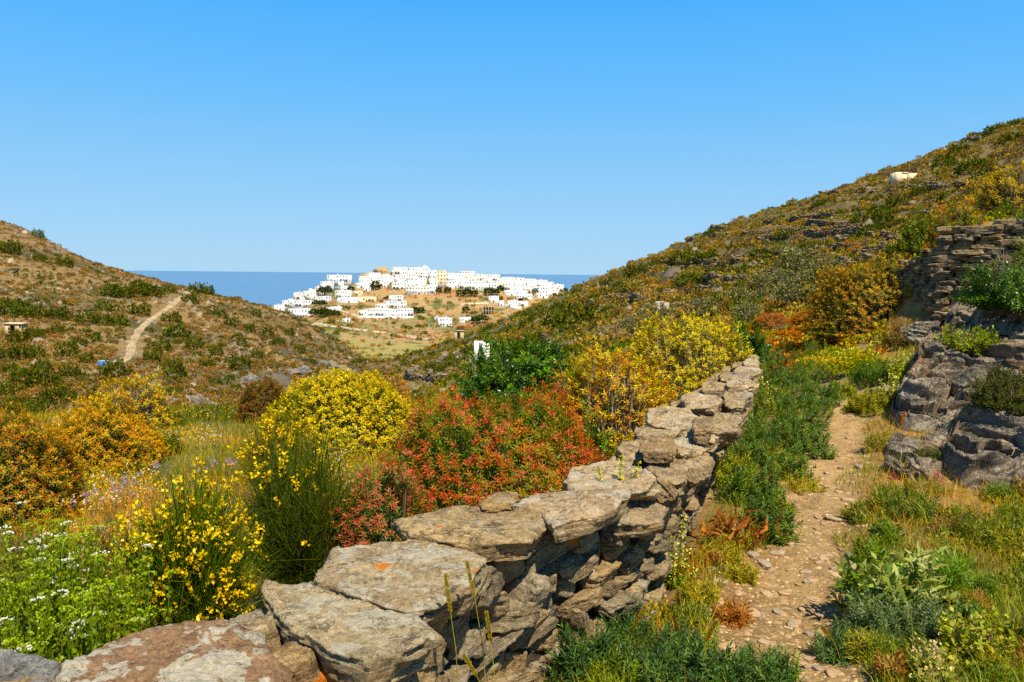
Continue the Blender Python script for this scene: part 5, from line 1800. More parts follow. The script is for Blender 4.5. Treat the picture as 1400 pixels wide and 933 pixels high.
wr2 = random.Random(91)
for k in range(20):
    px = wr2.uniform(850, 1290)
    rg = float(np.interp(px, [800, 900, 1000, 1100, 1200, 1300], [385, 345, 302, 271, 236, 196]))
    py = rg + wr2.uniform(14, 130) * (.4 if px < 900 else 1)
    ln = wr2.uniform(50, 120)
    field_wall([(px, py), (px + ln, py - ln * wr2.uniform(.02, .12))], wr2.uniform(.7, 1.0), 760 + k, 'low dark field wall holding a terrace of the scrubby hillside', group='field walls holding the hillside terraces', colr=(.17, .125, .075))


# -------- tracks
def track(name, pts, wid, lab, c, y0=40, y1=720, lift=.12):
    P = []
    for (ax, ay), (bx, by) in zip(pts[:-1], pts[1:]):
        for t in np.linspace(0, 1, 14, endpoint=False):
            q = ground_hit(ax + (bx - ax) * t, ay + (by - ay) * t, y0, y1)
            if q:
                P.append(q)
    V, F, C = [], [], []
    P = np.array([[p.x, p.y] for p in P])
    for _ in range(3):
        P[1:-1] = (P[:-2] + 2 * P[1:-1] + P[2:]) / 4
    for k in range(len(P)):
        d = P[min(k + 1, len(P) - 1)] - P[max(k - 1, 0)]
        d = d / max(np.hypot(*d), 1e-6)
        nr = np.array([d[1], -d[0]])
        ww = wid * (1 + .25 * float(vnoise(k * .3, 0, 0, 5)))
        for a in np.linspace(-1, 1, 7):
            p = P[k] + nr * ww * .5 * a
            V.append([p[0], p[1], H(*p) + lift * (1.3 - a * a)])
            C.append(np.asarray(c) * (1 - .12 * (abs(abs(a) - .45) < .2)))
    n = len(P)
    for k in range(n - 1):
        for a in range(6):
            F.append([k * 7 + a, k * 7 + a + 1, (k + 1) * 7 + a + 1, (k + 1) * 7 + a])
    o = link(name, mk_mesh(name, V, [F], np.array(C)), bpy.data.materials['ground_soil'])
    tag(o, lab, None, None, 'structure')


track('dirt_track', [(262, 389), (256, 400), (232, 420), (205, 438), (190, 452), (181, 470), (177, 487), (166, 495), (150, 500)], 1.05, 'pale dirt track climbing over the dry slope', (.47, .355, .20), 60, 260)
track('dirt_track', [(214, 500), (220, 515), (222, 534)], .8, 'thin foot track below the blue tank', (.38, .26, .13), 60, 260)
track('village_road', [(428, 444), (470, 449), (520, 455), (560, 461), (592, 466)], 6.5, 'pale road below the white village', (.50, .41, .28), 345, 700, .7)
track('village_road', [(462, 424), (480, 429), (500, 437)], 4.0, 'short pale lane among the village fields', (.50, .40, .27), 400, 700, .3)


# ------------------------------------------------------------------ the white village
def plain_mat(name, c, rough=.85, var=.06):
    m, nt, out = new_mat(name)
    geo = N(nt, 'ShaderNodeNewGeometry')
    n = noise_n(nt, geo.outputs['Position'], .9, 5, .65)
    b = N(nt, 'ShaderNodeBsdfPrincipled')
    c = np.asarray(c, float)
    nt.links.new(ramp(nt, n, [(.3, tuple(c * (1 - var))), (.7, tuple(np.minimum(c * (1 + var), .9)))]), b.inputs['Base Color'])
    b.inputs['Roughness'].default_value = rough
    nt.links.new(b.outputs[0], out.inputs['Surface'])
    return m


M_LIME = plain_mat('limewash', (.72, .71, .68))
M_CREAM = plain_mat('cream_plaster', (.66, .53, .34))
M_TAN = plain_mat('tan_masonry', (.46, .34, .18), var=.2)
M_PANE_SHADE = plain_mat('window_shade', (.10, .10, .10), .5)
M_BLUE = plain_mat('blue_paint', (.06, .20, .42), .5)
M_GREENP = plain_mat('green_paint', (.07, .20, .14), .5)
M_WOOD = plain_mat('brown_wood', (.16, .085, .04), .6)
M_TANK = plain_mat('blue_tank', (.03, .20, .62), .45)
M_CONC = plain_mat('bare_concrete', (.40, .31, .20), var=.12)
M_GLASSY = M_PANE_SHADE


def box_arrays(x0, x1, y0, y1, z0, z1):
    V = [[x0, y0, z0], [x1, y0, z0], [x1, y1, z0], [x0, y1, z0], [x0, y0, z1], [x1, y0, z1], [x1, y1, z1], [x0, y1, z1]]
    return V, [[0, 3, 2, 1], [4, 5, 6, 7], [0, 1, 5, 4], [1, 2, 6, 5], [2, 3, 7, 6], [3, 0, 4, 7]]


def box_mesh(name, *a):
    V, F = box_arrays(*a)
    return mk_mesh(name, V, [F], smooth=False)


def boxes_mesh(name, L):
    V, F = [], []
    for a in L:
        v, f = box_arrays(*a)
        F += [[i + len(V) for i in q] for q in f]
        V += v
    return mk_mesh(name, V, [F], smooth=False)


WIN = box_mesh('window', -.5, .5, -.06, .03, -.65, .65)
WIN.materials.append(M_PANE_SHADE)
WIN2 = box_mesh('window', -.62, .62, -.06, .03, -.7, .7)
WIN2.materials.append(M_PANE_SHADE)
WIN3 = box_mesh('window', -.5, .5, -.06, .03, -.6, .6)
WIN3.materials.append(plain_mat('grey_shutter', (.22, .21, .19)))
WIN4 = box_mesh('window', -.5, .5, -.06, .03, -.65, .65)
WIN4.materials.append(M_BLUE)
LIMES = [M_LIME, M_LIME, plain_mat('old_limewash', (.64, .61, .55), var=.10), plain_mat('bluish_limewash', (.66, .68, .70))]
DOORS = []
for m_ in (M_BLUE, M_WOOD, M_GREENP, M_PANE_SHADE):
    d_ = box_mesh('door', -.55, .55, -.06, .03, 0, 2.1)
    d_.materials.append(m_)
    DOORS.append(d_)
hr_ = random.Random(21)


def house(x0, x1, yt, yb, label=None, mat=None, group=None, dome_=0, pediment=0, arcade=0, chim=None, rz=None, winf=.84, name='village_house', Yf=None):
    xc = (x0 + x1) / 2
    q = ground_hit(xc, yb, 300, 716) if Yf is None else None
    Y = Yf or (min(q.y, 712) if q else 708)
    s = Y / FPX
    w, h = (x1 - x0) * s, (yb - yt) * s
    base = at(xc, yb, Y)
    t = thing(name, label or 'white flat roofed house in the dense middle of the village', 'house', base, 0, group)
    rz = hr_.uniform(-.16, .16) if rz is None else rz
    t.rotation_euler = (0, 0, rz)
    dep = hr_.uniform(5.5, 8)
    mat = mat or hr_.choice(LIMES)
    hw = w / 2
    # walls with a low parapet round the flat roof
    wl = link('wall', box_mesh('wall', -hw, hw, 0, dep, -3.5, h - .35), mat, t)
    link('parapet', boxes_mesh('parapet', [(-hw, hw, -.02, .28, h - .352, h), (-hw, hw, dep - .3, dep + .02, h - .352, h), (-hw - .02, -hw + .28, .27, dep - .29, h - .353, h), (hw - .28, hw + .02, .27, dep - .29, h - .353, h)]), mat, wl)
    fl = max(1, round(h / 3.3))
    nc = max(1, min(8, int(w / 2.1)))
    for f in range(fl):
        z = (f + .55) * h / fl
        for c in range(nc):
            xx = -hw + (c + .5) * w / nc + hr_.uniform(-.25, .25)
            if f == 0 and c == nc // 2:
                d = link('door', hr_.choice(DOORS), None, t, (xx, 0, .02))
                d.scale = (1, 1, min(1, h / fl * .8 / 2.1))
            elif hr_.random() < winf:
                o = link('window', hr_.choice((WIN, WIN2, WIN3, WIN3, WIN4)), None, t, (xx, 0, z))
                o.scale = (hr_.uniform(.75, 1.15), 1, hr_.uniform(.7, 1.1) * min(1, h / fl / 2.6))
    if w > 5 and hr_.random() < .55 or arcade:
        # flat dark slab on one storey, painted shade behind the pillars
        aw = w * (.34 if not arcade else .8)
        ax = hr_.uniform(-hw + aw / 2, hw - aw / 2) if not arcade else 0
        o = link('porch_shade', box_mesh('porch_shade', ax - aw / 2, ax + aw / 2, -.09, .02, h * .10, h * .10 + min(2.3, h * .34)), M_PANE_SHADE, t)
        for k in range(int(aw / 2) + 1):
            p = ax - aw / 2 + aw * k / max(1, int(aw / 2))
            link('pillar', box_mesh('pillar', p - .16, p + .16, -.16, -.02, h * .10, h * .10 + min(2.3, h * .34)), mat, t)
    if hr_.random() < .4 or chim:
        cx = hr_.uniform(-hw + .6, hw - .6)
        ch = link('chimney', box_mesh('chimney', cx - .35, cx + .35, 1.5, 2.2, h - .4, h + 1.0), mat, t)
        link('chimney_cap', box_mesh('chimney_cap', cx - .45, cx + .45, 1.4, 2.3, h + 1.0, h + 1.15), mat, ch)
    if dome_:
        bm_ = []
        g = Growth(1)
        u = np.linspace(0, 2 * math.pi, 20, endpoint=False)
        V = [[math.cos(a) * 1.7 * math.cos(e), 3 + math.sin(a) * 1.7 * math.cos(e), h - .4 + 1.0 + 1.7 * math.sin(e)] for e in (-.6, 0, .4, .8, 1.15, 1.5) for a in u]
        F = [[r * 20 + k, r * 20 + (k + 1) % 20, (r + 1) * 20 + (k + 1) % 20, (r + 1) * 20 + k] for r in range(5) for k in range(20)]
        link('dome', mk_mesh('dome', V, [F]), mat, t)
    if pediment:
        V = [[-hw, 0, h], [hw, 0, h], [0, 0, h + 2.6], [-hw, dep, h], [hw, dep, h], [0, dep, h + 2.6]]
        link('gable', mk_mesh('gable', V, [[[0, 1, 2], [3, 5, 4]], [[0, 2, 5, 3], [1, 4, 5, 2], [0, 3, 4, 1]]], smooth=False), mat, t)
    return t


GA, GB, GC, GD = 'white houses stepping down to the sea', 'white houses on the village crest', 'white houses in the long eastern row', 'white houses among the fields below the village'
LA, LB, LC = 'white flat roofed house stepping down the seaward end of the village', 'white cubic house packed below the village crest', 'white cubic house in the long descending row near the sea on the village far end'
house(401, 411, 400, 410, LA, group=GA)
house(413.5, 432, 398, 410, 'white house with a small dome at the seaward end of the village', group=GA, dome_=1)
house(386, 398.5, 411, 420, LA, group=GA)
house(403, 428.5, 411, 420, 'wide white terrace house directly below the domed house', group=GA)
house(431, 452, 405.5, 414, 'low long white house beside the domed house', group=GA)
house(394, 424, 422, 436, 'largest white house at the seaward end, standing on its own below the others', group=GA, arcade=1)
house(374, 389, 417, 424.5, 'low white house at the very end of the village over the sea', group=GA)
house(360, 376, 419.5, 424, 'white roofs just showing over the edge of the dry slope', group=GA)
house(447, 480, 376, 386.5, 'broad white house with a roof hut standing alone against the sea', group=GA, chim=1)
house(438, 456, 385, 394, 'white house under the broad one, its corner against the sea', group=GA)
house(456, 470, 384, 393, LA, group=GA)
house(457.5, 479, 397, 409, 'white house with a small upper storey above the low cream row', group=GA)
house(465.5, 474.5, 391, 398, LA, group=GA)
house(461, 490, 407, 414.5, 'long low white house below the one with the small upper storey', group=GA)
house(482, 494, 398, 404.5, 'small tan house with a row of dark windows', M_CREAM, group=GA)
house(451, 464, 419.5, 425.5, 'tiny white house beside the dark tree clump', group=GA)
house(468, 478, 436, 440.5, 'tiny pale hut above the road below the village', group=GD)
house(501.5, 519.5, 373, 386, 'blank white block right below the ochre castle rock', group=GB, winf=.2)
house(490.5, 507, 378, 391, LB, group=GB)
house(486, 500, 387, 394, LB, group=GB)
house(520.5, 536, 377, 386.5, LB, group=GB)
house(536, 556, 365.5, 376, 'long white house on the crest beside the castle rock', group=GB)
house(556, 575, 366, 376.5, 'white crest house with dark arched openings', group=GB)
house(574, 588, 367, 381, 'white church with a pointed gable, highest on the village skyline', group=GB, pediment=1, name='village_church')
for a in ((538, 555, 375.5, 386), (555, 572, 375, 384), (570, 583, 380, 392), (555, 571, 383, 393), (544, 555, 385, 392)):
    house(*a, LB, group=GB)
house(555, 587, 392, 402.5, 'wide white house at the lower edge of the village over the orange field', group=GB, winf=.9)
house(535.5, 546.5, 386.5, 397, 'white house with a bluish arcade in painted shade', group=GB, arcade=1)
for a in ((587, 597, 370, 382), (588, 598, 381, 395), (586, 596, 391, 402.5)):
    house(*a, LB, group=GB)
house(597, 610, 370, 394, 'tall cream house of several storeys among the white ones', M_CREAM, group=GB, winf=1)
for a in ((610, 620, 373.5, 385), (610, 621.5, 384, 395.5), (495, 507, 391, 398), (507, 520, 384, 391)):
    house(*a, LB, group=GB)
house(488, 514, 406, 413, 'long low cream house among the lower fields', M_CREAM, group=GD)
house(531.5, 550, 404, 413, 'upper half of the stepped white house group above the lower street', group=GD)
house(525, 555, 412, 421, 'middle step of the white house group above the lower street', group=GD, winf=.9)
house(513, 531.5, 415.5, 422, 'small white house joined to the stepped group', group=GD)
house(489.5, 502, 424, 432.5, 'white end house of the lower street nearest the sea', group=GD)
house(501.5, 534, 422, 433.5, 'longest white house of the lower street', group=GD, winf=.95)
house(531, 544, 423, 433.5, 'white house in the middle of the lower street', group=GD)
house(543, 565, 422, 433.5, 'white house with six dark windows ending the lower street', group=GD, winf=1)
house(600, 618.5, 434.5, 447, 'lone white cube house in the field below the village', group=GD, rz=.35)
house(594, 599, 434, 438, 'tiny white shed beside the lone cube house', group=GD)
house(627, 643.5, 434, 441.6, 'low white house next to the lone cube house', group=GD)
house(628.5, 649, 371, 379, 'white house standing up from the skyline row', group=GC)
for a in ((615, 634, 374, 385), (621, 630, 383, 394), (634, 650, 377, 386), (648, 662, 375, 384), (627, 645, 384, 396), (643, 661, 384, 397), (662, 683, 375.5, 385), (660, 679, 384, 397.5), (679, 688, 381, 392), (685.5, 702, 379, 389), (687, 706, 387, 398), (700, 717, 380, 390), (702, 718, 388, 399), (715, 732, 381.5, 392), (715, 733, 390, 399), (732, 748, 383, 394), (744, 757, 386, 396), (730, 749, 392, 402)):
    house(*a, LC, group=GC)
house(755, 771, 389, 399.5, 'last white house of the row before the sea', group=GC)
for a in ((746.5, 763, 395.5, 404), (733, 749, 400.5, 408)):
    house(*a, LC, group=GC)
house(689.5, 706, 397, 404.5, LC, group=GC)
house(706, 721, 397.5, 405, LC, group=GC)
house(706, 728, 402, 410, 'white house stepping forward below the long row', group=GC)
house(695, 708.5, 411, 420.5, 'white house with a blue door below the long row beside the hillside', group=GC)
house(683, 689, 411.5, 419, 'narrow white house beside the one with a blue door', group=GC)
house(668, 682, 405, 414, 'pale house among trees below the long row', group=GC)
house(708, 722, 412, 419, 'white garden walls and house touching the hillside scrub', group=GC)

# more small houses close packed under the crest and along the long row
LD, GE = 'small white house squeezed between its neighbours in the village', 'small white houses squeezed into the village'
for k in range(64):
    xx = hr_.uniform(500, 762)
    up = float(np.interp(xx, [500, 540, 580, 620, 660, 700, 740, 765], [378, 371, 371, 376, 379, 384, 389, 393]))
    lo = float(np.interp(xx, [500, 540, 585, 600, 640, 660, 700, 765], [394, 395, 401, 394, 396, 397, 400, 402]))
    yb = hr_.uniform(up + 7, lo)
    w_ = hr_.uniform(6, 12)
    house(xx - w_ / 2, xx + w_ / 2, yb - hr_.uniform(5, 9), yb, LD, M_CREAM if hr_.random() < .07 else None, group=GE, name='village_house')
for k in range(14):
    xx = hr_.uniform(388, 480)
    yb = float(np.interp(xx, [388, 410, 440, 480], [419, 411, 396, 396])) + hr_.uniform(-3, 5)
    house(xx - 4, xx + hr_.uniform(2, 5), yb - hr_.uniform(4, 7), yb, 'small white house on the seaward slope of the village', None, group='small white houses on the seaward slope', name='village_house')

# concrete frame of an unfinished house
q = ground_hit(668, 430, 300, 716)
s = q.y / FPX
t = thing('unfinished_house', 'unfinished tan concrete frame with open dark bays near the hillside', 'building', q)
fw = 15 * s
link('frame', boxes_mesh('frame', [(-fw / 2 + k * fw / 4 - .2, -fw / 2 + k * fw / 4 + .2, 0, .4, -3, 5.4) for k in range(5)] + [(-fw / 2 - .3, fw / 2 + .3, -.06, 5.9, zz, zz + .5) for zz in (-.6, 2.3, 5.35)]), M_CONC, t)
link('back_wall', box_mesh('back_wall', -fw / 2, fw / 2, 5.0, 5.3, -2, 5.3), M_CONC, t)

# castle rock on the crest
q = at(522, 376, 716)
o = link('castle_rock', crag_mesh('castle_rock', (17, 12, 13.5), 801, col=(.40, .30, .16), nu=80, nv=40, amp=.10), M_STEM, None, q)
tag(o, 'ochre castle rock with ruined walls on the village crest', 'rock')
o = link('castle_rock', crag_mesh('castle_rock', (20, 12, 8), 802, col=(.38, .28, .11), nu=80, nv=40, amp=.10), M_STEM, None, at(504, 378, 716))
tag(o, 'lower grassy shoulder of the castle rock toward the sea', 'rock')

# white and stone walls between the fields
for k, (a, b, hh, m_, lab) in enumerate((((490, 434.5), (566, 434.8), 1.4, M_LIME, 'white retaining wall under the lower street'), ((690, 419), (712, 423), 2.0, M_LIME, 'white retaining wall under the house with a blue door'), ((630, 417), (668, 415.5), 1.2, M_CREAM, 'pale wall beside the orange field'), ((440, 421), (452, 424.5), 1.6, M_LIME, 'white wall beside the tiny house'), ((655, 440), (668, 438), 1.0, M_CREAM, 'low pale wall by the low white house'), ((560, 403), (660, 403.5), 1.6, M_TAN, 'tan retaining wall under the village edge'))):
    A, B = ground_hit(*a, 300, 716), ground_hit(*b, 300, 716)
    if A and B:
        L = (B - A).length
        o = link('garden_wall', box_mesh('garden_wall', 0, L, 0, .5, -2.5, hh), m_, None, A)
        o.rotation_euler = (0, -math.asin((B.z - A.z) / L), math.atan2(B.y - A.y, B.x - A.x))
        tag(o, lab, 'wall', 'walls between the village fields', 'thing')


# village trees
def vtree(px, py, w, lab, seed, grp='dark trees in the village'):
    q = ground_hit(px, py + w * .4, 300, 716) or at(px, py + w * .4, 700)
    hw = w * .5 * q.y / FPX
    t = thing('village_tree', lab, 'tree', q, 0, grp)
    g = Growth(seed)
    P, Nn = dome(g.r, 420, (hw, hw, hw), .3, seed, (.5, 1), -.5)
    P[:, 2] += hw * .75
    L = hw * .32 * g.r.uniform(.5, 1.2, len(P))
    cc = np.asarray([srgb(50, 66, 24), srgb(40, 52, 22), srgb(70, 84, 32)])[g.r.integers(0, 3, len(P))]
    g.leaves(P, unit(Nn + g.r.normal(0, .6, P.shape)), L, L * .8, g.cols(cc, len(P), .2), .4)
    g.build('crown', M_HILL, t)
    s = Growth(seed + 1)
    s.tubes(np.array([[0, 0, -1.0]]), np.array([[0, 0, hw * .9]]), hw * .14, hw * .07, s.cols((.14, .10, .07), 1))
    s.build('trunk', M_STEM, t)


DT = 'dark green tree in the clump below the domed house'
for k, (px, py, w, lab) in enumerate(((428, 428, 12, DT), (436, 428.5, 12, DT), (444, 427.5, 13, DT), (452, 429, 12, DT), (460, 430, 11, DT), (441, 398, 13, 'green tree on the sea slope below the broad house'), (449, 397.5, 10, 'smaller green tree on the sea slope below the broad house'), (432, 415, 10, 'dark tree beside the wide terrace house'), (441, 415.5, 11, 'dark tree under the low long house'), (480, 396, 9, 'green tree beside the small tan house'),
                                      (514, 391, 13, 'round dark tree below the blank white block'), (505, 384.5, 8, 'small tree before the blank white block'), (538, 389, 7, 'small tree at the bluish arcade'), (571, 387.5, 7, 'palm like tree among the white houses'), (599, 397.5, 9, 'dark tree beside the wide lower house'), (612, 397.5, 9, 'dark tree under the cream house'), (568, 425, 10, 'bush like tree at the end of the lower street'), (576, 424.5, 9, 'second bush like tree past the lower street'),
                                      (630, 401.5, 11, 'dark tree in the row under the long houses'), (639, 401, 12, 'bigger dark tree in the row under the long houses'), (648, 402, 10, 'low dark tree in the row under the long houses'), (668, 399.5, 12, 'wide green tree below the long white row'), (677, 400, 11, 'green tree next to the wide one below the long white row'), (684.5, 394.5, 9, 'tree in the gap of the long white row'), (632, 389, 9, 'brownish tree between the white houses'), (682, 409.5, 9, 'tree beside the narrow white house'), (712, 412, 8, 'dark tree behind the house with a blue door'), (732, 398, 8, 'tree at the lower edge of the long row'), (772, 398, 9, 'dark bush where the row meets the hillside'),
                                      (650, 438, 12, 'dark trees beside the low white house'), (660, 437, 12, 'dark tree under the unfinished concrete frame'), (637, 424, 10, 'green tree in the field above the low white house'))):
    vtree(px, py, w, lab, 820 + 2 * k)


# ------------------------------------------------------------------ small buildings on the slopes
# blue water tank
q = ground_hit(142, 503, 50, 260)
s = q.y / FPX
t = thing('water_tank', 'bright blue box shaped water tank beside the dirt track', 'tank', q, .25)
w_, h_ = 12 * s, 9 * s
link('tank_body', boxes_mesh('tank_body', [(-w_ / 2, w_ / 2, -w_ * .35, w_ * .35, -.1, h_)] + [(-w_ / 2 - .012, w_ / 2 + .012, -w_ * .35 - .012, w_ * .35 + .012, h_ * f, h_ * f + .05) for f in (.3, .62)]), M_TANK, t)
link('lid', box_mesh('lid', -w_ / 2 - .04, w_ / 2 + .04, -w_ * .35 - .04, w_ * .35 + .04, h_, h_ + .07), plain_mat('pale_blue_lid', (.35, .48, .62)), t)


def hut(px0, px1, pt, pb, label, mat, Yr, roof=None, opening=True, rz=0.0, name='stone_hut', ruined=False):
    q = ground_hit((px0 + px1) / 2, pb, *Yr)
    q.z += .45
    s = q.y / FPX
    w, h = (px1 - px0) * s, (pb - pt) * s
    t = thing(name, label, 'hut', q, rz)
    hw, dep = w / 2, w * .6
    th = .35
    dw, dx = min(1.3, w * .3), -w * .05
    L = [(-hw, dx - dw / 2, 0, th, -1, h), (dx + dw / 2, hw, 0, th, -1, h * (.86 if ruined else 1)), (dx - dw / 2, dx + dw / 2, .003, th - .003, h * .8, h * .99), (-hw, -hw + th, th, dep, -1, h * .95), (hw - th, hw, th, dep, -1, h * (.7 if ruined else .95)), (-hw + th, hw - th, dep - th, dep - .003, -1, h * .9)]
    link('wall', boxes_mesh('wall', L), mat, t)
    if roof:
        link('roof', box_mesh('roof', -hw - .12, hw + .12, -.15, dep + .1, h + .002, h + .2), roof, t)
    return t


hut(1224, 1253, 239, 248, 'small roofless cream hut with a dark doorway high on the hillside', M_CREAM, (60, 260), ruined=True)
hut(6, 30, 448, 457, 'low pale hut with a flat slab roof on the dry slope', M_TAN, (60, 260), M_CREAM)
hut(897, 914, 420, 432, 'small pale stone ruin at the foot of the hillside', plain_mat('pale_masonry', (.42, .37, .28), var=.2), (30, 260), ruined=True)
hut(648, 669, 472, 497, 'white ruined farmhouse half hidden behind the lentisk bush', M_LIME, (40, 260), ruined=True, name='farmhouse')
hut(621, 634, 456, 466, 'dark little stone shed among the scrub above the gully', M_TAN, (50, 300), M_CONC)


# ------------------------------------------------------------------ grass and low plants near the path
def wall_side(x, y):
    """signed distance from the low wall: positive on the path's side"""
    best, sg = np.full(np.shape(x), 1e9), np.ones(np.shape(x))
    for (ax, ay), (bx, by) in zip(WALL[:-1], WALL[1:]):
        ux, uy = bx - ax, by - ay
        t = np.clip(((x - ax) * ux + (y - ay) * uy) / (ux * ux + uy * uy), 0, 1)
        dd = np.hypot(x - ax - t * ux, y - ay - t * uy)
        s = np.sign((x - ax) * uy - (y - ay) * ux)
        sg = np.where(dd < best, s, sg)
        best = np.minimum(best, dd)
    return best * sg


def grass(name, label, n, pxr, dr, seed, ok, cols, hgt, wid, bend=.5, patch=3.0, thr=-.9):
    r = np.random.default_rng(seed)
    px = r.uniform(*pxr, n)
    d = np.exp(r.uniform(math.log(dr[0]), math.log(dr[1]), n))
    x, y = (px - 700) / FPX * d, d
    # gather the blades in tufts
    k = r.integers(0, n, n)
    tuft = r.uniform(0, 1, n) < .6
    kk = (k // 14) * 14
    x = np.where(tuft, x[kk] + r.normal(0, .05, n), x)
    y = np.where(tuft, y[kk] + r.normal(0, .05, n), y)
    nz = fbm(x / patch, y / patch, 0, 3, seed)
    m = ok(px, x, y) & (nz + r.normal(0, .15, n) > thr)
    x, y, nz = x[m], y[m], nz[m]
    g = Growth(seed + 1)
    P = np.stack([x, y, height(x, y) - .01], 1)
    m = len(P)
    cols = np.asarray(cols, float)
    ci = np.clip(((nz + .5) * len(cols) + r.normal(0, .9, m)).astype(int), 0, len(cols) - 1)
    g.blades(P, unit(np.stack([r.normal(0, .28, m), r.normal(0, .28, m), np.ones(m)], 1)), hgt * np.exp(r.normal(0, .35, m)), wid * (1 + y * .06), g.cols(cols[ci], m, .2), bend)
    o = g.build(name, M_LEAF)
    return tag(o, label, 'grass', None, 'stuff')


STRAW = [srgb(206, 168, 62), srgb(214, 172, 56), srgb(222, 164, 50), srgb(206, 138, 44)]
GREENS = [srgb(112, 128, 34), srgb(138, 146, 40), srgb(160, 156, 46)]
grass('dry_grass', 'golden dry grass with green tufts filling the meadow beyond the wall', 72000, (-460, 780), (3.0, 19), 901, lambda p, x, y: (wall_side(x, y) < -.3), GREENS + STRAW[:1] + GREENS[1:] + STRAW, .15, .0035, .6, 2.6)
grass('green_grass', 'green grass patches in the meadow beyond the wall', 36000, (-460, 700), (6, 24), 905, lambda p, x, y: (wall_side(x, y) < -.4), [srgb(104, 116, 30), srgb(122, 128, 36), srgb(146, 140, 44)], .22, .0045, .5, 3.4, .02)
grass('verge_grass', 'short mixed dry and green grass along the edges of the path', 115000, (780, 1860), (1.8, 13), 911, lambda p, x, y: (wall_side(x, y) > .28) & (seg_dist(x, y, PATH) + .25 * fbm(x * 1.5, y * 1.5, 0, 2, 5) > .25), STRAW[:2] + [srgb(190, 140, 66), srgb(176, 160, 60)] + GREENS + GREENS[:2], .10, .0030, .7, 1.0)
grass('yellow_grass', 'yellow green grass of the little meadow behind the lentisk', 9000, (520, 820), (19, 60), 915, lambda p, x, y: x > -100, [srgb(170, 154, 40), srgb(184, 164, 50), srgb(142, 138, 36)], .35, .012, .5, 6.0)


def low_herb(name, label, px, py, w, hgt, cols, seed, L=.034, W=.007, shoots=170, per=16, up=.8, group=None, mat=None, shoot=.08, cat='plant', Y=None, lump=.22, extra=None, bare=0):
    q = ground_hit(px, py, 1.5, 40) if Y is None else ground_at(px, Y)
    hw = w * .5 * q.y / FPX
    t = thing(name, label, cat, q, 0, group)
    leafy_parts(t, (hw, hw * .85, hgt), cols, seed, L, W, lump, mat or M_LEAF, up, shoots, 0, .0, per, (.45, 1.0), shoot, (.2, .15, .09), bare)
    return t, q, hw


BG = [srgb(92, 120, 50), srgb(78, 104, 50), srgb(108, 132, 52), srgb(124, 142, 50)]
YG = [srgb(146, 152, 40), srgb(124, 138, 36), srgb(164, 160, 50)]
GV = 'blue green herbs crowding the path side of the wall'
VERGE = [  # px, foot row, width px, height m, colours, label
    (1048, 736, 84, .34, BG, 'dark blue green herb hump nearest the loose path stones'), (1030, 690, 96, .32, BG, 'blue green herb hump above the nearest one'), (1000, 664, 76, .30, YG, 'yellow green herb right beside the big pale cap slab'),
    (1072, 650, 88, .30, BG[:3] + YG[:1], 'mixed green herb clump halfway along the path'), (1022, 632, 84, .32, BG, 'blue green herb hump against the middle of the wall'), (1102, 622, 84, .36, BG, 'rounded dark herb hump bulging over the path at its narrowest'),
    (1060, 606, 90, .36, BG, 'blue green herb clump left of the bulging hump'), (1020, 596, 60, .32, BG, 'herb clump tucked below the stepped cap stones'), (1092, 582, 84, .38, BG, 'herb clump behind the bulging hump'), (1050, 566, 80, .40, BG[1:] + YG[:1], 'pale flecked herb clump beside the far cap stones'),
    (1118, 556, 64, .36, BG[:3] + YG[1:2], 'herb clump where the path bends out of sight'), (1080, 540, 80, .44, BG, 'tall blue green herbs at the far end of the wall'), (1050, 530, 60, .40, YG[:2] + BG[:1], 'light green herbs at the last cap stone'), (1110, 524, 80, .40, BG, 'blue green herbs behind the path bend'),
    (1075, 506, 90, .45, BG[:3], 'farthest blue green herbs below the pale flat stones'), (1128, 500, 70, .4, BG[2:] + YG, 'farthest light green herbs below the tall dark spurge'), (1150, 545, 50, .22, YG, 'low yellow green herb at the foot of the earth bank'), (1180, 560, 50, .2, YG, 'low yellow green herb touching the grassy dome'),
]
for k, (px, py, w, hgt, cc, lab) in enumerate(VERGE):
    low_herb('verge_herb', lab, px, py, w, hgt, cc, 1000 + 3 * k, .040, .011, 230, 15, group=GV)

GF = 'lacy dark herbs at the bottom of the photo'
for k, (px, py, w, hgt, lab) in enumerate(((800, 935, 110, .26, 'lacy dark green herb at the foot of the wall face'), (880, 945, 130, .26, 'lacy dark green herb left of the dry grass spike'), (965, 950, 130, .25, 'lacy dark green herb in the middle of the lower edge'), (1040, 955, 100, .22, 'lacy dark green herb beside the gravelly path'), (850, 890, 90, .22, 'lacy dark green herb behind the others, under the wall face'), (930, 905, 80, .16, 'low lacy herb under the dry golden tufts'))):
    low_herb('lacy_herb', lab, px, py, w, hgt, [srgb(70, 100, 40), srgb(86, 118, 52), srgb(60, 88, 42), srgb(110, 134, 62)], 1080 + 3 * k, .036, .0065, 330, 17, group=GF, up=.7)
low_herb('feathery_herb', 'bright yellow green feathery tuft at the foot of the wall in the lower edge', 838, 960, 90, .16, [srgb(150, 158, 34), srgb(128, 142, 30)], 1099, .05, .004, 160, 14)
GR = 'herbs right of the path'
low_herb('felted_herb', 'large leaved pale felted herb right of the path', 1212, 838, 150, .33, [srgb(156, 164, 84), srgb(128, 142, 58), srgb(174, 178, 104), srgb(98, 118, 36)], 1101, .075, .028, 100, 10, group=GR, shoot=.12, lump=.3)
low_herb('felted_herb', 'smaller pale felted herb behind the feathery green one', 1268, 806, 100, .30, [srgb(166, 172, 92), srgb(140, 150, 66), srgb(176, 180, 110)], 1104, .07, .024, 70, 10, group=GR, shoot=.12, lump=.3)
low_herb('feathery_herb', 'fresh green feathery herb at the right of the pale felted ones', 1302, 822, 74, .28, [srgb(104, 140, 24), srgb(122, 150, 30)], 1107, .05, .004, 190, 16, group=GR)
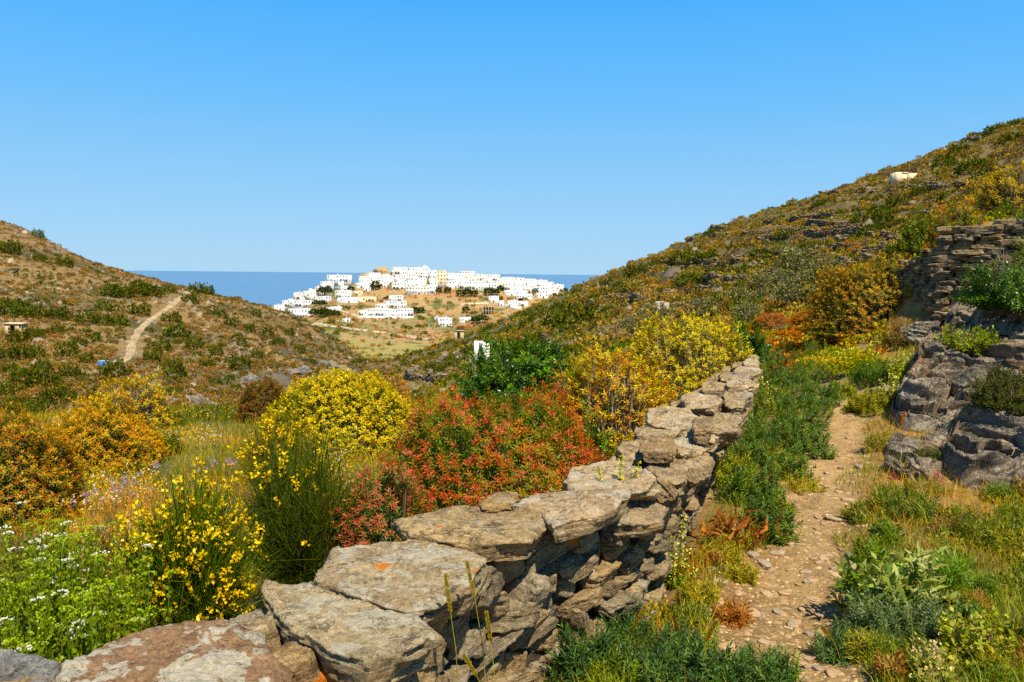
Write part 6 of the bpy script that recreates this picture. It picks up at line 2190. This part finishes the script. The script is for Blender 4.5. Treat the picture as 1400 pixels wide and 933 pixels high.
low_herb('feathery_herb', 'fresh green feathery herb growing through the large felted one', 1200, 800, 70, .30, [srgb(96, 130, 24), srgb(116, 144, 28)], 1110, .05, .004, 150, 16, group=GR)
low_herb('lacy_herb', 'silvery blue green lacy herb below the pale felted ones', 1200, 872, 120, .22, [srgb(104, 126, 74), srgb(84, 108, 62), srgb(132, 146, 96)], 1113, .03, .006, 300, 17, group=GR)
low_herb('lacy_herb', 'second silvery lacy herb beside the small yellowish flowers', 1268, 878, 110, .22, [srgb(110, 128, 74), srgb(88, 110, 58), srgb(140, 150, 100)], 1116, .03, .006, 260, 17, group=GR)
low_herb('lacy_herb', 'blue green lacy herb at the path edge in the lower corner', 1150, 900, 90, .15, [srgb(90, 118, 60), srgb(110, 132, 74)], 1119, .03, .006, 220, 16, group=GR)
low_herb('round_leaf_herb', 'yellow green herb with small round leaves in the lower corner', 1330, 908, 130, .24, [srgb(170, 168, 56), srgb(150, 152, 44), srgb(184, 176, 80)], 1122, .026, .022, 150, 12, group=GR, shoot=.14, bare=40)
low_herb('round_leaf_herb', 'small round leaved herb left of the pale stone', 1272, 935, 70, .16, [srgb(160, 160, 70), srgb(186, 176, 110)], 1125, .024, .02, 80, 12, group=GR)
low_herb('weedy_tuft', 'soft olive weedy tuft below the dark ledge', 1345, 745, 110, .26, [srgb(118, 130, 34), srgb(138, 142, 40), srgb(98, 112, 30)], 1128, .04, .006, 330, 15, group=GR)
low_herb('weedy_tuft', 'olive weedy tuft cut by the photo edge below the dark ledge', 1400, 735, 80, .26, [srgb(118, 128, 36), srgb(140, 140, 44)], 1131, .04, .006, 240, 15, group=GR)
low_herb('weedy_tuft', 'small green weed tuft in front of the flat pale rock shelf', 1250, 712, 90, .20, [srgb(104, 124, 38), srgb(126, 136, 44), srgb(90, 116, 50)], 1134, .035, .008, 220, 14, group=GR)
low_herb('weedy_tuft', 'green tuft on the path edge beside the pink flowers', 1214, 700, 60, .18, [srgb(120, 132, 40), srgb(140, 140, 50)], 1137, .04, .007, 150, 14, group=GR)
low_herb('weedy_tuft', 'pale yellowish weeds at the toe of the big crag', 1206, 612, 60, .2, [srgb(176, 158, 76), srgb(150, 146, 56)], 1140, .035, .008, 170, 14, group=GR)
low_herb('weedy_tuft', 'yellow flecked weeds on the bank below the slim slanting slab', 1200, 562, 80, .26, [srgb(160, 154, 44), srgb(132, 138, 36), srgb(178, 164, 60)], 1143, .035, .010, 220, 14, group=GR)
low_herb('weedy_tuft', 'dull brown weeds behind the green tuft near the ledge', 1300, 735, 80, .2, [srgb(150, 122, 60), srgb(128, 116, 50), srgb(168, 136, 70)], 1146, .035, .006, 200, 14, group=GR)

# tall horehound and yellow flowered sprigs by the wall
def sprigs(label, px, py, spec, seed, colr, fl, name='flowering_sprig', group=None, zbase=None, Y=None):
    """upright stalks with whorls of leaves and flowers: spec = (dx px, top row, lean)"""
    q = ground_hit(px, py, 1.5, 40) if Y is None else at(px, py, Y)
    t = thing(name, label, 'plant', q, 0, group)
    g, f = Growth(seed), Growth(seed + 1)
    for dx, top, lean in spec:
        s = q.y / FPX
        h = (py - top) * s * 1.02
        B = np.array([[dx * s * .6, 0, -.02]])
        T = np.array([[dx * s + lean * h, g.r.normal(0, .03), h]])
        g.tubes(B, T, .0035, .002, g.cols(colr, 1))
        m = int(max(10, h / .022))
        tt = np.repeat(np.linspace(.12, 1, m), 7)
        P = B + (T - B) * tt[:, None]
        ph = g.r.uniform(0, 6.28, len(tt))
        D = np.stack([np.cos(ph), np.sin(ph), .3 + .5 * g.r.uniform(0, 1, len(tt))], 1)
        ll = (.034 * (1.15 - tt * .75)) * g.r.uniform(.6, 1.2, len(tt)) * max(.8, min(1.6, q.y / 5))
        g.leaves(P, D, ll, ll * .6, g.cols(colr, len(tt), .2), .4)
        if fl is not None:
            k = g.r.uniform(0, 1, len(tt)) < .7
            k &= tt > .3
            P2 = P[k] + D[k] * ll[k][:, None] * .6
            f.leaves(P2, unit(D[k] + g.r.normal(0, .5, (k.sum(), 3))), .016 * max(.8, min(1.6, q.y / 5)), .013 * max(.8, min(1.6, q.y / 5)), f.cols(fl, int(k.sum()), .12), .3, .6)
    g.build('foliage', M_LEAF, t)
    if fl is not None:
        f.build('blossom', M_PETAL, t)
    return t


PY = srgb(232, 222, 110)
sprigs('pale yellow flowered horehound standing against the wall face', 920, 806, [(-18, 722, .1), (-8, 712, 0), (2, 735, -.05), (8, 704, .05), (16, 752, .1), (-22, 765, -.1), (24, 775, .15), (-2, 770, 0)], 1201, srgb(134, 150, 40), PY)
sprigs('three yellow flowered sprigs rising behind the pale cap slab', 842, 690, [(-22, 644, -.05), (4, 624, .05), (24, 632, .1)], 1204, srgb(150, 160, 40), srgb(240, 224, 40), Y=3.95)
sprigs('clump of bright yellow green flower spikes on the bank below the tall dark spurge', 1168, 512, [(-34, 486, -.1), (-26, 476, -.1), (-18, 480, 0), (-10, 470, 0), (-4, 478, .03), (2, 470, 0), (8, 480, .05), (14, 472, .06), (22, 478, .1), (30, 484, .15), (-40, 495, -.2), (36, 492, .2), (-14, 490, 0), (18, 492, .1)], 1207, srgb(176, 182, 40), srgb(214, 206, 60))
sprigs('two tall grey green spikes standing among the far herbs', 1056, 530, [(-9, 478, 0), (-2, 482, 0), (7, 474, 0), (12, 488, 0)], 1210, srgb(92, 116, 58), None)
sprigs('whitish flower spikes among the herbs beside the far cap stones', 1044, 566, [(-14, 528, 0), (-6, 516, 0), (2, 524, 0), (10, 532, .05), (-20, 540, -.1), (16, 540, .1)], 1213, srgb(140, 150, 60), srgb(220, 214, 130))
sprigs('yellow green sprigs on the crag above the earth bank', 1232, 520, [(-16, 490, -.1), (-8, 482, 0), (0, 478, 0), (10, 486, .05), (18, 494, .1)], 1216, srgb(166, 168, 56), srgb(214, 206, 90))
sprigs('pale flowered sprigs beside the grassy dome', 1218, 556, [(-12, 520, -.1), (-4, 512, 0), (6, 518, 0), (12, 526, .1)], 1219, srgb(156, 160, 56), srgb(220, 214, 110))
for k, (px, py, top, lab) in enumerate(((970, 900, 835, 'thin pale green seedling at the lower edge beside the dry spike'), (1008, 935, 890, 'bright green thistle rosette at the path edge'), (1080, 935, 878, 'bright green upright thistle shoot on the gravel'), (868, 960, 905, 'bright green thistle rosette at the foot of the wall'))):
    sprigs(lab, px, py, [(0, top, 0), (-5, top + 14, -.1), (6, top + 12, .1)], 1230 + 3 * k, srgb(150, 172, 46), None, 'thistle_shoot', 'bright green thistle shoots')

# dead brown fern like plant
q = ground_hit(1000, 742, 2, 20)
t = thing('withered_plant', 'withered rust brown leafy plant between the wall and the path', 'plant', q)
g = Growth(1250)
n = 150
a = g.r.uniform(0, 6.28, n)
D = np.stack([np.cos(a), np.sin(a) * .7, g.r.uniform(.1, 1.6, n)], 1)
P = np.stack([g.r.normal(0, .12, n), g.r.normal(0, .08, n), g.r.uniform(0, .12, n)], 1)
g.leaves(P, D, g.r.uniform(.06, .17, n), g.r.uniform(.012, .03, n), g.cols([.36, .15, .04], n, .3), .9)
g.build('foliage', M_LEAF, t)

# -------- tiny flowers strewn through the meadow
g = Growth(1280)
r = g.r
px_, d_ = r.uniform(60, 480, 9500), np.exp(r.uniform(math.log(5), math.log(15), 9500))
x_, y_ = (px_ - 700) / FPX * d_, d_
nz_ = fbm(x_ / 1.6, y_ / 1.6, 0, 3, 1281)
k_ = (nz_ > .02) & (wall_side(x_, y_) < -.5)
x_, y_ = x_[k_], y_[k_]
P_ = np.stack([x_, y_, height(x_, y_) + r.uniform(.07, .22, len(x_))], 1)
cc_ = np.asarray([srgb(240, 196, 20), srgb(236, 150, 30), srgb(240, 206, 60), srgb(230, 220, 190)])[r.integers(0, 4, len(x_))]
for q_ in range(4):
    g.leaves(P_, unit(r.normal(0, 1, P_.shape) + np.array([0, 0, .4])), .018, .014, g.cols(cc_, len(x_), .1), .2, .6)
tag(g.build('meadow_blossom', M_PETAL), 'tiny yellow and orange flowers strewn through the meadow grass', 'flowers', None, 'stuff')

# -------- soft grass spikes
def spike(label, pts, seed, thick=1.0, colr=srgb(186, 164, 66)):
    """a grass stalk bearing one furry head: photo points foot, head base, head tip with their distance"""
    (fx, fy), (bx, by), (tx, ty), Y = pts
    F0 = at(fx, fy, Y)
    B, T = np.array(at(bx, by, Y)), np.array(at(tx, ty, Y))
    F0 = np.array(F0)
    t = thing('grass_spike', label, 'grass spike', tuple(F0), 0, 'furry grass spikes')
    g, h = Growth(seed), Growth(seed + 1)
    m = (F0 + B) / 2 + np.array([.006, 0, 0])
    P = np.array([F0, m, B]) - F0
    g.tubes(P[:-1], P[1:], .0016, .0013, g.cols(srgb(150, 142, 50), 2, .05))
    n = 420
    s = h.r.uniform(0, 1, n)
    ax = unit((T - B)[None])[0]
    S, U = frame(ax[None])
    ph = h.r.uniform(0, 6.28, n)
    R = S * np.cos(ph)[:, None] + U * np.sin(ph)[:, None]
    rr = .0045 * thick * np.sin(np.clip(s * .92 + .08, 0, 1) * math.pi) ** .5
    P = (B - F0) + (T - B) * s[:, None] + R * rr[:, None] * .4
    h.leaves(P, unit(R * .8 + ax * 1.0), .010 * thick, .003 * thick, h.cols(colr, n, .15), .2)
    g.build('stalk', M_STEM, t)
    h.build('seed_head', M_LEAF, t)


for k, (lab, pts, th) in enumerate((('left one of the furry spikes before the wall face, standing straight', ((626, 945), (616, 838), (609, 786), 2.45), 1), ('middle furry spike before the wall face, tallest of them', ((665, 945), (649, 818), (638, 768), 2.5), 1), ('right furry spike before the wall face, slightly lower', ((676, 960), (671, 880), (665, 838), 2.45), 1),
                                    ('short furry spike leaning near the bottom of the wall face', ((664, 960), (652, 925), (634, 896), 2.4), 1), ('large furry spike bending over the golden tufts beside the horehound', ((930, 800), (948, 766), (990, 733), 3.7), 1.9), ('pale dry spike standing in the lacy herbs', ((962, 900), (964, 878), (979, 850), 3.1), 1.5),
                                    ('furry spike leaning right under the wall face', ((858, 890), (864, 862), (882, 830), 3.3), 1.4), ('slim spike at the path edge in the lower corner', ((1148, 900), (1136, 872), (1124, 858), 3.3), 1.2), ('slim upright spike in front of the flat rock shelf', ((1239, 700), (1240, 682), (1238, 656), 6.0), 1.7), ('slim spike rising between the silvery herbs', ((1196, 880), (1194, 850), (1188, 828), 3.6), 1.2))):
    spike(lab, pts, 1300 + 3 * k, th)

# -------- small flowers in the grass
def flowers(label, px, py, w, n, c, seed, hgt=.2, size=.012, name='wild_flower', group=None, y1=40):
    q = ground_hit(px, py, 1.5, y1)
    hw = w * .5 * q.y / FPX
    t = thing(name, label, 'flowers', q, 0, group)
    g, f = Growth(seed), Growth(seed + 1)
    B = np.stack([g.r.normal(0, hw * .5, n), g.r.normal(0, hw * .5, n), np.full(n, -.02)], 1)
    T = B + np.stack([g.r.normal(0, .03, n), g.r.normal(0, .03, n), hgt * g.r.uniform(.7, 1.15, n)], 1)
    g.tubes(B, T, .002, .0015, g.cols(srgb(120, 118, 50), n))
    i = np.repeat(np.arange(n), 14)
    D = unit(g.r.normal(0, 1, (len(i), 3)) + np.array([0, 0, .5]))
    f.leaves(T[i] + g.r.normal(0, size * .8, (len(i), 3)), D, size, size * .7, f.cols(c, len(i), .15), .2)
    g.build('stalk_growth', M_STEM, t)
    f.build('blossom', M_PETAL, t)


LIL = srgb(168, 152, 190)
GP = 'lilac flowers in the meadow'
for k, (px, py, w, lab) in enumerate(((100, 708, 30, 'lilac flowers just above the thyme mound beside the rust orange spurge'), (122, 704, 26, 'lilac flowers next to the first lilac group over the thyme mound'), (162, 700, 24, 'lilac flowers left of the flowering broom'), (166, 684, 30, 'lilac flowers in the meadow behind the flowering broom'), (184, 680, 20, 'small lilac tuft touching the broom tips'),
                                      (275, 662, 34, 'lilac flowers in the middle of the meadow'), (300, 658, 40, 'widest patch of lilac flowers in the meadow below the pale grass'), (320, 656, 26, 'lilac flowers nearest the dark green broom'), (222, 662, 30, 'lilac flowers at the foot of the amber spurge'))):
    flowers(lab, px, py, w, 7, LIL, 1350 + 2 * k, .22, .017, group=GP)
flowers('two magenta flowers over the green tuft by the path', 1227, 672, 8, 3, srgb(176, 20, 84), 1380, .13, .014)
flowers('two magenta flower heads before the dark ledge', 1281, 676, 16, 5, srgb(186, 30, 96), 1382, .16, .014)
flowers('tiny lilac flower among the lacy herbs under the wall', 878, 880, 10, 2, LIL, 1384, .14, .012)
flowers('small cream flowers of the round leaved herb', 1265, 925, 40, 10, srgb(214, 190, 140), 1386, .16, .014)

# -------- stones on the path
GW = 'weedy tufts right of the path'
wk = random.Random(77)
for k in range(52):
    px, py = wk.uniform(1150, 1420), wk.uniform(665, 940)
    if px < 1165 + (py - 665) * -.1 or (1300 < px and py < 710):
        px += 60
    kind = wk.choice(('olive', 'yellowish', 'brown', 'green'))
    pal = {'olive': [srgb(122, 128, 44), srgb(140, 140, 50)], 'yellowish': [srgb(176, 164, 62), srgb(156, 150, 50)], 'brown': [srgb(166, 118, 62), srgb(150, 112, 56), srgb(178, 138, 70)], 'green': [srgb(98, 122, 42), srgb(116, 136, 44)]}[kind]
    low_herb('weedy_tuft', f'{kind} weedy tuft scattered over the ground right of the path', px, py, wk.uniform(40, 90), wk.uniform(.07, .17), pal, 5000 + 3 * k, .034, wk.choice((.005, .009, .013)), 120, 14, group=GW + ', ' + kind)
for k, (px, py, kind) in enumerate(((930, 790, 'brown'), (985, 765, 'yellowish'), (955, 820, 'yellowish'), (1000, 850, 'brown'), (900, 850, 'yellowish'), (960, 770, 'brown'), (1010, 790, 'yellowish'), (940, 850, 'green'), (1060, 700, 'yellowish'), (1100, 670, 'yellowish'), (1010, 745, 'yellowish'))):
    pal = {'yellowish': [srgb(182, 164, 58), srgb(156, 148, 48)], 'brown': [srgb(176, 112, 56), srgb(190, 140, 70), srgb(160, 110, 50)], 'green': [srgb(98, 122, 42), srgb(116, 136, 44)]}[kind]
    low_herb('weedy_tuft', f'{kind} low tuft between the wall face and the dirt path', px, py, 60, .11, pal, 1650 + 3 * k, .034, .007, 120, 14, group='weedy tufts between the wall and the path, ' + kind)
pr = random.Random(31)
PST = [stone_mesh('path_stone', rand_poly(1.0, pr.uniform(.6, .9), 1400 + k), pr.uniform(.16, .34), 1400 + k, 40, 4, 5, rough=.14, dome=.1, strata=.05, col=np.array([(.44, .31, .185), (.40, .30, .20), (.47, .33, .19), (.36, .29, .215)][k % 4]), under=.85) for k in range(9)]
LST = 'stone lying loose on the trodden dirt path'
STN = [(1045, 772, 28, 'grey stone at the path edge below the nearest herb hump, biggest of its cluster'), (1062, 758, 24, 'rounded stone behind the biggest one at the path edge'), (1028, 760, 22, 'brown stone leaning on the herbs at the path edge'), (1078, 745, 20, 'flat stone closest under the herb hump'), (1072, 812, 24, 'dark grey stone in the middle of the gravelly path'), (1048, 813, 20, 'grey stone left of the dark grey one'), (1095, 745, 18, None), (1092, 800, 16, None), (1104, 796, 14, None), (1052, 800, 10, None), (1140, 710, 26, 'dark edged flat stone set in the path'), (1160, 685, 20, None), (1150, 640, 18, None), (1175, 640, 16, None), (1128, 665, 16, None),
       (1040, 843, 22, None), (1065, 838, 20, None), (1028, 840, 28, 'pale flat stone at the left edge of the gravel'), (1010, 812, 16, None), (1090, 860, 14, None), (1105, 868, 18, None), (1048, 880, 26, 'pale sandy stone beside the lacy herbs'), (1112, 820, 26, 'rusty clod of stone at the right edge of the path'), (1094, 900, 16, None), (1118, 915, 20, None), (1140, 920, 24, None), (1095, 930, 14, None), (1130, 890, 14, None), (1360, 925, 32, 'pale greenish stone in the lower right corner'), (985, 795, 24, None), (1000, 770, 14, None), (1120, 770, 16, None), (1135, 760, 12, None), (1080, 780, 14, None), (1150, 745, 12, None), (1100, 720, 12, None), (1118, 730, 14, None), (1165, 660, 12, None), (1135, 620, 10, None), (1185, 625, 12, None), (1160, 600, 12, None), (1322, 812, 18, None), (1330, 790, 12, None), (905, 815, 18, None), (890, 830, 14, None)]
for _ in range(55):
    y_ = pr.uniform(610, 930)
    t_ = (y_ - 610) / 320
    STN.append((1165 - 80 * t_ + pr.uniform(-38, 38) * (.7 + t_ * .6), y_, pr.uniform(6, 22) * (.6 + .6 * t_), None))
for px, py, w, lab in STN:
    q = ground_hit(px, py, 1.5, 40)
    if not q:
        continue
    s = w * q.y / FPX
    o = link('path_stone', pr.choice(PST), M_PEBBLE, None, (q.x, q.y, q.z + s * .015))
    o.scale = (s, s, s * pr.uniform(.7, 1.2))
    o.rotation_euler = (pr.uniform(-.2, .2), pr.uniform(-.2, .2), pr.uniform(0, 6.28))
    tag(o, lab or LST, 'stone', 'loose stones on the path')


def gravel(n, seed):
    r = np.random.default_rng(seed)
    px, d = r.uniform(900, 1300, n), np.exp(r.uniform(math.log(2.6), math.log(11), n))
    x, y = (px - 700) / FPX * d, d
    k = seg_dist(x, y, PATH) + .15 * fbm(x * 2, y * 2, 0, 2, 6) < .42
    x, y = x[k], y[k]
    n = len(x)
    base = np.array([[1, 0, 0], [.3, .95, 0], [-.8, .6, 0], [-.8, -.6, 0], [.3, -.95, 0], [.35, .1, .55], [-.35, -.1, .5]])
    f3 = np.array([[0, 1, 5], [1, 2, 5], [2, 6, 5], [2, 3, 6], [3, 4, 6], [4, 5, 6], [4, 0, 5]])
    a = r.uniform(0, 6.28, n)
    ca, sa = np.cos(a)[:, None], np.sin(a)[:, None]
    s = (.009 * np.exp(r.normal(0, .55, n)))[:, None]
    B = base[None] * np.exp(r.normal(0, .25, (n, 7, 3)))
    V = np.stack([(B[..., 0] * ca - B[..., 1] * sa * .7) * s, (B[..., 0] * sa + B[..., 1] * ca * .7) * s, B[..., 2] * s * .8 - .1 * s], -1) + np.stack([x, y, height(x, y)], 1)[:, None]
    F = (np.arange(n) * 7)[:, None, None] + f3[None]
    c = np.array([.40, .275, .155]) * np.exp(r.normal(0, .22, (n, 1)))
    tag(link('path_gravel', mk_mesh('path_gravel', V.reshape(-1, 3), [F.reshape(-1, 3)], np.repeat(c, 7, 0), smooth=False), M_STEM), 'fine gravel and chips scattered over the dirt path', 'gravel', None, 'stuff')


gravel(9000, 1450)
